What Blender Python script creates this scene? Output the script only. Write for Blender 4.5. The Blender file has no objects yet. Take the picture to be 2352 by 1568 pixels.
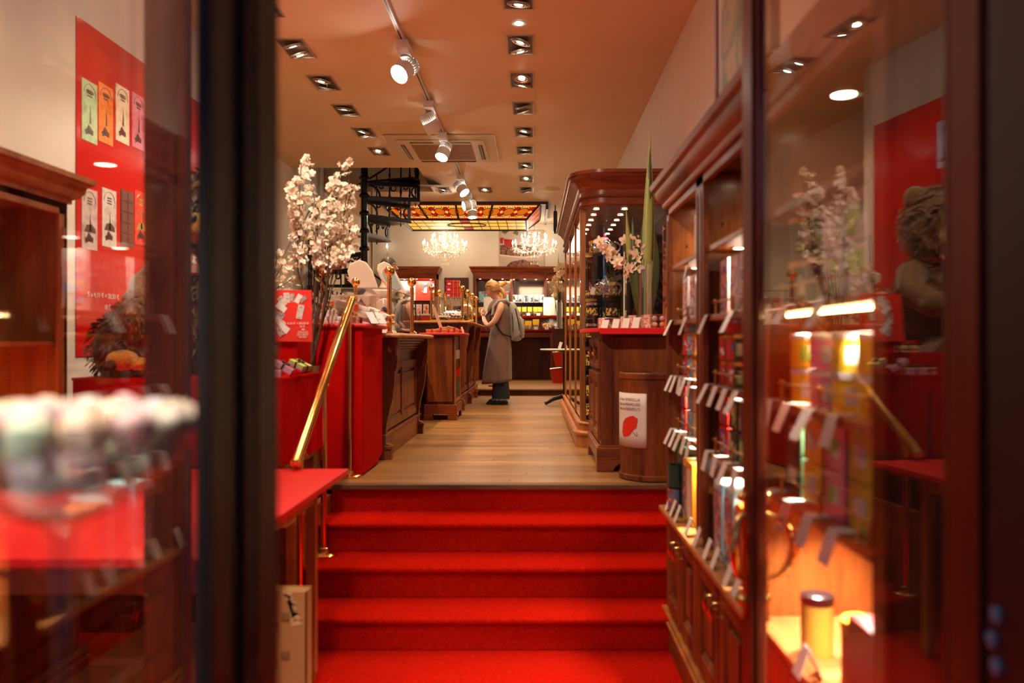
import bpy, bmesh, math, random
from mathutils import Vector, Matrix
from math import sin, cos, pi, radians, sqrt
random.seed(7)
S = bpy.context.scene
COL = S.collection

# ------------------------------------------------------------------ camera, world, exposure
EYE = 1.51
cam_d = bpy.data.cameras.new('camera'); cam = bpy.data.objects.new('camera', cam_d); COL.objects.link(cam)
cam.location = (0, 0, EYE); cam.rotation_euler = (pi/2, 0, 0)
cam_d.lens = 28; cam_d.sensor_width = 36; cam_d.shift_x = -49/2352; cam_d.shift_y = 1/2352
cam_d.clip_start = 0.05; cam_d.clip_end = 100
cam_d.dof.use_dof = True; cam_d.dof.focus_distance = 8.5; cam_d.dof.aperture_fstop = 1.5
S.camera = cam
S.view_settings.view_transform = 'Standard'; S.view_settings.look = 'None'
S.view_settings.gamma = 1; S.view_settings.use_curve_mapping = False
S.view_settings.exposure = 1.25
try:
    S.cycles.max_bounces = 9; S.cycles.diffuse_bounces = 3; S.cycles.glossy_bounces = 4
    S.cycles.transmission_bounces = 6; S.cycles.transparent_max_bounces = 24
    S.cycles.caustics_reflective = False; S.cycles.caustics_refractive = False
    S.cycles.sample_clamp_indirect = 4; S.cycles.use_denoising = True
except Exception: pass
world = bpy.data.worlds.new('night_sky'); S.world = world; world.use_nodes = True
world.node_tree.nodes['Background'].inputs[0].default_value = (0.10, 0.16, 0.35, 1)
world.node_tree.nodes['Background'].inputs[1].default_value = 0.15
WARM = (1.0, 0.66, 0.38); WARMER = (1.0, 0.56, 0.26); NEUT = (1.0, 0.84, 0.66)

def lamp(kind, loc, energy, color=WARM, target=None, parent=None, angle=100, blend=0.6, size=0.05, name='lamp_light'):
    d = bpy.data.lights.new(name, kind); d.energy = energy; d.color = color
    if kind == 'SPOT': d.spot_size = radians(angle); d.spot_blend = blend
    if kind in ('SPOT', 'POINT'): d.shadow_soft_size = size
    if kind == 'AREA': d.size = size
    o = bpy.data.objects.new(name, d); COL.objects.link(o)
    o.location = Vector(loc)
    if target is not None:
        o.rotation_euler = (Vector(target)-Vector(loc)).to_track_quat('-Z', 'Y').to_euler()
    if parent is not None:
        o.location = Vector(loc)-wloc(parent); o.parent = parent
    return o

# ------------------------------------------------------------------ materials
MATS = {}
def nt(name):
    m = bpy.data.materials.new(name); m.use_nodes = True
    n = m.node_tree; b = n.nodes['Principled BSDF']; return m, n, b
def rgba(c): return (c[0], c[1], c[2], 1)
def mat(name, col, rough=0.5, metal=0.0, emit=0.0, ecol=None, var=0.0, scale=8.0, bump=0.0, coat=0.0, stretch=(1,1,1), rand=0.0, sheen=0.0, spec=None):
    if name in MATS: return MATS[name]
    m, n, b = nt(name)
    b.inputs['Base Color'].default_value = rgba(col); b.inputs['Roughness'].default_value = rough
    b.inputs['Metallic'].default_value = metal; b.inputs['Coat Weight'].default_value = coat
    b.inputs['Coat Roughness'].default_value = 0.12
    if spec is not None: b.inputs['Specular IOR Level'].default_value = spec
    if sheen: b.inputs['Sheen Weight'].default_value = sheen
    if emit:
        b.inputs['Emission Color'].default_value = rgba(ecol or col); b.inputs['Emission Strength'].default_value = emit
    if var or bump or rand:
        geo = n.nodes.new('ShaderNodeNewGeometry'); mp = n.nodes.new('ShaderNodeMapping')
        mp.inputs['Scale'].default_value = stretch
        nz = n.nodes.new('ShaderNodeTexNoise'); nz.inputs['Scale'].default_value = scale; nz.inputs['Detail'].default_value = 5
        n.links.new(geo.outputs['Position'], mp.inputs[0]); n.links.new(mp.outputs[0], nz.inputs['Vector'])
        if var or rand:
            hs = n.nodes.new('ShaderNodeHueSaturation'); hs.inputs['Color'].default_value = rgba(col)
            mr = n.nodes.new('ShaderNodeMapRange'); mr.inputs[1].default_value = 0.3; mr.inputs[2].default_value = 0.7
            mr.inputs[3].default_value = 1-var; mr.inputs[4].default_value = 1+var
            n.links.new(nz.outputs[0], mr.inputs[0]); src = mr.outputs[0]
            if rand:
                oi = n.nodes.new('ShaderNodeObjectInfo'); m2 = n.nodes.new('ShaderNodeMapRange')
                m2.inputs[3].default_value = 1-rand; m2.inputs[4].default_value = 1+rand
                mu = n.nodes.new('ShaderNodeMath'); mu.operation = 'MULTIPLY'
                n.links.new(oi.outputs['Random'], m2.inputs[0]); n.links.new(src, mu.inputs[0]); n.links.new(m2.outputs[0], mu.inputs[1]); src = mu.outputs[0]
            n.links.new(src, hs.inputs['Value']); n.links.new(hs.outputs[0], b.inputs['Base Color'])
        if bump:
            bp = n.nodes.new('ShaderNodeBump'); bp.inputs['Strength'].default_value = bump; bp.inputs['Distance'].default_value = 0.01
            n.links.new(nz.outputs[0], bp.inputs['Height']); n.links.new(bp.outputs[0], b.inputs['Normal'])
    MATS[name] = m; return m
def wood(name, c1, c2, grain='Z', rough=0.34, coat=0.10, rand=0.0, sc=9):
    if name in MATS: return MATS[name]
    m, n, b = nt(name)
    geo = n.nodes.new('ShaderNodeNewGeometry'); mp = n.nodes.new('ShaderNodeMapping')
    st = {'X': (0.12,1,1), 'Y': (1,0.12,1), 'Z': (1,1,0.12)}[grain]; mp.inputs['Scale'].default_value = st
    nz = n.nodes.new('ShaderNodeTexNoise'); nz.inputs['Scale'].default_value = sc; nz.inputs['Detail'].default_value = 8; nz.inputs['Distortion'].default_value = 0.6
    n2 = n.nodes.new('ShaderNodeTexNoise'); n2.inputs['Scale'].default_value = sc*9; n2.inputs['Detail'].default_value = 3
    r = n.nodes.new('ShaderNodeValToRGB'); r.color_ramp.elements[0].position = 0.32; r.color_ramp.elements[1].position = 0.68
    r.color_ramp.elements[0].color = rgba(c1); r.color_ramp.elements[1].color = rgba(c2)
    ad = n.nodes.new('ShaderNodeMath'); ad.operation = 'MULTIPLY_ADD'; ad.inputs[1].default_value = 0.35
    n.links.new(geo.outputs['Position'], mp.inputs[0]); n.links.new(mp.outputs[0], nz.inputs['Vector']); n.links.new(mp.outputs[0], n2.inputs['Vector'])
    su = n.nodes.new('ShaderNodeMath'); su.operation = 'SUBTRACT'; su.inputs[1].default_value = 0.5
    n.links.new(n2.outputs[0], su.inputs[0]); n.links.new(su.outputs[0], ad.inputs[0]); n.links.new(nz.outputs[0], ad.inputs[2])
    n.links.new(ad.outputs[0], r.inputs[0]); out = r.outputs[0]
    if rand:
        oi = n.nodes.new('ShaderNodeObjectInfo'); m2 = n.nodes.new('ShaderNodeMapRange')
        m2.inputs[3].default_value = 1-rand; m2.inputs[4].default_value = 1+rand
        hs = n.nodes.new('ShaderNodeHueSaturation'); n.links.new(oi.outputs['Random'], m2.inputs[0])
        n.links.new(m2.outputs[0], hs.inputs['Value']); n.links.new(out, hs.inputs['Color']); out = hs.outputs[0]
    n.links.new(out, b.inputs['Base Color'])
    b.inputs['Roughness'].default_value = rough; b.inputs['Coat Weight'].default_value = coat; b.inputs['Coat Roughness'].default_value = 0.15; b.inputs['Specular IOR Level'].default_value = 0.3
    MATS[name] = m; return m
def prints(name, cols, scale=30, rough=0.4, smooth=False, stretch=(1,1,1)):
    """coloured print: cells or clouds of the given colours"""
    if name in MATS: return MATS[name]
    m, n, b = nt(name)
    geo = n.nodes.new('ShaderNodeNewGeometry'); mp = n.nodes.new('ShaderNodeMapping'); mp.inputs['Scale'].default_value = stretch
    n.links.new(geo.outputs['Position'], mp.inputs[0])
    r = n.nodes.new('ShaderNodeValToRGB'); r.color_ramp.interpolation = 'LINEAR' if smooth else 'CONSTANT'
    while len(r.color_ramp.elements) < len(cols): r.color_ramp.elements.new(0.5)
    for i, c in enumerate(cols):
        r.color_ramp.elements[i].position = (i/len(cols)) if not smooth else 0.3+0.4*i/max(1, len(cols)-1)
        r.color_ramp.elements[i].color = rgba(c)
    if smooth:
        t = n.nodes.new('ShaderNodeTexNoise'); t.inputs['Scale'].default_value = scale; t.inputs['Detail'].default_value = 4
        n.links.new(mp.outputs[0], t.inputs['Vector']); n.links.new(t.outputs[0], r.inputs[0])
    else:
        t = n.nodes.new('ShaderNodeTexVoronoi'); t.inputs['Scale'].default_value = scale
        n.links.new(mp.outputs[0], t.inputs['Vector'])
        sp = n.nodes.new('ShaderNodeSeparateColor'); n.links.new(t.outputs['Color'], sp.inputs[0]); n.links.new(sp.outputs[0], r.inputs[0])
    n.links.new(r.outputs[0], b.inputs['Base Color']); b.inputs['Roughness'].default_value = rough
    MATS[name] = m; return m
def paper(name, base=(0.8,0.78,0.72), ink=(0.25,0.2,0.18), scale=260, rough=0.6):
    """white card carrying lines of tiny print"""
    if name in MATS: return MATS[name]
    m, n, b = nt(name)
    geo = n.nodes.new('ShaderNodeNewGeometry'); w = n.nodes.new('ShaderNodeTexWave'); w.bands_direction = 'Z'; w.inputs['Scale'].default_value = scale/6.3
    nz = n.nodes.new('ShaderNodeTexNoise'); nz.inputs['Scale'].default_value = scale; mx = n.nodes.new('ShaderNodeMath'); mx.operation = 'MULTIPLY'
    n.links.new(geo.outputs['Position'], w.inputs['Vector']); n.links.new(geo.outputs['Position'], nz.inputs['Vector'])
    n.links.new(w.outputs['Fac'], mx.inputs[0]); n.links.new(nz.outputs[0], mx.inputs[1])
    r = n.nodes.new('ShaderNodeValToRGB'); r.color_ramp.elements[0].position = 0.38; r.color_ramp.elements[0].color = rgba(base)
    r.color_ramp.elements[1].position = 0.55; r.color_ramp.elements[1].color = rgba(ink)
    n.links.new(mx.outputs[0], r.inputs[0]); n.links.new(r.outputs[0], b.inputs['Base Color']); b.inputs['Roughness'].default_value = rough
    MATS[name] = m; return m
def pane_mat(name, tint=(1,1,1), r0=0.04, rough=0.0, boost=1.0, base=0.0):
    """thin clear sheet: Schlick reflection over see-through"""
    if name in MATS: return MATS[name]
    m = bpy.data.materials.new(name); m.use_nodes = True; n = m.node_tree; n.nodes.clear()
    out = n.nodes.new('ShaderNodeOutputMaterial'); mix = n.nodes.new('ShaderNodeMixShader')
    tr = n.nodes.new('ShaderNodeBsdfTransparent'); tr.inputs[0].default_value = rgba(tint)
    gl = n.nodes.new('ShaderNodeBsdfGlossy'); gl.inputs['Roughness'].default_value = rough; gl.inputs[0].default_value = (1,1,1,1)
    geo = n.nodes.new('ShaderNodeNewGeometry'); dt = n.nodes.new('ShaderNodeVectorMath'); dt.operation = 'DOT_PRODUCT'
    n.links.new(geo.outputs['Normal'], dt.inputs[0]); n.links.new(geo.outputs['Incoming'], dt.inputs[1])
    def mth(op, a, b=None):
        k = n.nodes.new('ShaderNodeMath'); k.operation = op
        for i, x in enumerate((a, b)):
            if x is None: continue
            if isinstance(x, (int, float)): k.inputs[i].default_value = x
            else: n.links.new(x, k.inputs[i])
        return k.outputs[0]
    c = mth('ABSOLUTE', dt.outputs['Value']); q = mth('SUBTRACT', 1.0, c); p = mth('POWER', q, 5.0)
    f = mth('MULTIPLY', p, (1-r0)); f = mth('ADD', f, r0+base); f = mth('MULTIPLY', f, boost); f = mth('MINIMUM', f, 0.95)
    n.links.new(f, mix.inputs[0]); n.links.new(tr.outputs[0], mix.inputs[1]); n.links.new(gl.outputs[0], mix.inputs[2])
    n.links.new(mix.outputs[0], out.inputs[0]); MATS[name] = m; return m
def emis(name, col, st):
    if name in MATS: return MATS[name]
    m, n, b = nt(name); b.inputs['Base Color'].default_value = rgba([c*(.35 if st < 1 else 1) for c in col])
    b.inputs['Emission Color'].default_value = rgba(col); b.inputs['Emission Strength'].default_value = st
    MATS[name] = m; return m

# ------------------------------------------------------------------ mesh builder
def wloc(o):
    p = Vector((0,0,0))
    while o is not None: p += o.location; o = o.parent
    return p
class MB:
    def __init__(s): s.v = []; s.f = []; s.m = []; s.cur = 0
    def add(s, vs, fs):
        o = len(s.v); s.v += [Vector(p) for p in vs]; s.f += [tuple(i+o for i in f) for f in fs]; s.m += [s.cur]*len(fs); return s
    def box(s, x0, x1, y0, y1, z0, z1):
        return s.add([(x0,y0,z0),(x1,y0,z0),(x1,y1,z0),(x0,y1,z0),(x0,y0,z1),(x1,y0,z1),(x1,y1,z1),(x0,y1,z1)],
                     [(0,3,2,1),(4,5,6,7),(0,1,5,4),(1,2,6,5),(2,3,7,6),(3,0,4,7)])
    def fb(s, O, U, N, u0, u1, w0, w1, d0, d1):
        O = Vector(O); U = Vector(U); N = Vector(N); W = Vector((0,0,1))
        P = lambda u, w, d: O+U*u+W*w+N*d
        return s.add([P(u0,w0,d0),P(u1,w0,d0),P(u1,w0,d1),P(u0,w0,d1),P(u0,w1,d0),P(u1,w1,d0),P(u1,w1,d1),P(u0,w1,d1)],
                     [(0,3,2,1),(4,5,6,7),(0,1,5,4),(1,2,6,5),(2,3,7,6),(3,0,4,7)])
    def ob(s, c, sz, R=None):
        h = [x/2 for x in sz]; k = len(s.v); s.box(-h[0],h[0],-h[1],h[1],-h[2],h[2])
        M = Matrix.Translation(Vector(c)) @ (R.to_4x4() if R is not None else Matrix.Identity(4)); return s.xf(M, k)
    def xf(s, M, k=0):
        for i in range(k, len(s.v)): s.v[i] = M @ s.v[i]
        return s
    def tube(s, pts, r, n=8, caps=True):
        pts = [Vector(p) for p in pts]; k = len(pts)
        rs = r if isinstance(r, (list, tuple)) else [r]*k
        t0 = (pts[1]-pts[0]).normalized(); a = Vector((0,0,1)) if abs(t0.z) < .9 else Vector((1,0,0))
        u = t0.cross(a).normalized(); vs = []
        for i, p in enumerate(pts):
            if i == 0: t = t0
            elif i == k-1: t = (pts[i]-pts[i-1]).normalized()
            else: t = ((pts[i+1]-pts[i]).normalized()+(pts[i]-pts[i-1]).normalized())
            if t.length < 1e-6: t = t0
            t = t.normalized(); u = (u-t*u.dot(t))
            u = u.normalized() if u.length > 1e-6 else t.orthogonal().normalized()
            w = t.cross(u)
            for j in range(n): q = 2*pi*j/n; vs.append(p+(u*cos(q)+w*sin(q))*rs[i])
        fs = [(i*n+j, i*n+(j+1)%n, (i+1)*n+(j+1)%n, (i+1)*n+j) for i in range(k-1) for j in range(n)]
        if caps: fs += [tuple(range(n-1,-1,-1)), tuple((k-1)*n+j for j in range(n))]
        return s.add(vs, fs)
    def cyl(s, p0, p1, r0, r1=None, n=12): return s.tube([p0, p1], [r0, r0 if r1 is None else r1], n)
    def lathe(s, prof, c=(0,0,0), n=20, a0=0, a1=2*pi, caps=True):
        c = Vector(c); full = abs(a1-a0-2*pi) < 1e-6; k = n if full else n+1; vs = []
        for (r, z) in prof:
            for j in range(k): q = a0+(a1-a0)*j/n; vs.append(c+Vector((r*cos(q), r*sin(q), z)))
        fs = []
        for i in range(len(prof)-1):
            for j in range(n):
                j2 = (j+1)%k if full else j+1
                fs.append((i*k+j, i*k+j2, (i+1)*k+j2, (i+1)*k+j))
        if caps and full:
            if prof[0][0] > 1e-4: fs.append(tuple(range(k-1,-1,-1)))
            if prof[-1][0] > 1e-4: fs.append(tuple((len(prof)-1)*k+j for j in range(k)))
        return s.add(vs, fs)
    def ell(s, c, rx, ry, rz, nu=14, nv=9, R=None):
        k = len(s.v); s.lathe([(max(1e-5, sin(pi*i/nv)), -cos(pi*i/nv)) for i in range(nv+1)], (0,0,0), nu, caps=False)
        M = Matrix.Translation(Vector(c)) @ (R.to_4x4() if R is not None else Matrix.Identity(4)) @ Matrix.Diagonal((rx,ry,rz,1))
        return s.xf(M, k)
    def prism(s, poly, axis, a0, a1):
        n = len(poly); f = {'x': lambda p,a: (a,p[0],p[1]), 'y': lambda p,a: (p[0],a,p[1]), 'z': lambda p,a: (p[0],p[1],a)}[axis]
        vs = [f(p,a0) for p in poly]+[f(p,a1) for p in poly]
        return s.add(vs, [tuple(range(n)), tuple(range(2*n-1,n-1,-1))]+[(i,(i+1)%n,n+(i+1)%n,n+i) for i in range(n)])
    def sweep(s, prof, path, closed=False, z=0.0):
        """moulding: prof = (out, up) points, out to the right of the path's direction"""
        k = len(path); P = [Vector((p[0],p[1])) for p in path]; vs = []; n = len(prof)
        for i in range(k):
            a = P[i]-P[i-1] if (i > 0 or closed) else P[1]-P[0]
            b = P[(i+1)%k]-P[i] if (i < k-1 or closed) else P[-1]-P[-2]
            a.normalize(); b.normalize(); na = Vector((a.y,-a.x)); nb = Vector((b.y,-b.x)); m = na+nb
            m = m/max(0.2, m.dot(na)) if m.length > 1e-6 else na
            for (d, h) in prof: vs.append((P[i].x+m.x*d, P[i].y+m.y*d, z+h))
        fs = []; kk = k if closed else k-1
        for i in range(kk):
            for j in range(n): i2 = (i+1)%k; j2 = (j+1)%n; fs.append((i*n+j, i2*n+j, i2*n+j2, i*n+j2))
        if not closed: fs += [tuple(range(n)), tuple((k-1)*n+j for j in range(n-1,-1,-1))]
        return s.add(vs, fs)
    def loft(s, rings, n=16, caps=True):
        """rings: (cx, cy, cz, rx, ry[, yaw])"""
        vs = []
        for g in rings:
            cx,cy,cz,rx,ry = g[:5]; yw = g[5] if len(g) > 5 else 0
            for j in range(n):
                q = 2*pi*j/n; x, y = rx*cos(q), ry*sin(q)
                vs.append((cx+x*cos(yw)-y*sin(yw), cy+x*sin(yw)+y*cos(yw), cz))
        k = len(rings); fs = [(i*n+j, i*n+(j+1)%n, (i+1)*n+(j+1)%n, (i+1)*n+j) for i in range(k-1) for j in range(n)]
        if caps: fs += [tuple(range(n-1,-1,-1)), tuple((k-1)*n+j for j in range(n))]
        return s.add(vs, fs)
    def sheet(s, grid, th=None):
        """grid[i][j] of points -> surface"""
        a = len(grid); b = len(grid[0]); vs = [p for r in grid for p in r]
        return s.add(vs, [(i*b+j, i*b+j+1, (i+1)*b+j+1, (i+1)*b+j) for i in range(a-1) for j in range(b-1)])
    def mesh(s, name, mats, smooth=None):
        me = bpy.data.meshes.new(name); me.from_pydata([tuple(p) for p in s.v], [], s.f)
        mats = mats if isinstance(mats, (list, tuple)) else [mats]
        for m in mats: me.materials.append(m)
        if len(mats) > 1: me.polygons.foreach_set('material_index', s.m)
        bm = bmesh.new(); bm.from_mesh(me); bmesh.ops.recalc_face_normals(bm, faces=bm.faces); bm.to_mesh(me); bm.free()
        if smooth:
            me.polygons.foreach_set('use_smooth', [True]*len(me.polygons))
            me.set_sharp_from_angle(angle=radians(smooth if smooth is not True else 40))
        me.update(); return me
    def build(s, name, mats, parent=None, smooth=None, bev=0.0, sub=0, **tags):
        if parent is not None: off = wloc(parent)
        else:
            xs = [p.x for p in s.v]; ys = [p.y for p in s.v]; zs = [p.z for p in s.v]
            off = Vector(((min(xs)+max(xs))/2, (min(ys)+max(ys))/2, min(zs)))
        s.v = [p-off for p in s.v]
        o = bpy.data.objects.new(name, s.mesh(name, mats, smooth)); COL.objects.link(o)
        if parent is not None: o.parent = parent
        else: o.location = off
        if bev:
            b = o.modifiers.new('edge', 'BEVEL'); b.width = bev; b.segments = 2; b.limit_method = 'ANGLE'; b.angle_limit = radians(50)
        if sub:
            b = o.modifiers.new('round', 'SUBSURF'); b.levels = sub; b.render_levels = sub
        for k, val in tags.items(): o[k] = val
        return o
def tag(o, label=None, category=None, group=None, kind=None):
    if label: o['label'] = label
    if category: o['category'] = category
    if group: o['group'] = group
    if kind: o['kind'] = kind
    return o
def thing(name, label, cat, loc=(0,0,0), rz=0.0, group=None, kind=None):
    o = bpy.data.objects.new(name, None); COL.objects.link(o); o.location = loc; o.rotation_euler = (0,0,rz); o.empty_display_size = 0.05
    return tag(o, label, cat, group, kind)
KIDS = {}
def copy_tree(o, parent=None):
    c = o.copy(); COL.objects.link(c); c.parent = parent
    for ch in list(o.children): copy_tree(ch, c)
    return c
def dup(o, loc, rz=None, label=None, group=None, scale=None):
    c = copy_tree(o); c.location = loc
    if rz is not None: c.rotation_euler = (0,0,rz)
    if label: c['label'] = label
    if group: c['group'] = group
    if scale: c.scale = scale
    return c
def text_mb(txt, size, th=0.0006, align='CENTER'):
    cu = bpy.data.curves.new('t', 'FONT'); cu.body = txt; cu.size = size; cu.extrude = th; cu.align_x = align; cu.resolution_u = 2
    o = bpy.data.objects.new('t', cu); COL.objects.link(o)
    dg = bpy.context.evaluated_depsgraph_get(); me = bpy.data.meshes.new_from_object(o.evaluated_get(dg))
    mb = MB(); mb.add([v.co.copy() for v in me.vertices], [tuple(p.vertices) for p in me.polygons])
    bpy.data.objects.remove(o); bpy.data.curves.remove(cu); bpy.data.meshes.remove(me); return mb
def text_on(txt, size, O, U, N, W=(0,0,1), th=0.0006, align='CENTER'):
    mb = text_mb(txt, size, th, align); U = Vector(U).normalized(); N = Vector(N).normalized(); W = Vector(W).normalized()
    mb.v = [Vector(O)+U*p.x+W*p.y+N*p.z for p in mb.v]; return mb
def at(px, v, Y): return Vector(((px-1225)*Y/1829.33, Y, EYE-(v-785)*Y/1829.33))
ORD = ['first','second','third','fourth','fifth','sixth','seventh','eighth','ninth','tenth','eleventh','twelfth','thirteenth','fourteenth','fifteenth','sixteenth','seventeenth','eighteenth','nineteenth','twentieth']

# common materials
M_WALL = mat('cream_wall_paint', (0.72,0.66,0.55), 0.7, var=0.03, scale=3, bump=0.03)
M_CEIL = mat('bounce_tinted_ceiling', (0.78,0.57,0.37), 0.6, var=0.03, scale=1.5)  # orange of light bounced off the carpet partly put into this colour
M_CARP = mat('red_carpet', (0.42,0.008,0.003), 0.95, var=0.22, scale=60, bump=0.5, spec=0.0)
M_CLOTH = mat('red_cloth', (0.50,0.003,0.002), 0.8, var=0.08, scale=14, bump=0.12, spec=0.05)
M_REDTOP = mat('red_lacquer_top', (0.75,0.010,0.012), 0.42, var=0.03, scale=4)
M_WZ = wood('mahogany_upright', (0.09,0.018,0.005), (0.29,0.075,0.016), 'Z', rough=0.42, coat=0.04)
M_WY = wood('mahogany_lengthways', (0.11,0.022,0.006), (0.33,0.085,0.018), 'Y', rough=0.40, coat=0.04)
M_WX = wood('mahogany_crossways', (0.10,0.017,0.006), (0.30,0.065,0.016), 'X')
M_WD = wood('dark_mahogany', (0.035,0.007,0.004), (0.11,0.022,0.009), 'Z')
M_WL = wood('oiled_oak_edge', (0.36,0.14,0.04), (0.62,0.28,0.09), 'Y', rough=0.3)
M_HON = wood('honey_wood', (0.28,0.085,0.02), (0.48,0.17,0.04), 'Z', rough=0.3)
M_BRASS = mat('polished_brass', (0.83,0.50,0.16), 0.14, 1.0, var=0.05, scale=12)
M_BRASSD = mat('aged_brass', (0.50,0.27,0.08), 0.32, 1.0, var=0.2, scale=30)
M_IRON = mat('black_cast_iron', (0.012,0.011,0.012), 0.3, 0.4, var=0.2, scale=20)
M_BLACK = mat('black_plastic', (0.01,0.01,0.011), 0.35)
M_WHITE = mat('white_plastic', (0.75,0.73,0.70), 0.35)
M_CARD = mat('white_card', (0.80,0.77,0.71), 0.5, var=0.02)
M_TAG = paper('printed_price_card')
M_PANE = pane_mat('window_glass', boost=1.5)
M_INT = wood('shelf_interior_wood', (0.17,0.045,0.010), (0.40,0.125,0.028), 'Z')
lamp('AREA', (-1.2, -3.0, 3.2), 3.5, (0.45,0.65,1.0), target=(0.3, 1, 1.2), size=1.2, name='street_lamp_light')
lamp('SPOT', (-.95, -1.1, 2.1), 70, NEUT, target=(-.55, .92, 1.36), angle=22, blend=.8, size=.12, name='macaron_fill_light')  # added fill lamp to brighten the macaron fronts, no fixture here
M_CASE = pane_mat('case_glass', r0=0.05)
M_CLEAR = pane_mat('clear_film', r0=0.06, rough=0.15, base=0.10)
M_GOLDP = mat('gold_paper', (0.75,0.47,0.10), 0.35, 0.6)
M_PUCK = emis('lit_puck_lens', (1.0,0.80,0.55), 12)
M_RIB = mat('brown_satin_ribbon', (0.05,0.015,0.01), 0.4)
# ------------------------------------------------------------------ the setting
ZU = 0.66; ZP = 0.76; ZC = 3.95
XR = 1.17; XL = -3.4; XLF = -2.65; YB = 16.5
def struct(mb, name, m, parent=None, **kw):
    o = mb.build(name, m, parent, **kw)
    if parent is None: o['kind'] = 'structure'
    return o
b = MB(); b.box(XLF-.05, XR+.05, .3, 4.46, -.08, 0); struct(b, 'floor', M_CARP)
# upper wooden floor, boards across the shop
M_FLOOR = wood('oak_floorboards', (0.20,0.095,0.030), (0.36,0.19,0.065), 'X', rough=0.36, coat=0.12, rand=0.16, sc=7)
M_FEDGE = wood('worn_board_edge', (0.10,0.045,0.018), (0.20,0.10,0.04), 'X', rough=0.5, coat=0)
def boards(name, y0, y1, z, xa, xb, w=0.125):
    r = thing(name, None, None, ((xa+xb)/2, y0, z), kind='structure')
    s = MB(); s.box(xa, xb, y0+.02, y1, z-.3, z-.022); s.build('subfloor', M_WD, r)
    mb = MB(); mb.box(0,1,0.001,w-.001,-.02,0); me = mb.mesh('plank', M_FLOOR)
    y = y0; k = 0
    while y < y1-.02:
        x = xa-random.uniform(0, 1.2)
        while x < xb:
            L = random.uniform(1.5, 2.3); a = max(x, xa); e = min(x+L, xb)
            if e-a > .03:
                o = bpy.data.objects.new('plank', me); COL.objects.link(o); o.parent = r
                o.location = Vector((a, y, z))-r.location; o.scale = (e-a-.002, min(1, (y1-y)/w), 1)
            x += L
        y += w; k += 1
    return r
boards('floor.001', 4.82, 12.64, ZU, XL, XR)
boards('floor.002', 12.68, YB, ZP, XL, XR)
# steps
st = thing('stairs', None, None, (0, 3.9, 0), kind='structure')
for k in range(3):
    yf = 3.874+.293*k; z = .165*(k+1); s = MB()
    s.box(-1.21, XR, yf+.028, yf+.33, z-.165, z-.03)
    s.prism([(yf+.33, z-.03),(yf+.012, z-.034),(yf, z-.022),(yf+.002, z-.008),(yf+.014, z),(yf+.33, z)], 'x', -1.21, XR)
    s.build('carpeted_step', M_CARP, st, smooth=30, bev=.004)
s = MB(); s.box(-1.21, XR, 4.78, 4.90, .40, .632); s.build('carpeted_riser', M_CARP, st)
s = MB(); s.box(-3.35, XR, 4.752, 4.822, .626, .66); s.build('wooden_nosing', M_FEDGE, st, bev=.006)
s = MB(); s.box(-1.25, -1.21, 3.9, 4.78, 0, .60); s.build('side_string', M_WY, st)
s = MB(); s.box(XL, XR, 12.63, 12.69, .60, .76); s.build('platform_riser', M_WD, st)
s = MB(); s.box(XL, XR, 12.60, 12.70, .742, .765); s.build('platform_nosing', M_FLOOR, st, bev=.004)
# walls
b = MB(); b.box(XR, XR+.12, .3, YB+.1, -.1, 5.6); struct(b, 'wall_right', M_WALL)
b = MB(); b.box(XLF-.85, XLF, .3, 6.6, -.1, ZC); b.box(XL-.1, XL, 6.6, YB+.1, -.1, 5.6); struct(b, 'wall_left', M_WALL)
b = MB(); b.box(XL-.1, XR+.1, YB, YB+.1, -.1, 5.6); struct(b, 'wall_back', M_WALL)
# ceiling with the stair opening
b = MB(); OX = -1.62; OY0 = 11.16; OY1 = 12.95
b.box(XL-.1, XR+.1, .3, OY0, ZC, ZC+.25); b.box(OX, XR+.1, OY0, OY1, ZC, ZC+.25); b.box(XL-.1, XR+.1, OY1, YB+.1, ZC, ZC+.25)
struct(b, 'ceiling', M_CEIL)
b = MB(); b.box(OX, OX+.1, OY0, OY1, ZC+.25, 5.6); b.box(XL, OX, OY1, OY1+.1, ZC+.25, 5.6); b.box(XL, OX, OY0-.1, OY0, ZC+.25, 5.6)
b.box(XL-.1, OX+.1, OY0-.1, OY1+.1, 5.6, 5.7); struct(b, 'wall_stairwell', M_WALL)
b = MB()
for x in (-3.05, -2.62): b.box(x-.02, x+.02, OY1-.03, OY1, ZC-3, 5.6)
b.box(-3.4, -2.6, OY1-.02, OY1, 3.2, 3.24)
struct(b, 'trim_1', M_WALL)
b = MB(); b.box(XL, XL+.02, 6.6, OY0, ZU, ZU+.14); struct(b, 'baseboard_left', M_WD)
# shopfront: flanking panes, jambs, head
b = MB()
b.box(-.391, -.37, .915, .972, 0, ZC); b.box(-.396, -.382, .972, 1.03, 0, ZC); b.box(-.414, -.372, 1.03, 1.166, 0, ZC); b.box(-.39, -.368, 1.06, 1.13, 0, ZC)
M_JAMB = wood('blackened_door_frame', (0.012,0.006,0.006), (0.030,0.012,0.010), 'Z', rough=0.5, coat=0)
M_JAMBR = wood('red_brown_door_frame', (0.10,0.016,0.006), (0.17,0.032,0.010), 'Z', rough=0.35)
struct(b, 'trim_2', M_JAMB, bev=.004)
b = MB(); b.box(.675, .80, .25, 1.185, 0, ZC); b.box(.665, .70, .98, 1.06, 0, ZC); struct(b, 'trim_3', M_JAMB, bev=.004)
b = MB(); b.box(-.43, .80, .40, 1.3, 3.2, ZC); struct(b, 'trim_4', M_JAMB)
w = thing('window_1', None, None, (-.39, .9, 0), kind='structure')
s = MB(); s.box(-.396, -.388, .30, .915, .5, ZC); s.build('pane', M_PANE, w)
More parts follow.
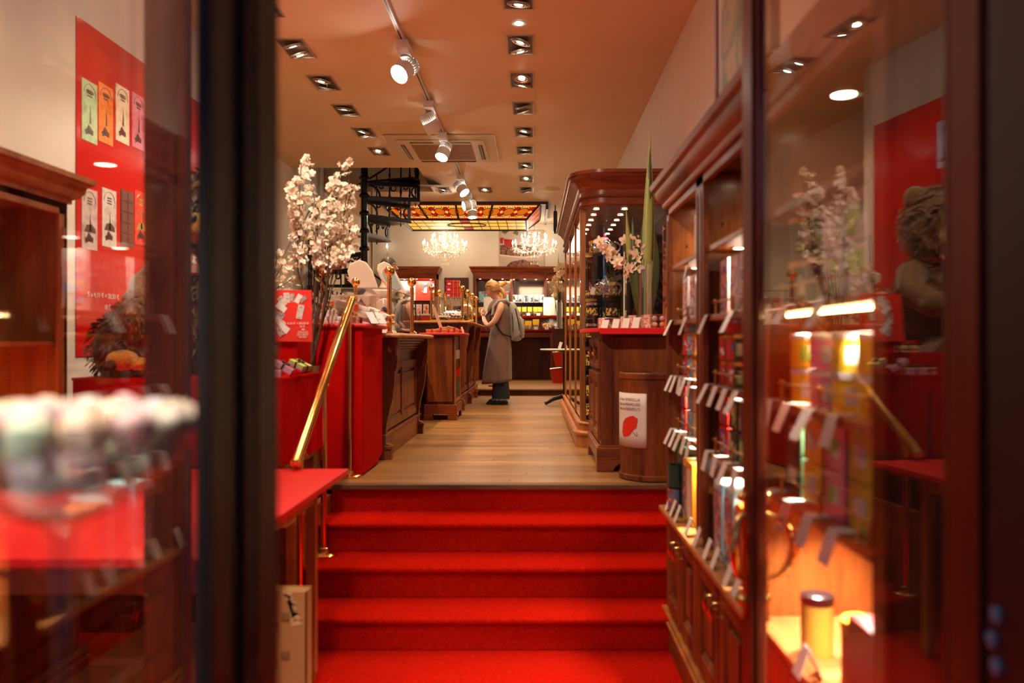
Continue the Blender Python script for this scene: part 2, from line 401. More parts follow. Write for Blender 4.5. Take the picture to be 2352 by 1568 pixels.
s = MB(); s.box(-.42, -.37, .28, .915, .42, .5); s.box(-.42, -.37, .24, .30, 0, ZC); s.build('window_frame', M_JAMB, w, bev=.004)
# inner post of the display window
s = MB(); s.box(-1.028, -.913, 2.10, 2.13, 0, ZC); s.box(-1.00, -.94, 2.085, 2.10, 0, ZC); struct(s, 'trim_5', M_WD, bev=.003)
# street side paving and opposite darkness
s = MB(); s.box(-3, 3, -3, .3, -.12, -.02); struct(s, 'floor.003', mat('street_paving', (0.08,0.08,0.085), 0.8, var=.2))
tag(MB().lathe([(.012,0),(.012,.004),(0,.006)], n=14).xf(Matrix.Identity(4)).build('lock_bolt', mat('street_lit_steel', (0.12,0.42,0.85), 0.45, 0.6)), 'round steel bolt head on the dark right-hand door jamb, lowest of three', 'bolt', 'bolts on the right jamb')  # blue of the street light put into the steel's base colour
bolt = bpy.data.objects['lock_bolt']; bolt.rotation_euler = (0, -pi/2, 0)
bolt.location = (.6745, .6745*1829/1065, EYE-(1530-785)*.6745/1065)
for px, v, w_ in ((1055,1468,'middle'), (1065,1412,'topmost')):
    c = bolt.copy(); COL.objects.link(c); c.location = (.6745, .6745*1829/px, EYE-(v-785)*.6745/px)
    c['label'] = 'round steel bolt head on the dark right-hand door jamb, %s of three' % w_

# the open door leaf on the right, hinged at the jamb, swung inwards
d = thing('door_1', None, None, (.690, 1.214, 0), rz=pi/2+radians(5.4), kind='structure')
# leaf local: x along the leaf 0..0.885, y thickness
def dl(mb, name, m, par=d, **kw):
    o = bpy.data.objects.new(name, mb.mesh(name, m, kw.get('smooth'))); COL.objects.link(o); o.parent = par
    if kw.get('bev'): q = o.modifiers.new('edge','BEVEL'); q.width = kw['bev']; q.segments = 2; q.limit_method = 'ANGLE'
    if 'label' in kw: o['label'] = kw['label']
    return o
s = MB(); s.box(0, .075, -.035, .012, .02, 3.1); s.box(.075,.09,-.012,.012,.02,3.1); dl(s, 'hinge_stile', M_JAMBR, bev=.004)
s = MB(); s.box(.915, .99, -.022, .022, .02, 3.1); s.box(.90,.915,-.012,.012,.02,3.1); dl(s, 'lock_stile', M_JAMBR, bev=.004)
s = MB(); s.box(.09, .90, -.03, .01, .02, .30); dl(s, 'bottom_rail', M_JAMBR, bev=.004)
s = MB(); s.box(.09, .90, -.03, .01, 2.98, 3.1); dl(s, 'top_rail', M_JAMBR, bev=.004)
s = MB(); s.box(.09, .90, -.004, .004, .30, 2.98); dl(s, 'pane', M_PANE)
for sg in (1, -1):
    s = MB(); pl = []
    for i in range(17):
        t = i/16; w_ = .016*(1+.55*sin(t*pi*4)**2)*(1-.55*abs(2*t-1)**4)
        pl.append((w_, t))
    poly = [(.952+a, .76+t*.39) for a, t in pl]+[(.952-a, .76+t*.39) for a, t in reversed(pl)]
    y0 = .022*sg; s.prism(poly, 'y', y0, y0+.006*sg); dl(s, 'handle_plate', M_BRASSD, label='ornate aged brass backplate')
    s = MB(); pts = []
    for i in range(15):
        t = i/14; pts.append((.952-.02*sin(t*pi), (.025+.008+(.03 if sg > 0 else .07)*sin(t*pi)**.6)*sg if 0 < t < 1 else .026*sg, .865+.18*t))
    s.tube(pts, [.008+.006*sin(pi*i/14) for i in range(15)], 10); dl(s, 'pull_handle', M_BRASS, smooth=60, label='curved polished brass pull handle')
    s = MB(); s.ell((.952, .036*sg, 1.09), .014,.014,.014); s.ell((.952, .036*sg, .81), .012,.012,.016); dl(s, 'handle_boss', M_BRASS, smooth=60)

# ------------------------------------------------------------------ ceiling fixtures
M_GIMB = mat('matt_beige_metal', (0.45,0.38,0.30), 0.4, 0.5)
M_REFL = mat('faceted_reflector', (0.9,0.88,0.86), 0.12, 1.0, var=.5, scale=90)
M_BULB = emis('halogen_bulb', (1.0,0.86,0.66), 26)
M_WELL = mat('fixture_recess', (0.16,0.10,0.06), 0.5)
def downlight(x, y, label, group, n=2, tilt=((.25,.1),(.2,-.1)), lit=(1,1), energy=26, angle=112, color=WARM):
    r = thing('recessed_downlight', label, 'light', (x, y, ZC), group=group)
    hw, hl = .112, (.215 if n == 2 else .112)
    s = MB()
    for (a,b_,c_,d_) in ((-hw,-hw+.012,-hl,hl),(hw-.012,hw,-hl,hl),(-hw+.012,hw-.012,-hl,-hl+.012),(-hw+.012,hw-.012,hl-.012,hl)):
        s.box(x+a, x+b_, y+c_, y+d_, ZC-.008, ZC-.0005)
    s.build('trim_frame', M_GIMB, r)
    s = MB(); s.box(x-hw+.012, x+hw-.012, y-hl+.012, y+hl-.012, ZC-.002, ZC-.0006); s.build('recess_plate', M_WELL, r)
    for k in range(n):
        yy = y+(-.1+.2*k if n == 2 else 0); tx, ty = tilt[k % len(tilt)]
        R = Matrix.Rotation(tx, 3, 'X') @ Matrix.Rotation(ty, 3, 'Y'); M = Matrix.Translation((x, yy, ZC-.022)) @ R.to_4x4()
        s = MB(); s.lathe([(.083,-.002),(.083,.012),(.076,.012),(.074,-.002),(.083,-.002)], n=26, caps=False); s.lathe([(.068,-.006),(.068,.01),(.062,.01),(.060,-.006),(.068,-.006)], n=26, caps=False)
        s.xf(M); gr = s.build('gimbal_ring', M_GIMB, r, smooth=40)
        s = MB(); s.lathe([(.058,-.004),(.05,.004),(.03,.013),(.001,.016)], n=16, caps=False); s.xf(M); s.build('reflector', M_REFL, gr)
        if lit[k % len(lit)]:
            s = MB(); s.ell((0,0,0), .03,.03,.006); s.xf(M); s.build('bulb', M_BULB, gr, smooth=True)
            lamp('SPOT', (x, yy, ZC-.045), energy, color, target=(x+.35*ty*-1, yy-.5*tx, 0), parent=r, angle=angle, blend=.9, size=.045)
    return r
ys = [12.75, 11.89, 11.02, 10.13, 9.25, 8.31, 7.42, 6.54, 5.72]
tl = [((.2,.1),(.35,-.1)), ((.1,.3),(.25,-.2)), ((-.2,.1),(.2,.2)), ((.35,-.25),(.3,-.3)), ((.1,.2),(.35,.2))]
for i, y in enumerate(reversed(ys)):
    wd = ORD[i]
    downlight(-.107, y, 'twin ceiling spotlight in the right-hand row, %s from the entrance' % wd if i else 'single round lamp in a square frame at the top of the right-hand row', 'ceiling spotlights of the right row', n=2 if i else 1, tilt=tl[i % 5], energy=20)
for i, y in enumerate([5.76, 6.62, 7.5, 8.39, 9.28, 10.2]):
    downlight(-1.97, y, 'twin ceiling spotlight in the left-hand row, %s from the entrance' % ORD[i], 'ceiling spotlights of the left row', tilt=tl[(i+2) % 5], energy=24)
downlight(-1.43, 12.77, 'twin ceiling spotlight beside the spiral stair, in front of the stained glass', 'ceiling spotlights before the stained glass', tilt=tl[1], energy=16)
downlight(-.77, 12.77, 'twin ceiling spotlight in the middle, just in front of the stained glass', 'ceiling spotlights before the stained glass', tilt=tl[2], energy=16)
for i, (x, y) in enumerate([(-.107, 4.75), (-.107, 3.8), (-1.97, 4.75), (-1.97, 3.6), (-1.97, 2.4)]):
    downlight(x, y, 'twin ceiling spotlight near the shopfront, above the %s' % ('upper steps','lowest step and red carpet','red draped counter','back edge of the red table','front of the red table')[i], 'ceiling spotlights near the shopfront', tilt=((0,0),(0,0)) if i < 2 else tl[i % 5], energy=(16,13,11,12,13)[i], angle=(80,52,112,112,62)[i])
e = thing('emergency_light', 'tiny round greenish ceiling lamp between the two nearest right-hand spotlights', 'light', (-.11, 6.1, ZC))
s = MB(); s.lathe([(.055,-.006),(.06,-.002),(.035,-.004),(.055,-.006)], (-.11,6.1,ZC), 20, caps=False); s.build('bezel', M_WHITE, e, smooth=True)
s = MB(); s.ell((-.11,6.1,ZC-.006), .026,.026,.006); s.build('diode', emis('green_white_led', (0.55,1.0,0.9), 14), e, smooth=True)
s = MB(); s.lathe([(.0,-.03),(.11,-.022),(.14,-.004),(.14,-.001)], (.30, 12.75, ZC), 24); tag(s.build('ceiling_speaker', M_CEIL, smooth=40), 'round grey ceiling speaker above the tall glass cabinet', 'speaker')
s = MB(); s.box(.36,.42,14.1,14.3,ZC-.5,ZC-.12); s.box(.38,.40,14.19,14.21,ZC-.12,ZC); s.box(.355,.425,14.09,14.102,ZC-.48,ZC-.14); tag(s.build('wall_speaker', M_BLACK, bev=.012), 'small black loudspeaker hanging behind the tall cabinet cornice', 'speaker')

# air-conditioning cassette
AX0, AX1, AY0, AY1 = at(878,309,1).x*9.35, -.45, 9.35, 10.72
AX0 = -1.78
a = thing('air_conditioner', 'square cream ceiling air-conditioning cassette with louvred slots', 'air conditioner', ((AX0+AX1)/2, (AY0+AY1)/2, ZC))
s = MB(); s.sweep([(0,0),(-.0,-.02),(-.05,-.045),(-.16,-.05),(-.16,0)], [(AX0,AY0),(AX0,AY1),(AX1,AY1),(AX1,AY0)][::-1], closed=True, z=ZC)
s.v = [Vector((p.x, p.y, p.z)) for p in s.v]
M_AC = mat('ivory_plastic', (0.66,0.56,0.40), 0.45)
s = MB(); s.box(AX0,AX1,AY0,AY1,ZC-.03,ZC-.001); s.build('surround', M_AC, a, bev=.012)
s = MB(); s.box(AX0+.14,AX1-.14,AY0+.14,AY1-.14,ZC-.055,ZC-.03); s.build('face_panel', M_AC, a, bev=.01)
s = MB(); s.box(AX0+.30,AX1-.30,AY0+.30,AY1-.30,ZC-.062,ZC-.055)
for i in range(14): s.box(AX0+.31,AX1-.31,AY0+.33+i*.053,AY0+.345+i*.053,ZC-.067,ZC-.062)
s.build('intake_grille', mat('tan_grille', (0.40,0.24,0.12), 0.6), a)
for (x0,x1,y0,y1) in ((AX0+.3,AX0+.58,AY0+.17,AY0+.22),(AX1-.62,AX1-.3,AY0+.17,AY0+.22),(AX0+.3,AX1-.3,AY1-.22,AY1-.17),(AX0+.17,AX0+.22,AY0+.3,AY1-.3),(AX1-.22,AX1-.17,AY0+.3,AY1-.3)):
    s = MB(); s.box(x0,x1,y0,y1,ZC-.058,ZC-.0545); o = s.build('air_slot', M_BLACK, a)
    s = MB(); s.box(x0+.01,x1-.01,(y0+y1)/2-.003 if x1-x0>y1-y0 else y0+.01,(y0+y1)/2+.003 if x1-x0>y1-y0 else y1-.01,ZC-.07,ZC-.056)
    if x1-x0 < y1-y0:
        s = MB(); s.box((x0+x1)/2-.003,(x0+x1)/2+.003,y0+.01,y1-.01,ZC-.07,ZC-.056)
    s.build('louvre', M_AC, o)

# lighting track with six heads, plus three unseen ones added for frontal light
tr = thing('ceiling_track', 'long white lighting track running down the ceiling', 'track', (-1.05, 7, ZC))
s = MB(); s.box(-1.065,-1.03,2.0,15.2,ZC-.035,ZC); s.build('rail', M_WHITE, tr, bev=.003)
s = MB(); s.box(-1.054,-1.041,2.0,15.2,ZC-.0365,ZC-.034); s.build('slot', M_BLACK, tr)
M_TRK = emis('spot_head_lens', (1.0,0.93,0.82), 30)
def track_head(y, dirv, label, big=.075, e=55):
    x = -1.047; r = thing('track_spotlight', label, 'light', (x, y, ZC-.035), group='white track spotlights')
    s = MB(); s.box(x-.05,x+.05,y-.13,y+.13,ZC-.105,ZC-.036); s.build('driver_box', M_WHITE, r, bev=.006)
    s = MB(); s.cyl((x,y+.06,ZC-.105),(x,y+.06,ZC-.15),.012); s.cyl((x,y+.06,ZC-.11),(x,y+.06,ZC-.12),.04,n=16); s.build('swivel', M_WHITE, r, smooth=40)
    D = Vector(dirv).normalized(); c = Vector((x, y+.06, ZC-.215)); Q = Vector((0,0,1)).rotation_difference(D).to_matrix()
    L = .17; M = Matrix.Translation(c) @ Q.to_4x4()
    s = MB(); s.lathe([(big*.9,-.02),(big,.0),(big,L*.55),(big*.94,L*.55),(big*.9,L*.5)], n=26, caps=False); s.xf(M); s.build('housing', M_WHITE, r, smooth=40)
    s = MB(); s.lathe([(big*.72,-.09),(big*.72,-.02)], n=20)
    for k in range(22):
        q = 2*pi*k/22; ss = MB(); ss.box(big*.7, big*.93, -.0035, .0035, -.10, -.015); ss.xf(Matrix.Rotation(q,4,'Z')); s.add(ss.v, ss.f)
    s.lathe([(big*.93,-.105),(big*.93,-.095),(big*.4,-.105)], n=22); s.xf(M); s.build('heat_sink', M_WHITE, r, smooth=30)
    s = MB(); s.lathe([(0.001,L*.52),(big*.9,L*.52)], n=26, caps=False); s.xf(M); s.build('lens', M_TRK, r)
    lamp('SPOT', c+D*(L*.56), e, NEUT, target=c+D*3, parent=r, angle=50, blend=.5, size=big*.8)
track_head(6.45, (-.42,-.62,-.62), 'white track spotlight nearest the entrance, tilted towards the left wall', .082, 120)
track_head(3.2, (-.16,.60,-.75), 'added unseen track spotlight above the lower steps, aimed at the blossoms', .08, 110)  # this and the next two heads are added to light front-facing surfaces
track_head(4.3, (-.95,.38,-.95), 'added unseen track spotlight above the handrail, aimed at the left wall poster', .08, 10)
track_head(2.3, (.50,.85,-.60), 'added unseen track spotlight nearest the street, aimed at the umbrella bin side', .08, 110)
track_head(8.05, (.45,.35,-.8), 'white track spotlight, second from the entrance, aimed away to the right', .082)
track_head(9.25, (-.25,-.45,-.85), 'white track spotlight glowing right in front of the air conditioner', .078)
track_head(11.5, (.55,-.35,-.75), 'white track spotlight behind the air conditioner, tipped to the lower right', .08, 35)
track_head(12.9, (-.9,-.35,-.25), 'white track spotlight facing left in front of the stained glass', .08, 35)
track_head(13.62, (.05,-.15,-1), 'white track spotlight pointing straight down before the stained glass', .08, 35)

# ------------------------------------------------------------------ stained glass laylight
M_LEAD = mat('dark_lead_frame', (0.025,0.010,0.008), 0.4)
M_GLO = emis('orange_glass', (1.0,0.20,0.01), .26); M_GLY = emis('amber_glass', (1.0,0.50,0.08), .42); M_GLR = emis('ruby_glass', (0.75,0.008,0.003), .2)
M_GLW = emis('pale_yellow_glass', (1.0,0.48,0.06), .42)
sg = thing('stained_glass_skylight', 'long stained glass ceiling lantern with orange roundels and a yellow grid', 'skylight', (-1.22, 14.6, ZC))
tx0, tx1, ty0, ty1 = -2.62, .12, 13.88, 15.75; bx0, bx1, by0, by1 = -2.36, -.12, 14.16, 15.50; zt, zb = ZC-.03, 3.69
s = MB(); s.box(tx0-.03,tx1+.14,ty0-.03,ty0+.02,zt-.02,ZC); s.box(tx1+.10,tx1+.14,ty0,ty1,zt-.10,ZC); s.box(tx0-.06,tx0,ty0,ty1,zt-.02,ZC); s.box(tx0,tx1,ty1,ty1+.04,zt-.02,ZC); s.build('outer_frame', M_LEAD, sg)
V = Vector
def bar(mb, p, q, w=.03, t=.018):
    p, q = V(p), V(q); mb.tube([p, q], w*.5, 4)
C = [V((tx0,ty0,zt)),V((tx1,ty0,zt)),V((tx1,ty1,zt)),V((tx0,ty1,zt))]; B_ = [V((bx0,by0,zb)),V((bx1,by0,zb)),V((bx1,by1,zb)),V((bx0,by1,zb))]
s = MB()
for i in range(4): bar(s, C[i], C[(i+1)%4], .05); bar(s, B_[i], B_[(i+1)%4], .05); bar(s, C[i], B_[i], .05)
def fr(u, w): # front slope point
    a = C[0].lerp(C[1], u); b_ = B_[0].lerp(B_[1], u); return a.lerp(b_, w)
for u in (.22,.46,.70): bar(s, fr(u,0), fr(u,1), .05)
s.build('frame', M_LEAD, sg)
# sloped front: red border strips, amber field, orange and ruby roundels, lead lines
Nf = (fr(.5,1)-fr(.5,0)).cross(V((1,0,0))).normalized();
if Nf.y > 0: Nf = -Nf
def slab(mb, pts, off, th=.004):
    n = len(pts); vs = [p+Nf*off for p in pts]+[p+Nf*(off+th) for p in pts]
    mb.add(vs, [tuple(range(n)), tuple(range(2*n-1,n-1,-1))]+[(i,(i+1)%n,n+(i+1)%n,n+i) for i in range(n)])
secs = [(.0,.22),(.22,.46),(.46,.70),(.70,1.0)]
for (u0,u1) in secs:
    s = MB(); slab(s, [fr(u0,.02),fr(u1,.02),fr(u1,.98),fr(u0,.98)], 0); s.build('amber_panel', M_GLY, sg)
    for w0,w1 in ((.03,.10),(.90,.97)):
        s = MB(); slab(s, [fr(u0,w0),fr(u1,w0),fr(u1,w1),fr(u0,w1)], .005); s.build('border_strip', M_GLR, sg, label='ruby border strip')
    n = 5 if u1-u0 < .28 else 6; 
    for k in range(n):
        u = u0+(u1-u0)*(k+.5)/n; c = fr(u,.5); U = V((1,0,0)); Wv = (fr(u,0)-fr(u,1)).normalized(); H_ = (fr(u,0)-fr(u,1)).length
        r1 = H_*.20
        if k % 2 == 0:
            s = MB(); slab(s, [c+U*cos(q)*r1*1.15+Wv*sin(q)*r1 for q in [2*pi*i/14 for i in range(14)]], .006); s.build('orange_roundel', M_GLO, sg)
        else:
            for sgn in (1,-1):
                s = MB(); slab(s, [c+Wv*sgn*H_*.14+U*cos(q)*r1*.8+Wv*sin(q)*r1*.85 for q in [2*pi*i/14 for i in range(14)]], .006); s.build('ruby_roundel', M_GLR, sg)
            s = MB(); slab(s, [c+U*cos(q)*r1*.4+Wv*sin(q)*r1*.4 for q in [2*pi*i/10 for i in range(10)]], .012); s.build('pale_roundel', M_GLW, sg)
        s = MB(); ring = [c+U*cos(q)*r1*1.25+Wv*sin(q)*r1*1.12+Nf*.010 for q in [2*pi*i/16 for i in range(17)]]
        if k % 2 == 0: s.tube(ring, .007, 4)
        du = (u1-u0)/n*.5
        for a_, c_ in ((-1,.16),(-1,.84),(1,.16),(1,.84)):
            p1 = fr(u+a_*du, c_)+Nf*.012; p0 = c+(p1-c).normalized()*r1*1.2+Nf*.01; s.tube([p0, p1], .006, 4)
            p2 = fr(u+a_*du*.35, c_)+Nf*.012; p3 = c+(p2-c).normalized()*r1*1.25+Nf*.01; s.tube([p3,p2], .005, 4)
        s.build('lead_came', M_LEAD, sg)
# right return slope
for k in range(6):
    a0 = C[1].lerp(C[2], .03+k*.16); a1 = C[1].lerp(C[2], .03+k*.16+.13); b0 = B_[1].lerp(B_[2], .03+k*.16); b1 = B_[1].lerp(B_[2], .03+k*.16+.13)
    s = MB(); s.sheet([[a0,a1],[b0,b1]]); s.build('side_pane', M_GLR if k % 2 else M_GLO, sg)
for k in range(6):
    a0 = C[0].lerp(C[3], .03+k*.16); a1 = C[0].lerp(C[3], .03+k*.16+.13); b0 = B_[0].lerp(B_[3], .03+k*.16); b1 = B_[0].lerp(B_[3], .03+k*.16+.13)
    s = MB(); s.sheet([[a0,a1],[b0,b1]]); s.build('side_pane', M_GLY, sg)
# flat underside: grid of panes
nx, ny = 13, 3
for i in range(nx):
    for j in range(ny):
        x0 = bx0+.03+(bx1-bx0-.06)*i/nx; x1 = bx0+.03+(bx1-bx0-.06)*(i+1)/nx; y0 = by0+.03+(by1-by0-.06)*j/ny; y1 = by0+.03+(by1-by0-.06)*(j+1)/ny
        s = MB(); s.box(x0+.006,x1-.006,y0+.02,y1-.02,zb+.002,zb+.006); s.build('grid_pane', (M_GLW if (i+j)%3 else M_GLY) if i != 6 else M_GLR, sg)
s = MB()
for i in range(nx+1): x0 = bx0+.03+(bx1-bx0-.06)*i/nx; s.box(x0-.007,x0+.007,by0,by1,zb-.004,zb+.01)
for j in range(ny+1): y0 = by0+.03+(by1-by0-.06)*j/ny; s.box(bx0,bx1,y0-.02,y0+.02,zb-.004,zb+.01)
el = [V(((bx0+bx1)/2+.36*cos(q), (by0+by1)/2+.22*sin(q), zb-.004)) for q in [2*pi*i/28 for i in range(29)]]; s.tube(el, .012, 4)
s.build('grid_came', M_LEAD, sg)
s = MB(); s.lathe([(.001,0),(.18,0),(.18,.004)], ((bx0+bx1)/2,(by0+by1)/2,zb-.003), 20); s.build('centre_roundel', M_GLW, sg)
lamp('AREA', ((bx0+bx1)/2, 14.8, zb-.02), 10, WARMER, target=((bx0+bx1)/2, 14.8, 0), parent=sg, size=1.2)

# ------------------------------------------------------------------ chandeliers
M_CRY = pane_mat('cut_crystal', r0=0.15, base=0.25, tint=(.95,.90,.82))
M_FLAME = emis('candle_bulb', (1.0,0.93,0.84), 7)
M_CAND = mat('candle_sleeve', (0.85,0.72,0.55), 0.4, emit=.1, ecol=(1,.75,.5))
def chandelier(x, label):
    y, zc = 15.84, 3.42
    r = thing('crystal_chandelier', label, 'chandelier', (x, y, ZC), group='crystal chandeliers over the back counter')
    s = MB(); s.lathe([(.05,ZC-.03-zc),(.05,ZC-zc)], (x,y,zc), 14); s.cyl((x,y,zc+.2),(x,y,ZC),.006,n=6); s.build('suspension', M_BRASSD, r)
    s = MB(); s.lathe([(.004,-.25),(.03,-.22),(.015,-.16),(.05,-.10),(.06,-.06),(.02,0),(.03,.08),(.012,.14),(.035,.2),(.05,.24),(.01,.28)], (x,y,zc), 14); s.build('stem', M_CRY, r, smooth=40)
    def crystal(mb, c, l, w):
        c = V(c); mb.add([c+V((0,0,l/2)), c+V((w,0,0)), c+V((0,w,0)), c+V((-w,0,0)), c+V((0,-w,0)), c-V((0,0,l/2))], [(0,1,2),(0,2,3),(0,3,4),(0,4,1),(5,2,1),(5,3,2),(5,4,3),(5,1,4)])
    dr = MB(); ch = MB()
    for tier, (n, R, zz, ph) in enumerate(((12, .43, -.04, 0), (7, .25, .10, .3))):
        for k in range(n):
            q = ph+2*pi*k/n; cx, cy = x+R*cos(q), y+R*sin(q)
            s = MB(); pts = []
            for i in range(9): t = i/8; pts.append((x+cos(q)*R*t, y+sin(q)*R*t, zc+zz-.09*sin(t*pi)*(1-.2*t)-.04*(1-t)))
            s.tube(pts, .007, 6); s.lathe([(.004,-.01),(.034,.0),(.036,.008),(.01,.004)], (cx,cy,zc+zz), 12); arm = s.build('arm', M_CRY, r, smooth=40)
            s = MB(); s.cyl((cx,cy,zc+zz+.006),(cx,cy,zc+zz+.07),.011,n=10); s.build('candle_tube', M_CAND, arm, smooth=40)
            s = MB(); s.lathe([(.004,.07),(.013,.085),(.014,.10),(.006,.125),(.001,.145)], (cx,cy,zc+zz), 10); s.build('bulb', M_FLAME, arm, smooth=True)
            for m in range(4):
                qq = q+m*pi/2; crystal(dr, (cx+.034*cos(qq), cy+.034*sin(qq), zc+zz-.035), .05, .009)
            for m in range(7):  # swags of beads
                t = m/6; q2 = q+2*pi/n*t; RR = R*(1-.06*sin(pi*t)); crystal(dr, (x+RR*cos(q2), y+RR*sin(q2), zc+zz-.05-.06*sin(pi*t)), .016, .008)
    for tier in range(6):
        RR = .40-.065*tier; zz = -.11-.030*tier-.012*tier*tier*.3
        for k in range(30-3*tier):
            q = 2*pi*(k+.5*(tier%2))/(30-3*tier); crystal(dr, (x+RR*cos(q), y+RR*sin(q), zc+zz+random.uniform(-.01,.01)), .05, .010)
            crystal(dr, (x+RR*.94*cos(q+.06), y+RR*.94*sin(q+.06), zc+zz+.045), .024, .008)
    for k in range(16):
        q = 2*pi*k/16; crystal(dr, (x+.12*cos(q), y+.12*sin(q), zc+.26), .05, .009); crystal(dr, (x+.10*cos(q), y+.10*sin(q), zc+.19), .03, .008); crystal(dr,(x+.07*cos(q), y+.07*sin(q), zc+.33), .04,.008)
        for t in range(5): crystal(dr, (x+(.11+.06*t)*cos(q), y+(.11+.06*t)*sin(q), zc+.17-.035*t-.02*sin(t)), .016, .007)
    crystal(dr, (x,y,zc-.32), .06, .016)
    dr.build('crystal_drops', M_CRY, r, kind='stuff')
    lamp('POINT', (x, y, zc+.12), 7, (1,.82,.6), parent=r, size=.25)
    lamp('POINT', (x, y-.3, zc-.02), 2.5, (1,.82,.6), parent=r, size=.15)
chandelier(-1.76, 'crystal candle chandelier on the left, below the middle of the stained glass')
chandelier(.02, 'crystal candle chandelier on the right, in front of the framed food photograph')
# candle sconce on the back wall
r = thing('wall_sconce', 'single crystal candle sconce beside the spiral stair', 'sconce', (-3.0, 16.4, 3.3))
s = MB(); s.tube([(-3.0,16.48,3.32),(-3.0,16.40,3.28),(-3.0,16.34,3.34)], .008, 6); s.lathe([(.005,-.01),(.035,0),(.036,.01)], (-3,16.34,3.35), 12); s.build('arm', M_CRY, r)
s = MB(); s.cyl((-3,16.34,3.36),(-3,16.34,3.44),.011); s.build('candle_tube', M_CAND, r)
s = MB(); s.lathe([(.004,.0),(.015,.02),(.014,.035),(.005,.065),(.001,.085)], (-3,16.34,3.44), 10); s.build('bulb', M_FLAME, r, smooth=True)
s = MB()
for k in range(14):
    q = k*1.3; s.ell((-3+.035*cos(q)*(1-k/30), 16.34+.03*sin(q), 3.31-.022*k), .009,.009,.014, 6, 4)
s.build('crystal_drops', M_CRY, r, kind='stuff')
# ------------------------------------------------------------------ panelled faces, cornices
CORN = [(0,0),(.012,0),(.012,.02),(.03,.03),(.045,.055),(.05,.085),(.065,.10),(.075,.105),(.075,.13),(0,.13)]
def cornice(mb, path, z, k=1.0, kz=None):
    kz = kz or k; mb.sweep([(d*k, h*kz) for d, h in CORN], path, z=z)
def panel(mb, O, U, N, u0, u1, w0, w1, fr=.05, th=.018, raised=True):
    mb.fb(O,U,N,u0,u0+fr,w0,w1,0,th); mb.fb(O,U,N,u1-fr,u1,w0,w1,0,th); mb.fb(O,U,N,u0+fr,u1-fr,w0,w0+fr,0,th); mb.fb(O,U,N,u0+fr,u1-fr,w1-fr,w1,0,th)
    for a in (0,1):
        k = fr+.012*a; t = th*(.7-.25*a)
        mb.fb(O,U,N,u0+k,u0+k+.012,w0+k,w1-k,0,t); mb.fb(O,U,N,u1-k-.012,u1-k,w0+k,w1-k,0,t); mb.fb(O,U,N,u0+k,u1-k,w0+k,w0+k+.012,0,t); mb.fb(O,U,N,u0+k,u1-k,w1-k-.012,w1-k,0,t)
    if raised: mb.fb(O,U,N,u0+fr+.05,u1-fr-.05,w0+fr+.05,w1-fr-.05,0,th*.7)
def puck(mb_b, mb_l, x, y, z, r=.028):
    mb_b.lathe([(r*1.25,-.006),(r*1.3,-.001),(r*.9,-.001),(r*1.0,-.006)], (x,y,z), 16, caps=False); mb_l.lathe([(.0005,-.004),(r*.95,-.004)], (x,y,z), 14, caps=False)

# ------------------------------------------------------------------ handrail
hr = thing('brass_handrail', 'polished brass handrail with slender posts up the left of the red steps', 'handrail', (-1.15, 4.4, 0))
P0 = at(682,1062,3.84); P1 = at(808,690,5.06); P0.x = -1.145; P1.x = -1.155
dirr = (P1-P0).normalized()
s = MB(); s.tube([P0, P1], .0265, 20); s.build('rail', M_BRASS, hr, smooth=50)
for e, dd in ((P0,-1),(P1,1)):
    s = MB(); s.tube([e+dirr*dd*t for t in (-.004,0,.012,.020,.024)], [.0265,.029,.028,.018,.002], 20); s.build('end_cap', M_BRASS, hr, smooth=50)
for (y, z) in ((5.01, ZU), (4.40, .33), (3.95, .165)):
    t = (y-P0.y)/(P1.y-P0.y); top = P0.lerp(P1, t); x = -1.158
    s = MB(); s.cyl((x,y,z+.03),(x,y,top.z-.075),.0165,n=16); s.cyl((x,y,top.z-.075),(x,y,top.z-.055),.020,n=16); po = s.build('post', M_BRASS, hr, smooth=40)
    s = MB(); s.lathe([(.075,0),(.075,.012),(.06,.022),(.034,.026),(.03,.045),(.022,.05)], (x,y,z), 24); s.build('base_flange', M_BRASS, po, smooth=40)
    s = MB(); s.tube([(x,y,top.z-.055),(x+.012,y,top.z-.045),(x+.008,y,top.z-.02)], .006, 8); s.ell((x+.024,y,top.z-.045),.008,.008,.008,8,6); s.build('bracket', M_BRASS, po, smooth=60)

# ------------------------------------------------------------------ red table left of the stairs
t = thing('display_table', 'long low table with a glossy bright red top left of the steps', 'table', (-1.5, 3.1, 0))
s = MB(); s.box(-2.6,-.90,2.27,3.88,.865,.893); s.build('tabletop', M_REDTOP, t, bev=.003)
s = MB(); s.box(-2.58,-.96,2.33,3.80,.835,.864); s.box(-2.55,-1.0,2.36,2.39,.76,.835); s.box(-1.0,-.975,2.36,3.6,.79,.835); s.build('frame', M_HON, t, bev=.003)
for (x,y) in ((-.99,3.56),(-.99,2.40),(-2.5,3.56)):
    s = MB(); s.box(x-.022,x+.022,y-.022,y+.022,.03,.84); s.box(x-.014,x+.014,y-.014,y+.014,0,.03); s.build('leg', M_HON, t, bev=.004)
# low wooden cupboard at far left beneath the table
t = thing('base_cupboard', 'dark wooden base cupboard with gilt-edged plinth under the red table', 'cupboard', (-2.3, 2.9, 0))
s = MB(); s.box(-2.6,-2.0,2.2,3.5,.10,.75); s.build('carcass', M_WD, t)
for (a,b_) in ((2.25,2.85),(2.88,3.48)):
    s = MB(); panel(s, (-2.0,0,0),(0,1,0),(1,0,0),a,b_,.2,.72); s.build('door', M_WZ, t)
s = MB(); s.box(-2.6,-1.97,2.2,3.53,0,.12); s.build('plinth', M_WY, t)
s = MB(); s.box(-2.0,-1.965,2.2,3.54,.12,.135); s.box(-2.0,-1.975,2.2,3.53,.15,.165); s.build('gilt_moulding', M_HON, t)
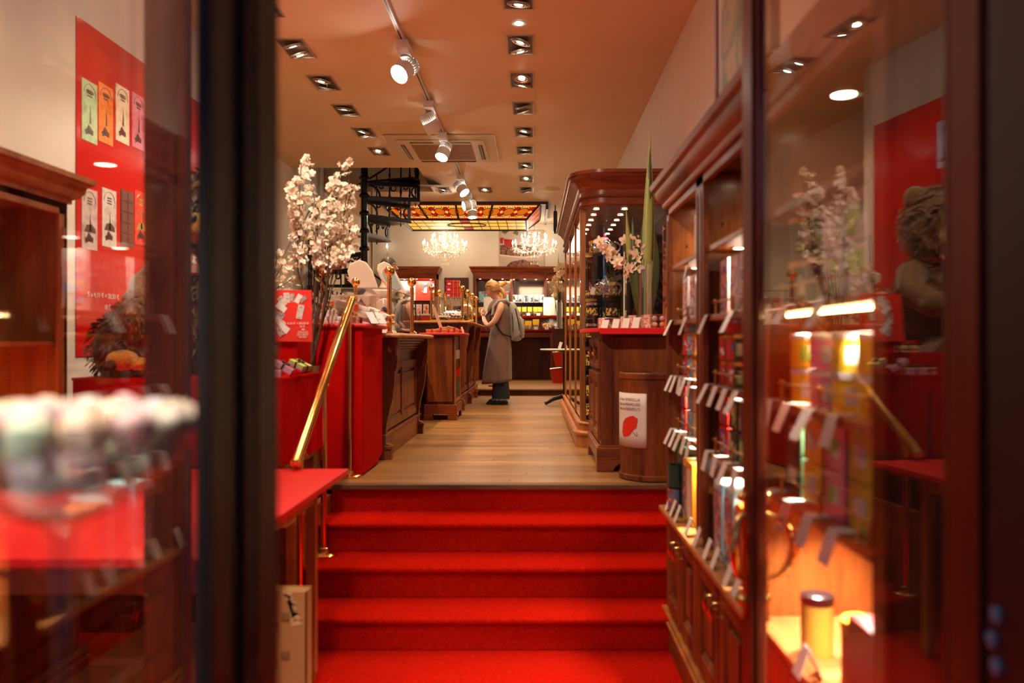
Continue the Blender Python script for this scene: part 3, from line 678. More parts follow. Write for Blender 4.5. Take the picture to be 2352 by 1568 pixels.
# cardboard boxes
M_CB = mat('brown_cardboard', (0.40,0.19,0.06), 0.75, var=.06, scale=10, bump=.05); M_CBD = mat('cardboard_print', (0.20,0.09,0.03), 0.7); M_TAPE = mat('shiny_packing_tape', (0.60,0.40,0.20), 0.2)
c = thing('cardboard_box', 'tall flattened torn cardboard box standing beside the table leg at the steps', 'box', (-1.0, 3.05, 0))
s = MB(); x0,x1,y0,y1,h = -1.16,-.826,2.9,2.975,.60
for (a,b_,c_,d_) in ((x0,x1,y0,y0+.005),(x0,x1,y1-.005,y1),(x0,x0+.005,y0,y1),(x1-.005,x1,y0,y1)): s.box(a,b_,c_,d_,0,h)
s.box(x0,x1,y0,y1,0,.006); s.build('carton', M_CB, c)
s = MB(); s.add([(x0,y0,h),(x1,y0,h-.02),(x1-.01,y0+.07,h-.005),(x0,y0+.07,h+.02)],[(0,1,2,3)]); s.build('torn_flap', M_CB, c)
s = MB()
for i in range(9): s.add([(x1-.09+.006*i, y0-.002, h-.0-.012*i+.01*(i%2)),(x1-.05+.005*i,y0-.002,h-.012*i-.01*(i%3)),(x1-.06,y0-.002,h-.012*i-.03)],[(0,1,2)])
s.build('tape_strip', M_TAPE, c)
for i,(u,w) in enumerate([(.10,.42),(.17,.47),(.24,.50),(.10,.29),(.17,.33),(.24,.36)]):
    s = MB(); u2 = x0+.10+u*.6
    for q in range(3): s.box(u2+q*.011, u2+.007+q*.011, y0-.003, y0-.0005, w, w+.024)
    s.box(u2,u2+.03,y0-.003,y0-.0005,w-.004,w-.001); s.build('handling_mark', M_CBD, c)
s = text_on('THIS SIDE UP', .035, (x0+.22,y0-.002,.20), (1,0,0.28), (0,-1,0), W=(-.28,0,1)); s.build('lettering', M_CBD, c)
c = thing('cardboard_box', 'flat-topped taped cardboard box on the red carpet under the table', 'box', (-1.35, 2.8, 0))
s = MB(); s.box(-1.53,-1.19,2.35,3.15,0,.40); s.build('carton', M_CB, c, bev=.004)
s = MB(); s.box(-1.53,-1.19,2.74,2.79,.4,.402); s.box(-1.385,-1.335,2.35,3.15,.4,.4015); s.build('tape_strip', M_TAPE, c)

# ------------------------------------------------------------------ red draped display left of the handrail
t = thing('draped_counter', 'wide red-draped display counter holding chocolate bars beside the handrail', 'counter', (-1.85, 4.5, 0))
s = MB(); s.box(-2.38,-1.31,4.14,4.74,0,.88); s.build('wooden_base', M_WD, t)
s = MB(); s.box(-1.312,-1.295,4.14,4.74,.84,.862); s.box(-2.38,-1.3,4.125,4.14,.84,.862); s.build('base_moulding', M_WY, t)
s = MB(); N = 60
def drape(mb, path, z0, z1, amp=.008, seed=3):
    rnd = random.Random(seed); g = []
    for i, (p, nrm) in enumerate(path):
        o = amp*(sin(i*1.1)+.6*sin(i*.37+1)); row = []
        for j in range(6):
            w = j/5; row.append(V((p[0]+nrm[0]*(o*(1-w)+.004), p[1]+nrm[1]*(o*(1-w)+.004), z0+(z1-z0)*w)))
        g.append(row)
    mb.sheet(g)
path = [((-2.38, 4.86-.02*i), (-1,0)) for i in range(37)]+[((-2.38+.03*i, 4.12), (0,-1)) for i in range(36)]+[((-1.30, 4.12+.02*i), (1,0)) for i in range(38)]
drape(s, path, .865, 1.318); s.box(-2.385,-1.293,4.113,4.87,1.312,1.324); s.build('cloth', M_CLOTH, t, smooth=60)
s = MB(); s.add([(-1.42,4.105,.87),(-1.405,4.105,.87),(-1.41,4.105,1.25),(-1.425,4.105,1.22)],[(0,1,2,3)]); s.build('cloth_slit', M_BLACK, t)
# big red draped counter on the landing
t = thing('draped_counter', 'tall counter fully covered in smooth red cloth at the top of the steps', 'counter', (-1.5, 5.35, ZU))
s = MB(); s.box(-2.2,-1.085,5.06,5.63,ZU+.015,1.60); s.build('cloth_front', M_CLOTH, t, bev=.012)
s = MB(); s.add([(-1.084,5.06,ZU+.006),(-1.075,5.5,ZU+.02),(-1.07,5.64,ZU+.075),(-1.07,5.64,1.6),(-1.084,5.06,1.6)],[(0,1,2,3,4)]); s.add([(-2.2,5.055,ZU+.01),(-1.22,5.05,ZU+.01),(-1.085,5.057,ZU+.005),(-1.085,5.057,1.6),(-1.22,5.05,1.6),(-2.2,5.055,1.6)],[(0,1,4,5),(1,2,3,4)]); s.build('cloth_side', M_CLOTH, t)
s = MB(); s.box(-2.22,-1.05,5.03,5.75,1.60,1.628); s.build('cloth_top', mat('red_felt_top', (0.60,0.01,0.012), .6), t, bev=.012)

# white ribboned boxes on that counter
M_OR = mat('orange_satin_ribbon', (0.85,0.13,0.03), 0.35); M_WBOX = mat('pale_gift_card', (0.78,0.68,0.58), 0.45, var=.02)
def ribbon_box(label, cx, cy, z, sx, sy, sz, rz=0, ry=0, rib='x', group='white ribboned chocolate boxes', mb_=None, mr=None, cat='gift box', bow=False, name='gift_box'):
    r = thing(name, label, cat, (cx,cy,z), rz, group); R = Matrix.Rotation(ry,4,'Y')
    def pt(mb, nm, m, par=r, **kw): mb.xf(R); o = bpy.data.objects.new(nm, mb.mesh(nm, m)); COL.objects.link(o); o.parent = par; b_ = o.modifiers.new('e','BEVEL'); b_.width = .002; b_.segments = 1; return o
    s = MB(); s.box(-sx/2,sx/2,-sy/2,sy/2,0,sz*.45); pt(s, 'box_base', mb_ or M_WBOX)
    s = MB(); s.box(-sx/2-.002,sx/2+.002,-sy/2-.002,sy/2+.002,sz*.45+.001,sz); pt(s, 'lid', mb_ or M_WBOX)
    s = MB(); w = .012; e = .0035
    if rib in ('x','xy'): s.box(-w+sx*.12,w+sx*.12,-sy/2-e,sy/2+e,-.0005,sz+e)
    if rib in ('y','xy'): s.box(-sx/2-e,sx/2+e,-w,w,-.0005,sz+e)
    if rib == 'd': s.add([(-sx*.30,-sy/2-e,sz+e),(-sx*.22,-sy/2-e,sz+e),(-sx*.02,-sy/2-e,0),(-sx*.12,-sy/2-e,0)],[(0,1,2,3)]); s.box(-sx*.30,-sx*.22,-sy/2-e,sy/2,sz,sz+e)
    ro = pt(s, 'ribbon', mr or M_OR)
    if bow:
        s = MB()
        for q in (0.5,2.6,4.2,5.6): s.ell((.018*cos(q)+sx*.12*(rib!='y'),.018*sin(q),sz+.012),.018,.008,.010,8,5,R=Matrix.Rotation(q,3,'Z'))
        pt(s, 'bow', mr or M_OR, ro)
    return r
ZT = 1.629
ribbon_box('flat white ribboned box at the left end of the bottom layer on the red counter', -1.34, 5.22, ZT, .20,.26,.043, rib='d')
ribbon_box('flat white box in the middle of the bottom layer on the red counter', -1.185, 5.2, ZT, .105,.22,.043, rib='y')
ribbon_box('flat white box at the right end of the bottom layer, behind the handrail top', -1.06+.0, 5.30, ZT, .12,.18,.036, rib='y')
ribbon_box('white ribboned box lying on the left of the second layer', -1.36, 5.22, ZT+.044, .19,.24,.043, rib='d')
ribbon_box('white ribboned box tipped up on top of the left pile beside the flower branches', -1.34, 5.30, ZT+.115, .18,.2,.035, ry=.28, rib='x')
ribbon_box('white box with orange band slanting down towards the handrail', -1.18, 5.26, ZT+.085, .23,.2,.045, ry=.26, rib='x')
ribbon_box('small slanted white box with an orange band beneath the clear display case', -1.045, 5.36, ZT+.055, .13,.15,.035, ry=.45, rib='x')
ribbon_box('upright white gift cube with orange bow inside the clear acrylic box', -1.30, 5.62, ZT+.09, .085,.08,.085, rib='xy', bow=True)
s = MB(); x0,x1,y0,y1,z0,z1 = -1.37,-1.13,5.5,5.74,ZT,ZT+.20
for a in ((x0,x1,y0,y0+.003,z0,z1),(x0,x1,y1-.003,y1,z0,z1),(x0,x0+.003,y0,y1,z0,z1),(x1-.003,x1,y0,y1,z0,z1),(x0-.02,x1+.02,y0-.02,y1+.02,z1,z1+.004),(x0+.01,x1-.01,y0+.01,y1-.01,z0+.084,z0+.087)): s.box(*a)
ac = s.build('acrylic_case', M_CLEAR); tag(ac, 'clear acrylic display box holding a ribboned gift cube behind the handrail top', 'display case')
s = MB(); s.box(x0-.022,x1+.022,y0-.022,y0-.019,z1-.001,z1+.006); s.build('rim', M_WHITE, ac)
for i,(x,y) in enumerate(((-1.04,5.12),(-1.0,5.20))):
    s = MB(); s.add([(x,y,ZT),(x+.045,y+.01,ZT),(x+.0,y+.03,ZT+.075),(x-.045,y+.02,ZT+.075)],[(0,1,2,3)]); s.add([(x-.045,y+.02,ZT+.075),(x,y+.03,ZT+.075),(x+.02,y+.06,ZT),(x-.02,y+.05,ZT)],[(0,1,2,3)])
    tag(s.build('price_card', M_CARD), 'folded white price card leaning at the right edge of the red counter, %s one' % ('nearer','further')[i], 'price card', 'folded cards on the red counter')
# chocolates in cellophane beside the case post
for i,(x,y) in enumerate(((-.99,5.34),(-.965,5.46),(-1.02,5.5))):
    s = MB(); [s.ell((x+random.uniform(-.02,.02),y+random.uniform(-.02,.02),ZT+.012+.016*k),.016,.016,.012,8,5) for k in range(4)]
    tag(s.build('biscuit_pile', mat('golden_biscuit', (.70,.33,.05), .5), smooth=True), 'small pile of golden biscuits at the corner of the red counter, %s' % ('nearest','rightmost','behind')[i], 'biscuits', 'golden biscuit piles')

# ------------------------------------------------------------------ red poster stand, gift bars and boxes by the entrance side
ST = thing('step_display', 'tall narrow red-covered display riser behind the chocolate bar stacks', 'display', (-1.55, 4.62, 1.325))
s = MB(); s.box(-1.72,-1.34,4.52,4.80,1.325,1.52); s.build('red_block', M_CLOTH, ST, bev=.008)
s = MB(); s.box(-1.70,-1.44,4.30,4.50,1.325,1.45); s.build('red_front_block', M_CLOTH, ST, bev=.008)
po = thing('promotion_poster', 'red showcard picturing scattered chocolate bars with a five-bar price offer', 'poster', (-1.42, 4.5, 1.52))
py = 4.50; u0 = at(640,0,py).x-.10; u1 = at(712,0,py).x; zb_, zt_ = at(0,783,py).z, at(0,665,py).z
O = V((u0, py, zb_)); Wp = u1-u0; Hp = zt_-zb_
s = MB(); s.add([(u0,py,zb_),(u1+.012,py,zb_-.004),(u1-.0,py+.03,zt_),(u0,py+.03,zt_),(u0,py+.008,zb_),(u1+.012,py+.008,zb_-.004),(u1,py+.038,zt_),(u0,py+.038,zt_)],[(0,1,2,3),(4,7,6,5),(0,3,7,4),(1,5,6,2),(0,4,5,1),(3,2,6,7)]); s.build('card', mat('red_poster_print', (0.70,0.03,0.015), .4), po)
M_ph = [prints('photo_print_a', [(.35,.22,.18),(.6,.5,.45),(.2,.1,.08),(.7,.6,.5)], 60, smooth=True), prints('photo_print_b', [(.5,.4,.35),(.75,.68,.6),(.3,.2,.15)], 80, smooth=True), M_CARD]
def pp(u, w, d=.003): return V((u0+u*Wp, py+.03*w-d, zb_+w*Hp))
for i,(u,w,a,sz) in enumerate([(.62,.83,.3,.034),(.50,.84,.1,.036),(.74,.83,-.5,.030),(.84,.82,-.9,.025),(.42,.78,.7,.034),(.40,.66,.9,.036),(.36,.52,1.2,.034),(.38,.38,.9,.036),(.46,.26,.9,.040),(.38,.20,.6,.036),(.79,.57,-.2,.038)]):
    s = MB(); sz *= .78; c0 = pp(u,w,.002+.0006*i); hh = sz*(1.35 if i == 10 else 1.1)
    s.add([c0+V((cos(a)*x-sin(a)*y_, 0, sin(a)*x+cos(a)*y_)) for x,y_ in ((-sz*.6,-hh),(sz*.6,-hh),(sz*.6,hh),(-sz*.6,hh))],[(0,1,2,3)]); s.build('printed_photo', M_ph[i%3], po)
M_LET = mat('white_lettering', (.85,.80,.74), .5)
text_on('5 x 4,10 € = 20,50 €', .0175, pp(.70,.325,.006), (1,0,0), (0,-1,0)).build('lettering', M_LET, po)
s = MB(); s.box(pp(.76,0,0).x, pp(.98,0,0).x, py+.002, py+.003, pp(0,.345,0).z, pp(0,.35,0).z); s.build('strike_through', M_LET, po)
text_on('18 €', .0165, pp(.84,.265,.006), (1,0,0), (0,-1,0)).build('lettering', M_LET, po)
for k,(tx,sz) in enumerate((('DELICES',.016),('DU ROY',.0175),('BRUSSELS',.0105))): text_on(tx, sz, pp(.86,.155-.05*k+(.012 if k == 2 else 0),.006), (1,0,0), (0,-1,0)).build('lettering', M_LET, po)
s = MB(); c0 = pp(.86,.215,.006); s.add([c0+V(p) for p in ((-.008,0,0),(.008,0,0),(.010,0,.007),(.004,0,.004),(0,0,.010),(-.004,0,.004),(-.010,0,.007))],[tuple(range(7))]); s.build('crown_mark', M_LET, po)
# stacks of wrapped bars
M_BARS = [mat('pink_wrapper',(.72,.30,.36),.4), mat('lilac_wrapper',(.48,.36,.58),.4), mat('red_wrapper',(.62,.03,.03),.4), mat('lime_wrapper',(.55,.58,.15),.4), mat('cream_wrapper',(.72,.60,.45),.4), mat('sky_wrapper',(.35,.5,.62),.4)]
def bar_stack(label, x, y, z, n, cols, rz=0, tilt=0):
    r = thing('chocolate_stack', label, 'chocolate bars', (x,y,z), rz, 'ribbon-tied chocolate bar stacks'); R = Matrix.Rotation(tilt,4,'Y')
    for k in range(n):
        s = MB(); s.box(-.055,.055,-.035,.035,.010*k,.010*k+.009); s.xf(R); o = bpy.data.objects.new('wrapped_bar', s.mesh('wrapped_bar', M_BARS[cols[k%len(cols)]])); COL.objects.link(o); o.parent = r
    s = MB(); H = n*.01; s.box(-.006,.006,-.037,.037,-.001,H+.0015); s.box(-.057,.057,-.006,.006,-.001,H+.001); s.xf(R); o = bpy.data.objects.new('ribbon', s.mesh('ribbon', M_RIB)); COL.objects.link(o); o.parent = r
    s = MB(); s.ell((.014,0,H+.008),.014,.005,.007,8,5); s.ell((-.014,0,H+.008),.014,.005,.007,8,5); s.xf(R); o2 = bpy.data.objects.new('bow', s.mesh('bow', M_RIB, True)); COL.objects.link(o2); o2.parent = o
    return r
bar_stack('upright stack of pink and lilac wrapped chocolate bars tied with brown ribbon', -1.385, 4.20, 1.325, 4, [0,1,0,4], .2)
bar_stack('tied pink chocolate bars leaning on the pile by the handrail', -1.36, 4.30, 1.355, 4, [2,0,1,0], .1, .55)
bar_stack('lime green wrapped bar pack with brown bow beside the handrail', -1.30+.0, 4.42, 1.36, 4, [2,1,3,3], -.5, .35)
bar_stack('tied stack of cream and pink bars at the left end of the row', -1.47, 4.22, 1.325, 4, [4,0,2,4], -.3)
bar_stack('small pack of orange and cream bars on the red riser', -1.47, 4.38, 1.45, 4, [4,2,3,4], .1)
bar_stack('lilac bar stack seen between the dark posts', -1.95, 4.25, 1.325, 5, [0,5,4,1,2], .4, -.5)
bar_stack('red and sky blue bar stack behind the dark jamb', -1.72, 4.28, 1.325, 5, [2,5,2,0,4], .1)
for k in range(4):
    r_ = ribbon_box('flat red ribbon-tied gift box %s in the pile behind the bear' % ('at the bottom','second from the bottom','third from the bottom','on the very top')[k], -1.62-.01*k, 4.78, 1.52+.021*k, .20,.13,.02, rib='x', group='flat red gift boxes', mb_=mat('red_gift_card',(.5,.02,.02),.4), mr=M_RIB)
ribbon_box('small lilac gift box with a brown bow on the flat red gift boxes', -1.62, 4.78, 1.606, .075,.06,.075, rib='xy', group='flat red gift boxes', mb_=mat('lilac_gift_card',(.36,.25,.30),.4), mr=M_RIB, bow=True)

# plush bears (generic)
def fur(name, c): 
    return mat(name, c, 0.95, var=.35, scale=55, bump=1.0, sheen=.5, spec=.1)
M_FUR = fur('shaggy_brown_fur', (.20,.095,.03)); M_FUR2 = fur('golden_plush', (.72,.34,.05)); M_PLAID = prints('plaid_ribbon', [(.55,.02,.02),(.6,.05,.03),(.08,.12,.05),(.7,.6,.35)], 60)
def tufts(mb, c, rx, ry, rz, n, L, seed=1):
    rnd = random.Random(seed)
    for _ in range(n):
        z = rnd.uniform(-1,1); q = rnd.uniform(0,2*pi); r0 = sqrt(1-z*z); nn = V((r0*cos(q),r0*sin(q),z)); p = V((c[0]+nn.x*rx,c[1]+nn.y*ry,c[2]+nn.z*rz))
        d = (nn+V((rnd.uniform(-.5,.5),rnd.uniform(-.5,.5),-.9))).normalized()*L*rnd.uniform(.6,1.3); w = V((-sin(q),cos(q),0))*L*.16
        mb.add([p-w,p+w,p+d*.6+w*.6+nn*L*.18,p+d],[(0,1,2),(0,2,3)])
r = thing('plush_bear', 'large shaggy brown plush bear with a plaid ribbon seated on the red display', 'plush toy', (-1.92, 4.68, 1.325))
s = MB(); x,y,z = -1.92,4.68,1.325
s.ell((x,y,z+.36),.27,.25,.38,20,14); s.build('body', M_FUR, r, smooth=True)
s = MB(); s.ell((x,y-.03,z+.92),.23,.22,.25,20,14); hd = s.build('head', M_FUR, r, smooth=True)
s = MB(); s.ell((x+.05,y-.22,z+.82),.11,.12,.09,14,10); s.build('muzzle', M_FUR2, hd, smooth=True)
s = MB(); s.ell((x+.05,y-.34,z+.86),.035,.02,.025); s.build('nose', M_BLACK, hd, smooth=True)
for sg_ in (-1,1):
    s = MB(); s.ell((x+sg_*.17,y,z+1.10),.08,.05,.08,12,8); s.build('ear', M_FUR, hd, smooth=True)
    s = MB(); s.ell((x+sg_*.08+.03,y-.235,z+.98),.018,.012,.018); s.build('eye', M_BLACK, hd, smooth=True)
    s = MB(); s.tube([(x+sg_*.2,y-.02,z+.62),(x+sg_*.30,y-.12,z+.5),(x+sg_*.25,y-.25,z+.42)],[.10,.09,.08],12); s.ell((x+sg_*.25,y-.28,z+.41),.09,.10,.08,12,8); s.build('arm', M_FUR, r, smooth=True)
    s = MB(); s.tube([(x+sg_*.14,y-.10,z+.12),(x+sg_*.22,y-.38,z+.10)],[.12,.10],12); s.build('leg', M_FUR, r, smooth=True)
s = MB(); s.lathe([(.17,0),(.19,.02),(.17,.04)],(x,y-.02,z+.68),20,caps=False); s.ell((x+.08,y-.2,z+.7),.07,.03,.04); s.ell((x-.06,y-.2,z+.7),.07,.03,.04); s.tube([(x,y-.22,z+.7),(x+.03,y-.25,z+.56)],[.03,.035],6); s.build('plaid_ribbon', M_PLAID, r, smooth=True)
s = MB(); tufts(s,(x,y,z+.36),.27,.25,.38,1500,.07,1); tufts(s,(x,y-.03,z+.92),.23,.22,.25,1200,.06,2); s.build('fur', M_FUR, r, kind='stuff')
r = thing('plush_dog', 'small brown plush animal with a golden snout resting on the red drape', 'plush toy', (-2.2, 4.5, 1.325)); x,y,z = -2.20,4.30,1.325
s = MB(); s.ell((x-.02,y,z+.15),.14,.16,.19,16,12); s.ell((x+.07,y-.05,z+.30),.10,.11,.12,14,10); s.build('body', M_FUR, r, smooth=True)
s = MB(); s.ell((x+.06,y-.15,z+.09),.075,.09,.055,14,10); s.ell((x+.14,y-.14,z+.07),.06,.05,.035,12,8); s.build('snout', M_FUR2, r, smooth=True)
s = MB(); s.ell((x+.045,y-.235,z+.065),.026,.02,.028); s.build('nose', M_BLACK, r, smooth=True)
s = MB(); tufts(s,(x-.02,y,z+.15),.14,.16,.19,900,.05,3); tufts(s,(x+.07,y-.05,z+.30),.1,.11,.12,400,.04,4); s.build('fur', M_FUR, r, kind='stuff')

# ------------------------------------------------------------------ glossy red wall poster with bar pictures
wp = thing('wall_poster', 'big glossy red poster of chocolate bars on the left wall', 'poster', (-2.62, 5.3, 1.4))
xw = XLF+.006; Y0, Y1 = 4.61, 6.45; z0, z1 = 1.425, 3.40
s = MB(); s.box(XLF+.0005,xw,Y0,Y1,z0,z1); s.build('sheet', mat('glossy_red_print', (.62,.008,.006), .12, coat=.5), wp)
def onw(u, w): return V((xw+.002, u, w))
bars = [(4.66,2.70,(.42,.62,.34)),(4.84,2.735,(.85,.22,.02)),(5.04,2.79,(.78,.66,.48)),(5.245,2.80,(.62,.20,.30)),(5.47,2.85,(.38,.36,.62)),
        (4.66,2.06,(.50,.40,.36)),(4.88,2.10,(.55,.50,.45)),(5.10,2.13,(.12,.04,.03)),(5.28,2.16,(.62,.03,.02)),(5.47,2.24,(.02,.015,.015))]
for i,(y,z,c) in enumerate(bars):
    w_, h_ = .165, .36; o = MB(); o.box(xw,xw+.003,y,y+w_,z,z+h_); o = o.build('printed_bar', prints('bar_print_%d'%i,[c,tuple(min(1,k*1.25+.05) for k in c),tuple(k*.8 for k in c)],14,smooth=True,rough=.2), wp)
    ink = mat('dark_print',(.09,.04,.03),.4) if i not in (8,9) else M_GOLDP
    xx = xw+.0035
    if i == 7:
        s = MB()
        for k in range(5):
            for m in range(2): s.box(xx-.001,xx+.002,y+.008+.078*m,y+.078+.078*m,z+.012+.07*k,z+.07+.07*k)
        s.build('printed_square', mat('milk_chocolate',(.16,.05,.03),.35), o); continue
    s = MB()
    for k in range(3): s.box(xx-.0006,xx,y+w_*.34,y+w_*.66,z+h_*(.74+.045*k),z+h_*(.765+.045*k))
    pts = [V((xx, y+w_*(.5+.38*cos(q)), z+h_*(.78+.17*sin(q)))) for q in [pi*k/10 for k in range(11)]]; s.tube(pts, .0016, 4)
    s.add([(xx,y+w_*.46,z+h_*.30),(xx,y+w_*.60,z+h_*.30),(xx,y+w_*.56,z+h_*.52),(xx,y+w_*.535,z+h_*.66),(xx,y+w_*.51,z+h_*.52)],[(0,1,2,3,4)])
    s.add([(xx,y+w_*.12,z+h_*.28),(xx,y+w_*.9,z+h_*.28),(xx,y+w_*.86,z+h_*.36),(xx,y+w_*.62,z+h_*.42),(xx,y+w_*.3,z+h_*.40)],[(0,1,2,3,4)]) if i > 4 else None
    s.build('printed_motif', ink, o)
    s = MB()
    for k,(a_,b__) in enumerate(((.35,.16),(.58,.17),(.47,.21))): s.ob((xx+.0006*k,y+w_*a_,z+h_*b__),(.001,.045,.030),Matrix.Rotation(.4-.5*k,3,'X'))
    s.build('printed_chocolate', mat('dark_chocolate',(.07,.018,.012),.3), o)
    if i == 8: text_on('Suzanne', .036, (xx+.001,y+w_*.5,z+h_*.58), (0,1,0), (1,0,0)).build('lettering', M_GOLDP, o)
    if i == 9: text_on('85% Cacao', .026, (xx+.001,y+w_*.5,z+h_*.60), (0,1,0), (1,0,0)).build('lettering', M_GOLDP, o)
    if i < 5 or i > 7: text_on('DELICES', .022, (xx+.001,y+w_*.5,z+h_*.80), (0,1,0), (1,0,0)).build('lettering', ink, o)
text_on('5 x 4,10 € = 20,50 €', .042, (xw+.002,4.90,1.78), (0,1,0), (1,0,0)).build('lettering', M_LET, wp)
text_on('18 €', .042, (xw+.002,4.94,1.71), (0,1,0), (1,0,0)).build('lettering', M_LET, wp)

# ------------------------------------------------------------------ tall wall cabinet at far left
c = thing('wall_cabinet', 'tall mahogany wall cabinet with heavy cornice at the far left', 'cabinet', (-2.45, 3.0, .9))
xf = -2.30; y0, y1 = 1.2, 3.93
s = MB(); s.box(XLF,XLF+.02,y0,y1,.9,2.2); s.box(XLF,xf,y1-.025,y1,.9,2.2); s.box(XLF,xf,y0,y0+.025,.9,2.2); s.box(XLF,xf,y0,y1,2.16,2.2); s.box(XLF,xf,y0,y1,.88,.9); s.build('carcass', M_HON, c)
s = MB()
for (a,b_) in ((3.86,3.93),(2.55,2.62),(1.2,1.27)): s.box(xf-.02,xf,a,b_,.9,2.2)
s.box(xf-.02,xf,y0,y1,2.13,2.2); s.build('face_frame', M_HON, c, bev=.004)
s = MB(); cornice(s, [(XLF,y1),(xf,y1),(xf,y0)][::-1], 2.19, 1.25, 1.0); s.box(XLF,xf,y0,y1,2.2,2.3); s.build('cornice', M_HON, c, smooth=40)
for k,z in enumerate((1.49,1.08)):
    s = MB(); s.box(XLF+.02,xf-.03,y0+.03,y1-.04,z,z+.022); sh = s.build('shelf', M_HON, c, bev=.003)
    sb, sl = MB(), MB()
    for y in (3.45,3.2,2.9,2.2):
        puck(sb, sl, -2.46, y, z); 
        lamp('SPOT', (-2.46,y,z-.012), 9.0, WARMER, target=(-2.5,y,0), parent=c, angle=140, blend=.8, size=.02)
    sb.build('puck_rim', M_BRASSD, sh); sl.build('puck_lens', M_PUCK, sh)
sb, sl = MB(), MB(); puck(sb, sl, -2.44, 3.4, 2.16, .03); puck(sb, sl, -2.44, 3.05, 2.16, .03); sb.build('puck_rim', M_BRASSD, c); sl.build('puck_lens', M_PUCK, c)
s = MB()
for k in range(16): s.cyl((XLF+.08,3.904,.92+.035*k),(XLF+.08,3.907,.92+.035*k),.004,n=6); s.cyl((xf-.08,3.904,.92+.035*k),(xf-.08,3.907,.92+.035*k),.004,n=6)
s.build('peg_holes', M_BLACK, c)
s = MB(); s.box(-2.62,-2.60,3.0,3.16,1.515,1.75); fr_ = s.build('framed_picture', M_HON); tag(fr_, 'small framed picture standing on the shelf of the left wall cabinet', 'picture')
fr_.rotation_euler = (0,0,0); s = MB(); s.box(-2.60,-2.597,3.015,3.145,1.53,1.735); s.build('photo', prints('yellow_black_photo',[(.02,.02,.02),(.55,.5,.45),(.8,.45,.03),(.03,.02,.02)],9,smooth=True), fr_)

for i,(x,y,e) in enumerate(((-.60,1.0,45),(-.85,1.6,12),(-.72,.50,70))):  # ceiling spots added to brighten the macaron bowl
    downlight(x, y, 'added fill spotlight over the display window, %s' % ('directly above the macaron bowl','behind the macaron bowl','nearest the street')[i], 'display window fill spotlights', tilt=((0,0),(0,0)), energy=e, color=NEUT)
# ------------------------------------------------------------------ macarons in a glass pedestal bowl
bx, by, bz = -.545, .92, 1.375
g = thing('pedestal_bowl', 'tall-stemmed clear glass bowl heaped with macarons at the near left', 'bowl', (bx, by, .95))
M_GLS = pane_mat('bowl_glass', r0=0.07, tint=(.93,.95,.95), boost=1.3)
s = MB(); s.lathe([(.005,.0),(.04,.005),(.085,.025),(.120,.060),(.148,.112),(.153,.112),(.126,.058),(.088,.018),(.04,-.004),(.005,-.008)], (bx,by,bz-.062), 40, caps=False); s.build('bowl', M_GLS, g, smooth=60)
s = MB(); s.lathe([(.08,0),(.08,.006),(.02,.02),(.010,.06),(.009,.22),(.014,.29),(.012,.33),(.020,.355),(.03,.362)], (bx,by,.95), 28); s.build('stem', M_GLS, g, smooth=60)
MC = [('pink',(.80,.38,.42)),('pastel yellow',(.85,.70,.25)),('mint green',(.50,.72,.42)),('cream',(.85,.74,.58)),('lilac',(.50,.36,.48)),('orange',(.85,.42,.12)),('coffee brown',(.45,.26,.14)),('raspberry',(.60,.10,.16))]
protos = {}
for nm,(c0) in MC:
    r = thing('macaron', '%s macaron heaped with others in the glass pedestal bowl' % nm, 'macaron', (0,0,0), group='%s macarons in the bowl' % nm)
    m = mat(nm.replace(' ','_')+'_meringue', tuple(.62*k_+.38*.9 for k_ in c0), .7, bump=.1, scale=60)
    for sg_ in (1,-1):
        s = MB(); s.lathe([(.0195,0),(.021,.003),(.0195,.0055),(.021,.007),(.019,.012),(.011,.016),(.001,.017)], (0,0,0), 18, caps=False); s.v = [V((p.x,p.y,(p.z+.003)*sg_)) for p in s.v]; s.build('shell', m, r, smooth=60)
    s = MB(); s.lathe([(.018,-.003),(.0195,0),(.018,.003)], n=16); s.build('filling', mat('macaron_cream',(.80,.70,.60),.5), r, smooth=60)
    protos[nm] = r
rnd = random.Random(5); first = set(); names = [n for n,_ in MC]; k = 0
for ring,(R,z,n,) in enumerate(((.112,.012,15),(.125,.042,16),(.080,-.008,10),(.085,.042,11),(.045,-.012,6),(.045,.045,6),(.0,.046,1))):
    for i in range(n):
        q = 2*pi*i/max(n,1)+.3*ring; nm = names[(k*3+ring)%8]; k += 1
        o = protos[nm] if nm not in first else copy_tree(protos[nm]); first.add(nm)
        o.location = (bx+R*cos(q), by+R*sin(q), bz+z+rnd.uniform(-.003,.003)); o.rotation_euler = (pi/2+rnd.uniform(-.5,.5)*(ring<3), rnd.uniform(-.3,.3), q+rnd.uniform(-.5,.5)+(pi/2 if ring%2 else 0))
s = MB(); s.lathe([(.10,0),(.10,.92),(.24,.92),(.24,.948),(.0,.948)], (bx,by,0), 32); tag(s.build('plinth', mat('bounce_white',(.75,.72,.70),.3), smooth=30), 'round plinth under the macaron bowl, white top added to bounce light', 'plinth')  # out of view, widened and whitened to bounce light onto the macarons
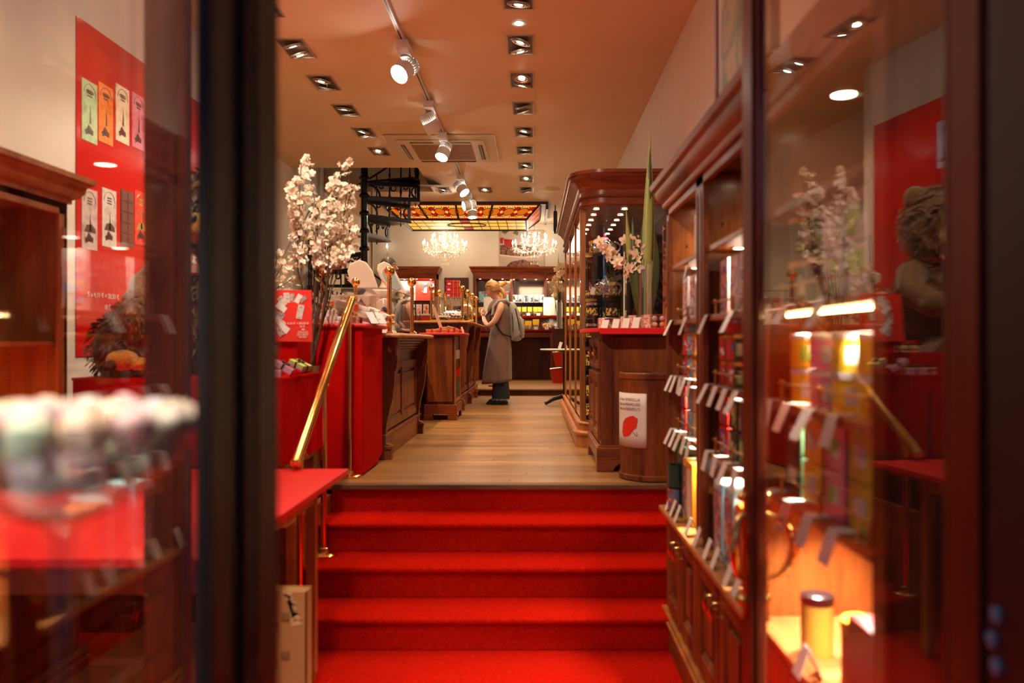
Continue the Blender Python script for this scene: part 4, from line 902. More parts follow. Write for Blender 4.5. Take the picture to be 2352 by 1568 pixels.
# ------------------------------------------------------------------ bracketed sales counters
def scroll_poly(x0, zb, zt, out, foot):  # side profile (x toward +X), outline of a curved bracket
    H = zt-zb; pts = [(x0, zt),(x0+out, zt)]
    prof = [(1.0,1.0),(1.0,.80),(.93,.775),(.93,.74),(.82,.72),(.80,.62),(.70,.50),(.52,.40),(.38,.32),(.30,.24),(.29,.14)]
    pts = [(x0-.02, zt)]+[(x0+out*a, zb+H*b_) for a, b_ in prof]
    pts += [(x0+out*.30, zb+H*.135),(x0+foot*.8, zb+H*.125),(x0+foot, zb+H*.11),(x0+foot, zb),(x0-.02, zb)]
    return pts
def sales_counter(label, x0, x1, y0, y1, zt, brs, nm='sales_counter', npan=3):
    """x1: face towards the aisle"""
    r = thing(nm, label, 'counter', ((x0+x1)/2, (y0+y1)/2, ZU))
    s = MB(); s.box(x0, x1, y0, y1, ZU, zt-.035); s.build('carcass', M_WD, r)
    s = MB(); s.sweep([(-.02,0),(.035,0),(.05,.006),(.055,.018),(.05,.03),(.03,.035),(-.02,.035)], [(x0,y0),(x1+.10,y0),(x1+.10,y1),(x0,y1)][::1], z=zt-.035)
    s.box(x0, x1+.10, y0, y1, zt-.034, zt-.0005); s.build('countertop', M_WL, r, smooth=40)
    U = (0,1,0); N = (1,0,0); O = (x1,0,0)
    s = MB()
    for k in range(5): s.box(x1, x1+.09-.018*k, y0+.02, y1-.02, zt-.055-.022*k, zt-.037-.022*k)
    s.build('ribbed_cornice', M_WX, r, bev=.002)
    L = (y1-y0); yy = sorted([b_ for b_ in brs]); edges = list(zip(yy[:-1], yy[1:]))
    for (a, b_) in edges:
        s = MB(); m = (a+b_)/2
        panel(s, O, U, N, a+.05, m, ZU+.20, zt-.22, .05, .02); panel(s, O, U, N, m, b_-.05, ZU+.20, zt-.22, .05, .02); s.build('raised_panel', M_WZ, r, bev=.002)
    for b_ in brs:
        s = MB(); s.prism(scroll_poly(x1, ZU, zt-.037, .12, .075), 'y', b_-.035, b_+.035)
        s.box(x1, x1+.085, b_-.045, b_+.045, ZU+.075, ZU+.10); s.build('scroll_bracket', M_WZ, r, bev=.004)
    s = MB(); s.box(x0, x1+.028, y0+.01, y1-.01, ZU, ZU+.17); s.box(x0, x1+.036, y0+.005, y1-.005, ZU+.165, ZU+.18); s.build('skirting', M_WY, r, bev=.003)
    return r
sales_counter('carved wooden counter with scroll brackets next to the red-covered counter', -2.1, -1.10, 5.72, 7.52, 1.575, (5.78, 7.42))
sales_counter('carved wooden chocolate counter by which the shopper stands', -1.60, -.93, 9.84, 12.95, 1.772, (9.90, 11.05, 12.2))
s = MB(); s.box(-1.42,-1.23,7.6,9.7,ZU,1.45); s.box(-1.42,-1.215,7.6,9.7,ZU,ZU+.17); s.box(-1.23,-1.215,7.7,9.6,ZU+.3,ZU+.33)
tag(s.build('counter_link', M_WD, bev=.004), 'plain dark wooden counter section linking the two carved counters', 'counter')

def glass_case(label, x0, x1, ys_, zb, h, ball=.039, group=None):
    r = thing('glass_case', label, 'display case', ((x0+x1)/2, ys_[0], zb)); R_ = .0165
    for i, y in enumerate(ys_):
        for x in ((x1, x0) if i in (0, len(ys_)-1) or True else (x1,)):
            s = MB(); s.cyl((x,y,zb),(x,y,zb+h-.05),R_,n=14); s.lathe([(.024,0),(.024,.008),(.016,.014)],(x,y,zb),16); s.lathe([(.017,0),(.019,.008),(.013,.016),(.010,.03),(.013,.036)],(x,y,zb+h-.055),16)
            p = s.build('brass_post', M_BRASS, r, smooth=40)
            s = MB(); s.ell((x,y,zb+h+.005),ball,ball,ball,18,12); s.build('ball_finial', M_BRASS, p, smooth=True)
            s = MB()
            for w in (.12,.62): s.cyl((x-.018,y,zb+h*w),(x+.018,y,zb+h*w),.008,n=8)
            s.build('glass_clip', M_BRASS, p, smooth=40)
    for i in range(len(ys_)-1):
        s = MB(); s.box(x1-.003,x1+.003,ys_[i]+.014,ys_[i+1]-.014,zb+.02,zb+h*.72); s.build('front_pane', M_CASE, r)
    s = MB(); s.box(x0+.014,x1-.014,ys_[0]-.003,ys_[0]+.003,zb+.02,zb+h*.72); s.build('end_pane', M_CASE, r)
    s = MB(); s.box(x0,x1,ys_[0],ys_[-1],zb+h*.73,zb+h*.73+.006); s.build('top_pane', M_CASE, r)
    s = MB(); s.box(x0,x1,ys_[0]-.004,ys_[0]-.0005,zb+h*.725,zb+h*.74); s.box(x1+.0005,x1+.004,ys_[0],ys_[-1],zb+h*.725,zb+h*.74); s.build('polished_edge', mat('green_glass_edge',(.35,.45,.32),.15), r)
    return r
glass_case('glass case with brass ball posts on the nearer carved counter', -1.55, -1.06, [5.87, 6.95], 1.576, .45)
glass_case('long glass case of chocolates with brass ball posts on the farther counter', -1.27, -.885, [9.93, 10.72, 11.5, 12.3], 1.773, .40, .037)
lamp('AREA', (-1.08, 11.1, 2.02), 5, NEUT, target=(-1.08,11.1,0), size=.5, name='case_lamp')
# chocolate trays inside the long case
M_CH = [mat('dark_praline',(.035,.012,.008),.3), mat('milk_praline',(.17,.06,.025),.3), mat('ivory_praline',(.75,.60,.38),.35)]
M_TRY = mat('gold_tray', (.65,.40,.12), .3, .7)
for i in range(6):
    y = 10.0+.37*i
    for j in range(2):
        x = -1.17+.19*j; z = 1.775+.034*i; kind = (i*2+j)%3
        r = thing('chocolate_tray', 'gilt tray of %s pralines, %s tray of the %s column in the glass case' % (('dark','milk','ivory')[kind], ORD[i], ('left','aisle-side')[j]), 'tray', (x,y,z), group='praline trays in the glass case')
        s = MB(); s.box(x-.085,x+.085,y-.14,y+.14,z,z+.012); s.box(x-.08,x+.08,y-.10,y+.10,1.7745,z); s.build('tray', M_TRY, r)
        for a in range(4):
            for b_ in range(5):
                s = MB(); s.lathe([(.020,0),(.020,.018),(.013,.030),(.001,.033)],(x-.063+.042*a,y-.11+.05*b_,z+.012),9); s.build('praline', M_CH[kind], r, smooth=50) if (i < 2) else None
        if i >= 2:
            s = MB()
            for a in range(4):
                for b_ in range(5): s.lathe([(.020,0),(.020,.018),(.013,.030),(.001,.033)],(x-.063+.042*a,y-.11+.05*b_,z+.012),8)
            s.build('pralines', M_CH[kind], r, smooth=50, kind='stuff')
# gift bags and leaflets behind case one, jar
j = thing('plastic_jar', 'tall clear plastic jar filled with dark chocolates inside the nearer glass case', 'jar', (-1.19, 6.35, 1.577))
s = MB(); s.lathe([(.085,0),(.09,.02),(.09,.26),(.075,.29),(.08,.295),(.08,.30),(.001,.302)], (-1.19,6.35,1.577), 24, caps=False); s.build('jar', M_CLEAR, j, smooth=40)
s = MB(); rnd = random.Random(9)
for k in range(40): q = rnd.uniform(0,6.28); R = rnd.uniform(.01,.06); s.ell((-1.19+R*cos(q),6.35+R*sin(q),1.60+rnd.uniform(0,.18)),.022,.022,.016,7,5)
s.build('chocolates', M_CH[0], j, smooth=True, kind='stuff')
s = MB(); s.lathe([(.089,0),(.092,.0),(.092,.02),(.001,.024)], (-1.19,6.35,1.866), 24); s.build('lid', M_WHITE, j, smooth=40)
for i in range(5):
    x = -1.16+.02*i; y = 5.95+.05*i; s = MB(); s.add([(x,y,1.578),(x+.025,y+.02,1.578),(x-.01,y+.04,1.65),(x-.035,y+.02,1.65)],[(0,1,2,3)])
    tag(s.build('price_card', M_CARD), 'small white price card by the nearer glass case, %s from the red counter' % ORD[i], 'price card', 'cards at the foot of the glass case')
# long clear bags of sweets / leaflets on the far end: white pack
for i,(x,y,rz,l) in enumerate(((-1.42,6.6,.3,'left'),(-1.36,6.8,-.2,'right'))):
    s = MB(); s.ob((x,y,1.64),(.10,.16,.12),Matrix.Rotation(rz,3,'Z')); tag(s.build('paper_bag', M_CARD, bev=.01), 'white paper bag inside the back of the nearer glass case, %s one' % l, 'bag')
# till display: white shell-shaped scale head
s0_ = None
w = thing('counter_scale', 'large white plastic weighing scale with two rounded display heads behind the glass case', 'scale', (-1.62, 6.45, 1.576))
s = MB(); s.box(-1.82,-1.42,6.3,6.7,1.578,1.62); s.loft([(-1.60,6.5,1.62,.09,.06),(-1.58,6.5,1.70,.075,.05),(-1.47,6.5,1.80,.06,.045),(-1.50,6.5,1.92,.07,.045),(-1.60,6.5,2.02,.09,.045)],14); s.build('body', M_WHITE, w, smooth=50, bev=.006)
def petal(mb, c, wd, ln, th, R):
    pts = [(-wd*.35,-ln/2),(wd*.35,-ln/2),(wd/2,ln*.15),(wd*.42,ln*.38),(wd*.2,ln/2),(-wd*.2,ln/2),(-wd*.42,ln*.38),(-wd/2,ln*.15)]
    k = len(mb.v); mb.prism(pts, 'y', -th/2, th/2); mb.xf(Matrix.Translation(V(c)) @ R.to_4x4(), k)
s = MB(); petal(s, (-1.54,6.42,2.00), .20, .36, .035, Matrix.Rotation(-.45,3,'Y')); s.build('display_head', M_WHITE, w, bev=.01)
s = MB(); petal(s, (-1.33,6.50,2.02), .15, .32, .03, Matrix.Rotation(-.55,3,'Y')@Matrix.Rotation(.6,3,'Z')); hd = s.build('display_head', M_WHITE, w, bev=.01)
s = MB(); petal(s, (-1.325,6.478,2.025), .10, .20, .004, Matrix.Rotation(-.55,3,'Y')@Matrix.Rotation(.6,3,'Z')); s.build('screen', mat('pale_blue_screen',(.35,.5,.55),.08), hd)
s = MB(); petal(s, (-1.40,6.3,1.72), .17, .30, .03, Matrix.Rotation(.5,3,'Y')); s.build('customer_panel', M_WHITE, w, bev=.01)

w.location = (-1.62, 7.22, 1.577); w.scale = (1.12,.6,1.12)
# ------------------------------------------------------------------ slim cabinet in the aisle with red top
c = thing('aisle_cabinet', 'slim dark wooden cabinet with a red top standing in front of the chocolate counter', 'cabinet', (-1.0, 8.95, ZU))
s = MB(); s.box(-1.17,-.86,8.66,9.25,ZU+.16,1.58); s.build('carcass', M_WD, c, bev=.006)
s = MB(); s.box(-1.15,-.88,8.652,8.66,ZU+.2,1.55); s.build('front_panel', M_WZ, c)
s = MB(); s.box(-.86,-.845,8.66,8.70,ZU+.16,1.58); s.box(-.86,-.845,9.21,9.25,ZU+.16,1.58); s.box(-.862,-.85,8.7,9.21,ZU+.18,ZU+.22); s.build('side_stile', M_HON, c, bev=.003)
for k,z in enumerate((1.32,1.12,.95)):
    s = MB(); s.box(-.862,-.852,8.71,9.2,z,z+.1); s.build('pigeonhole', (M_CARD, M_CLOTH, M_BLACK)[k], c)
s = MB(); s.box(-1.19,-.83,8.64,9.27,ZU+.07,ZU+.17); s.build('plinth', M_WX, c, bev=.006)
s = MB()
for x in (-1.19,-.93):
    s = MB(); s.prism([(x,ZU),(x+.10,ZU),(x+.10,ZU+.02),(x+.09,ZU+.05),(x+.10,ZU+.07),(x,ZU+.07)], 'y', 8.64, 8.68); s.build('bracket_foot', M_WX, c, bev=.003)
pass
for q_ in ((-.86,-.83,8.681,8.74),(-.86,-.83,9.17,9.27),(-1.19,-1.16,8.9,9.27)): s = MB(); s.box(*q_,ZU,ZU+.07); s.build('bracket_foot', M_WX, c, bev=.003)
s = MB(); s.box(-1.24,-.745,8.60,9.3,1.582,1.608); s.build('red_top', mat('red_felt_top',(0,0,0)), c, bev=.008)
for i,(x,y,z,ry) in enumerate(((-1.11,8.8,1.609,0),(-1.02,8.85,1.625,-.25),(-.95,8.8,1.609,.12),(-.91,8.9,1.635,.28),(-.86,9.05,1.609,0),(-1.06,9.1,1.609,0))):
    ribbon_box('small wood-coloured ribboned box on the slim aisle cabinet, %s' % ('leftmost in front','tilted in the middle','in the centre front','leaning on its neighbour at the right','rightmost at the back','leftmost at the back')[i], x, y, z, .12,.09,.04, rz=.2*(i-2), ry=ry, rib='x', group='small boxes on the aisle cabinet', mb_=mat('tan_gift_card',(.50,.25,.10),.4), mr=mat('red_satin_ribbon',(.50,.01,.01),.35))
s = MB(); s.ob((-1.07,8.95,1.76),(.035,.006,.30),Matrix.Rotation(-.35,3,'Y')); tag(s.build('menu_holder', mat('tan_card_holder',(.62,.45,.30),.4)), 'tall narrow leaning card holder on the slim aisle cabinet', 'card holder')
s = MB(); s.ob((-.80,9.0,1.645),(.02,.004,.075),Matrix.Rotation(-.3,3,'Y')); tag(s.build('price_card', M_CARD), 'small upright price card at the right end of the slim aisle cabinet', 'price card')
# stack of three red boxes tied with gold ribbon
for k in range(3):
    r = thing('gift_box', 'bright red gold-ribboned box, %s of the three stacked on the glass case' % ('lowest','middle','uppermost')[k], 'gift box', (-1.02,10.15,2.07+.073*k), group='red boxes stacked on the glass case'); x,y,z = -1.02,10.15,2.072+.073*k; a = .092-.006*k
    s = MB(); s.box(x-a,x+a,y-.07,y+.07,z,z+.045); s.build('box_base', mat('bright_red_card',(.75,.02,.02),.35), r, bev=.003)
    s = MB(); s.box(x-a-.004,x+a+.004,y-.074,y+.074,z+.045,z+.071); s.build('lid', mat('bright_red_card',(0,0,0)), r, bev=.003)
    s = MB(); s.box(x+.005,x+.013,y-.077,y+.077,z,z+.073); s.box(x+.058,x+.064,y-.077,y+.077,z,z+.073); s.build('ribbon', M_GOLDP, r)
    s = MB(); s.box(x-a+.02,x-a+.055,y-.0775,y-.0755,z+.015,z+.04); s.build('label', M_CARD, r)

# ------------------------------------------------------------------ spiral staircase
sx, sy = -2.54, 11.97; R0 = .83
sp = thing('spiral_staircase', 'black cast-iron spiral staircase with pierced risers and turned balusters', 'staircase', (sx, sy, ZU))
s = MB(); pr = [(.05,0)]
for k in range(14): z = .265*k+.1; pr += [(.052,z),(.075,z+.01),(.08,z+.03),(.07,z+.05),(.052,z+.07)]
pr += [(.052,4.6)]; s.lathe(pr, (sx,sy,ZU), 18); s.build('newel_column', M_IRON, sp, smooth=40)
ztop = 3.665; da = radians(31)
hpts = []
for k in range(-2, 12):
    q = radians(27)+da*k; z = ztop-.265*k
    if z < ZU+.1: break
    def P(r_, a, dz): return V((sx+r_*cos(a), sy+r_*sin(a), z+dz))
    s = MB(); A = [P(.05,q-.16,0)]; B2 = []
    top = [P(.06,q-.35,0),P(R0,q-.30,0),P(R0+.02,q-.02,0),P(R0,q+.30,0),P(.06,q+.35,0)]
    s.add([p+V((0,0,.0)) for p in top]+[p-V((0,0,.028)) for p in top], [(0,1,2,3,4),(9,8,7,6,5)]+[(i,(i+1)%5,5+(i+1)%5,5+i) for i in range(5)])
    tr_ = s.build('tread', M_IRON, sp)
    if -1 <= k < 11:
        # pierced riser under the front edge of the tread
        a = q+.28; U = V((cos(a),sin(a),0)); N_ = V((-sin(a),cos(a),0)); O = V((sx,sy,z-.265)); s = MB()
        F = lambda u0,u1,w0,w1: s.fb(O,U,N_,u0,u1,w0,w1,-.008,.008)
        F(.06,R0,.195,.24); F(.06,R0,.0,.04); F(R0-.05,R0,.028,.205)
        def arc(cu, cw, r_, a0, a1, n=8, t=.017):
            s.tube([O+U*(cu+r_*cos(a0+(a1-a0)*i/n))+V((0,0,cw+r_*sin(a0+(a1-a0)*i/n))) for i in range(n+1)], t, 5)
        arc(.06, .03, .17, pi/2, 0.0); arc(R0-.04,.12,.085,pi/2+.2,pi*1.5-.2); arc(R0*.52,.165,.038,0,2*pi,12,.013); arc(R0*.30,.19,.03,pi,2*pi,6,.012); arc(R0*.74,.19,.03,pi,2*pi,6,.012)
        s.build('pierced_riser', M_IRON, tr_)
    # baluster
    for m in range(2):
        a = q+.25-da*m*.5; zz = z+.265*.0; bx_, by_ = sx+(R0-.03)*cos(a), sy+(R0-.03)*sin(a); zt_ = z+.93+.265*.5*m; s = MB()
        h_ = zt_-z; s.lathe([(.011,-.06),(.011,h_*.12),(.022,h_*.14),(.014,h_*.17),(.011,h_*.3),(.016,h_*.42),(.024,h_*.46),(.014,h_*.5),(.011,h_*.62),(.011,h_*.80),(.02,h_*.83),(.011,h_*.86),(.010,h_)], (bx_,by_,z), 8); s.build('baluster', M_IRON, sp, smooth=50)
    hpts.append((q+.25, z+.93))
s = MB(); pts = []
for i in range(len(hpts)-1):
    for m in range(5):
        t = m/5; a = hpts[i][0]+(hpts[i+1][0]-hpts[i][0])*t; pts.append((sx+(R0-.03)*cos(a), sy+(R0-.03)*sin(a), hpts[i][1]-.265*t))
s.tube(pts, .017, 8); s.build('handrail', M_IRON, sp, smooth=60)
# upper landing plate hanging at the opening edge
s = MB(); s.add([(sx,sy-.1,ZC-.01),(-1.45,sy-.25,ZC-.14),(-1.40,sy+.45,ZC-.02),(sx,sy+.5,ZC)],[(0,1,2,3)]); s.build('landing_plate', M_IRON, sp)
# panelled post behind the stair
s = MB(); s.prism([(-3.05,2.35),(-2.2,1.95),(-2.2,2.15),(-3.05,2.55)], 'y', 12.9, 12.93); s.prism([(-2.25,2.15),(-2.0,2.05),(-2.12,1.5),(-2.3,1.5)],'y',12.88,12.93); tag(s.build('stair_moulding', M_WX, bev=.004), 'sloping mahogany moulding on the wall behind the spiral staircase', 'moulding')
s = MB(); s.box(-2.85,-2.60,12.93,12.95,1.5,2.15); tag(s.build('leaflet_poster', prints('pink_poster',[(.55,.04,.04),(.7,.3,.2),(.75,.6,.5)],6,smooth=True)), 'narrow red and pink poster seen through the spiral staircase', 'poster')

# ------------------------------------------------------------------ blossom branches in a tall vase
M_TWIG = mat('brown_twig', (.10,.045,.025), .7); M_PET = mat('pale_pink_petal', (.95,.82,.64), .6, var=.05, scale=30); M_LEAF = mat('young_green_leaf', (.35,.33,.06), .5)
def blossom_mesh(sz, seed):
    rnd = random.Random(seed); s = MB()
    for f_ in range(5):
        k0 = len(s.v); s.cur = 0
        for p in range(5):
            q = 2*pi*p/5+rnd.uniform(-.2,.2); tl_ = rnd.uniform(.15,.6); d = V((cos(q)*cos(tl_), sin(q)*cos(tl_), sin(tl_))); u = V((-sin(q),cos(q),0)); up = d.cross(u)
            s.add([V((0,0,0)), d*sz*.45-u*sz*.42, d*sz*.88-u*sz*.36-up*sz*.12, d*sz*1.0, d*sz*.88+u*sz*.36-up*sz*.12, d*sz*.45+u*sz*.42], [(0,1,2,3),(0,3,4,5)])
        s.cur = 1; s.ell((0,0,sz*.12), sz*.16, sz*.16, sz*.16, 5, 3)
        n_ = V((rnd.uniform(-1,1),rnd.uniform(-1,1),rnd.uniform(-1,1))).normalized(); R = V((0,0,1)).rotation_difference(n_).to_matrix().to_4x4()
        s.xf(Matrix.Translation(n_*sz*1.0+V([rnd.uniform(-.4,.4)*sz for _ in range(3)])) @ R, k0)
    return s.mesh('blossom_cluster', [M_PET, mat('stamen_yellow',(.70,.42,.06),.5)], True)
def branches(label, base, tips, nblo, zlo, sz=.032, seed=2, vase=True):
    r = thing('blossom_branches', label, 'flowers', base); rnd = random.Random(seed); ms = [blossom_mesh(sz*k, seed+i) for i,k in enumerate((.8,1,1.15,.95))]; B = V(base); lines = []
    for i, tp in enumerate(tips):
        T = V(tp); n = 9; pts = []; sway = V((rnd.uniform(-.05,.05), rnd.uniform(-.05,.05), 0))
        for k in range(n+1):
            t = k/n; pts.append(B.lerp(T, t)+sway*sin(t*pi)+V((rnd.uniform(-.008,.008), rnd.uniform(-.008,.008), 0)))
        lines.append(pts); s = MB(); s.tube(pts, [.0075*(1-.7*k/n) for k in range(n+1)], 6); br = s.build('branch', M_TWIG, r, smooth=60)
        for m in range(2):
            k = rnd.randint(3, n-3); e = pts[k]+V((rnd.uniform(-.16,.16), rnd.uniform(-.12,.12), rnd.uniform(.08,.2))); s = MB(); s.tube([pts[k], pts[k].lerp(e,.5)+V((rnd.uniform(-.02,.02),0,0)), e], [.004,.003,.0015], 5); s.build('twig', M_TWIG, br); lines.append([pts[k].lerp(e, q/5) for q in range(6)])
    cnt = 0
    while cnt < nblo:
        L = rnd.choice(lines); k = (len(L)-1.001)*rnd.random()**.55; i = int(k); p = L[i].lerp(L[i+1], k-i)
        if p.z < zlo or rnd.random() > (.30+.70*min(1,(p.z-zlo)/.5)): continue
        o = bpy.data.objects.new('blossom_cluster', rnd.choice(ms)); COL.objects.link(o); o.parent = r
        o.location = p+V((rnd.uniform(-.035,.035), rnd.uniform(-.035,.035), rnd.uniform(-.02,.02)))-B; o.rotation_euler = (rnd.uniform(.3,2.4), rnd.uniform(-1,1), rnd.uniform(0,6.28)); cnt += 1
    s = MB()
    for _ in range(60):
        L = rnd.choice(lines); i = rnd.randint(1,len(L)-2); p = L[i]; d = V((rnd.uniform(-1,1),rnd.uniform(-1,1),rnd.uniform(0,1))).normalized(); u = d.orthogonal().normalized()*.006
        s.add([p, p+d*.02+u, p+d*.045, p+d*.02-u],[(0,1,2,3)])
    s.build('leaves', M_LEAF, r, kind='stuff')
    return r
Yb = 5.0; f = lambda px,v,Y=Yb: tuple(at(px,v,Y))
branches('tall pale pink cherry blossom branches rising beside the red counter', (-1.385, 4.96, 1.35),
    [f(706,360),f(690,372),f(676,420),f(806,362),f(786,380),f(770,395),f(812,430),f(800,470,5.1),f(745,460,5.1),f(722,480,4.9),f(690,520,5.05),f(820,520,4.9),f(760,520,4.85),f(672,590,5.0)], 290, 1.98, .0195)
s = MB(); s.lathe([(.055,0),(.06,.02),(.045,.3),(.05,.62),(.06,.70),(.052,.70),(.04,.6)], (-1.385,4.955,ZU+.001), 20); tag(s.build('flower_vase', mat('glittering_bronze',(.30,.18,.08),.4,.6,var=.6,scale=120,bump=.4), smooth=40), 'tall glittering bronze floor vase holding the blossom branches', 'vase')
branches('second, shorter spray of blossoms half hidden by the dark door frame', (-1.70, 4.93, 1.35), [f(640,560,5.2),f(655,590,5.2),f(625,600,5.2),f(668,655,5.2),f(640,640,5.2),f(600,520,5.2)], 60, 1.62, .018, 11)
s = MB(); s.lathe([(.05,0),(.055,.02),(.04,.3),(.05,.70),(.042,.70)], (-1.70,4.93,ZU+.001), 20); tag(s.build('flower_vase', mat('glittering_bronze',(0,0,0)), smooth=40), 'second bronze vase hidden behind the door frame with a shorter blossom spray', 'vase')
# ------------------------------------------------------------------ tall glass cabinet on the right
X0, Y0, X1, Y1 = .385, 6.35, 1.10, 9.75
g = thing('glass_cabinet', 'tall glossy mahogany glass-fronted cabinet with a rounded corner and crown cornice', 'cabinet', (X0, Y0, ZU))
def rcorner(o, r=.20, n=7):  # outline offset outward by o: from back-left along the aisle side to the front right
    return [(X0-o, Y1)]+[(X0+r-(r+o)*cos(a), Y0+r-(r+o)*sin(a)) for a in [pi/2*i/n for i in range(n+1)]]+[(X1+.06, Y0-o)]
def solid(mb, o, z0, z1): p = rcorner(o)+[(X1+.06, Y1)]; mb.prism(p, 'z', z0, z1)
rev = lambda p: p
s = MB(); solid(s, .035, ZU, ZU+.10); solid(s, .015, ZU+.13, ZU+.19); s.sweep([(0,0),(.045,0),(.06,.012),(.06,.026),(.045,.04),(0,.045)], rev(rcorner(.0)), z=ZU+.095)
s.sweep([(0,0),(.02,0),(.03,.01),(.02,.02),(0,.022)], rev(rcorner(.0)), z=ZU+.185); s.build('plinth', M_HON, g, smooth=35)
s = MB(); solid(s, .0, 2.60, 2.86); s.sweep([(0,0),(.012,0),(.022,.01),(.012,.022),(0,.024)], rev(rcorner(0)), z=2.60); s.sweep([(0,0),(.014,0),(.024,.01),(.014,.022),(0,.024)], rev(rcorner(0)), z=2.665); s.build('frieze', M_WX, g, smooth=35)
s = MB(); s.sweep([(0,-.02),(.015,0),(.018,.015),(.035,.03),(.05,.055),(.085,.075),(.09,.09),(.105,.10),(.105,.125),(.09,.128),(0,.13)], rev(rcorner(0)), z=2.745); solid(s, .08, 2.868, 2.874); s.build('crown_cornice', M_WX, g, smooth=35)
s = MB()
for y in (Y0+.22, 7.42, 8.5, 9.70): s.box(X0-.002, X0+.045, y-.02, y+.02, ZU+.2, 2.6); s.box(X0+.0, X0+.03, y+.03, y+.045, ZU+.2, 2.6)
s.build('side_mullion', M_HON, g, bev=.005)
s = MB(); s.box(X1-.03, X1+.06, Y0, Y0+.05, ZU+.2, 2.6); s.box(X0+.22, X1, Y0+.0, Y0+.02, ZU+.2, ZU+.225); s.build('front_stile', M_WZ, g, bev=.004)
s = MB(); s.lathe([(.20,0),(.20,1.74)], (X0+.2, Y0+.2, ZU+.2), 8, a0=pi, a1=1.5*pi); s.build('curved_pane', M_CASE, g, smooth=True)
s = MB(); s.box(X0+.2,X1-.03,Y0-.001,Y0+.003,ZU+.2,2.6); s.build('front_pane', M_CASE, g)
for a,b_ in ((Y0+.24,7.40),(7.44,8.48),(8.52,9.68)): s = MB(); s.box(X0+.008,X0+.012,a,b_,ZU+.2,2.6); s.build('side_pane', M_CASE, g)
s = MB(); s.box(X1+.02,X1+.05,Y0+.05,Y1,ZU+.2,2.6); s.box(X0,X1,Y1-.02,Y1,ZU+.2,2.6); s.build('dark_backing', mat('dark_mirror_backing',(.012,.008,.008),.12), g)
M_SHG = pane_mat('shelf_glass', r0=.06, base=.03)
zs = (1.02, 1.28, 1.52, 1.70, 1.89, 2.235)
for z in zs:
    s = MB(); s.prism([(X0+.02,Y1-.03)]+[(X0+.22-.2*cos(a),Y0+.23-.2*sin(a)) for a in [pi/2*i/6 for i in range(7)]]+[(X1,Y0+.03),(X1,Y1-.03)], 'z', z-.006, z); s.build('glass_shelf', M_SHG, g)
sb, sl = MB(), MB()
for k in range(6):
    for x in (X0+.13, X0+.36): puck(sb, sl, x, Y0+.16+.30*k, 2.598, .026)
for k in range(5): puck(sb, sl, X0+.13, Y0+1.96+.30*k, 2.598, .026)
pb = sb.build('puck_rim', M_BRASSD, g); sl.build('puck_lens', M_PUCK, pb)
for k in range(4): lamp('SPOT', (X0+.25, Y0+.25+.75*k, 2.57), 8, NEUT, target=(X0+.25,Y0+.25+.75*k,0), parent=g, angle=100, blend=.7, size=.03)
s = MB()
for y in (7.46, 8.46): s.box(X0-.012,X0-.002,y-.006,y+.006,1.62,1.68)
s.build('door_escutcheon', M_BRASS, g)
# teapots
M_TEA = pane_mat('teapot_glass', r0=.10, base=.16, tint=(.97,.98,.98))
def teapot(label, x, y, z, k=1.0, lid=None):
    r = thing('glass_teapot', label, 'teapot', (x,y,z)); s = MB()
    pr = [(.035,0),(.075,.018),(.088,.05),(.078,.085),(.045,.105),(.035,.108)]
    k0 = len(s.v); s.lathe([(a*k,b_*k) for a,b_ in pr],(x,y,z+.001),24,caps=False)
    for i,p in enumerate(s.v): 
        q = math.atan2(p.y-y,p.x-x); f_ = 1+.035*cos(q*12); p.x = x+(p.x-x)*f_; p.y = y+(p.y-y)*f_
    s.build('body', M_TEA, r, smooth=60)
    s = MB(); s.lathe([(a*k,b_*k) for a,b_ in [(.036,.108),(.025,.125),(.006,.130),(.012,.140),(.010,.150),(.001,.154)]],(x,y,z),16); s.build('lid', lid or M_TEA, r, smooth=60)
    s = MB(); s.tube([(x-.07*k,y,z+.04*k),(x-.105*k,y,z+.06*k),(x-.12*k,y,z+.10*k)],[.016*k,.010*k,.008*k],10); s.build('spout', M_TEA, r, smooth=60)
    s = MB(); s.tube([(x+.07*k+.045*k*sin(a),y,z+.055*k+.04*k*-cos(a)) for a in [pi*i/9 for i in range(10)]],.006*k,8); s.build('handle', M_TEA, r, smooth=60)
    s = MB(); s.lathe([(.03*k,.004),(.07*k,.02),(.08*k,.045),(.001,.05)],(x,y,z),18); s.build('tea', mat('dried_tea',(.25,.22,.15),.5), r) if lid else None
teapot('round glass teapot with a ruby lid on the upper glass shelf of the cabinet', X0+.21, 6.62, 2.236, 1.1, mat('ruby_lid',(.55,.03,.04),.2))
teapot('ribbed clear glass teapot on the middle glass shelf of the cabinet', X0+.215, 6.60, 1.891, 1.12)
s = MB(); s.ob((X0+.10,6.50,1.925),(.035,.003,.06),Matrix.Rotation(.35,3,'Y')); tag(s.build('price_card', M_CARD), 'white card beside the ribbed teapot in the tall glass cabinet', 'price card')
s = MB(); s.lathe([(.03,0),(.085,.012),(.09,.014),(.09,.018),(.03,.01)],(X0+.42,6.66,2.236),28); tag(s.build('saucer', mat('blue_rim_plate',(.12,.15,.28),.15), smooth=50), 'dark blue-rimmed plate on the upper glass shelf', 'plate')
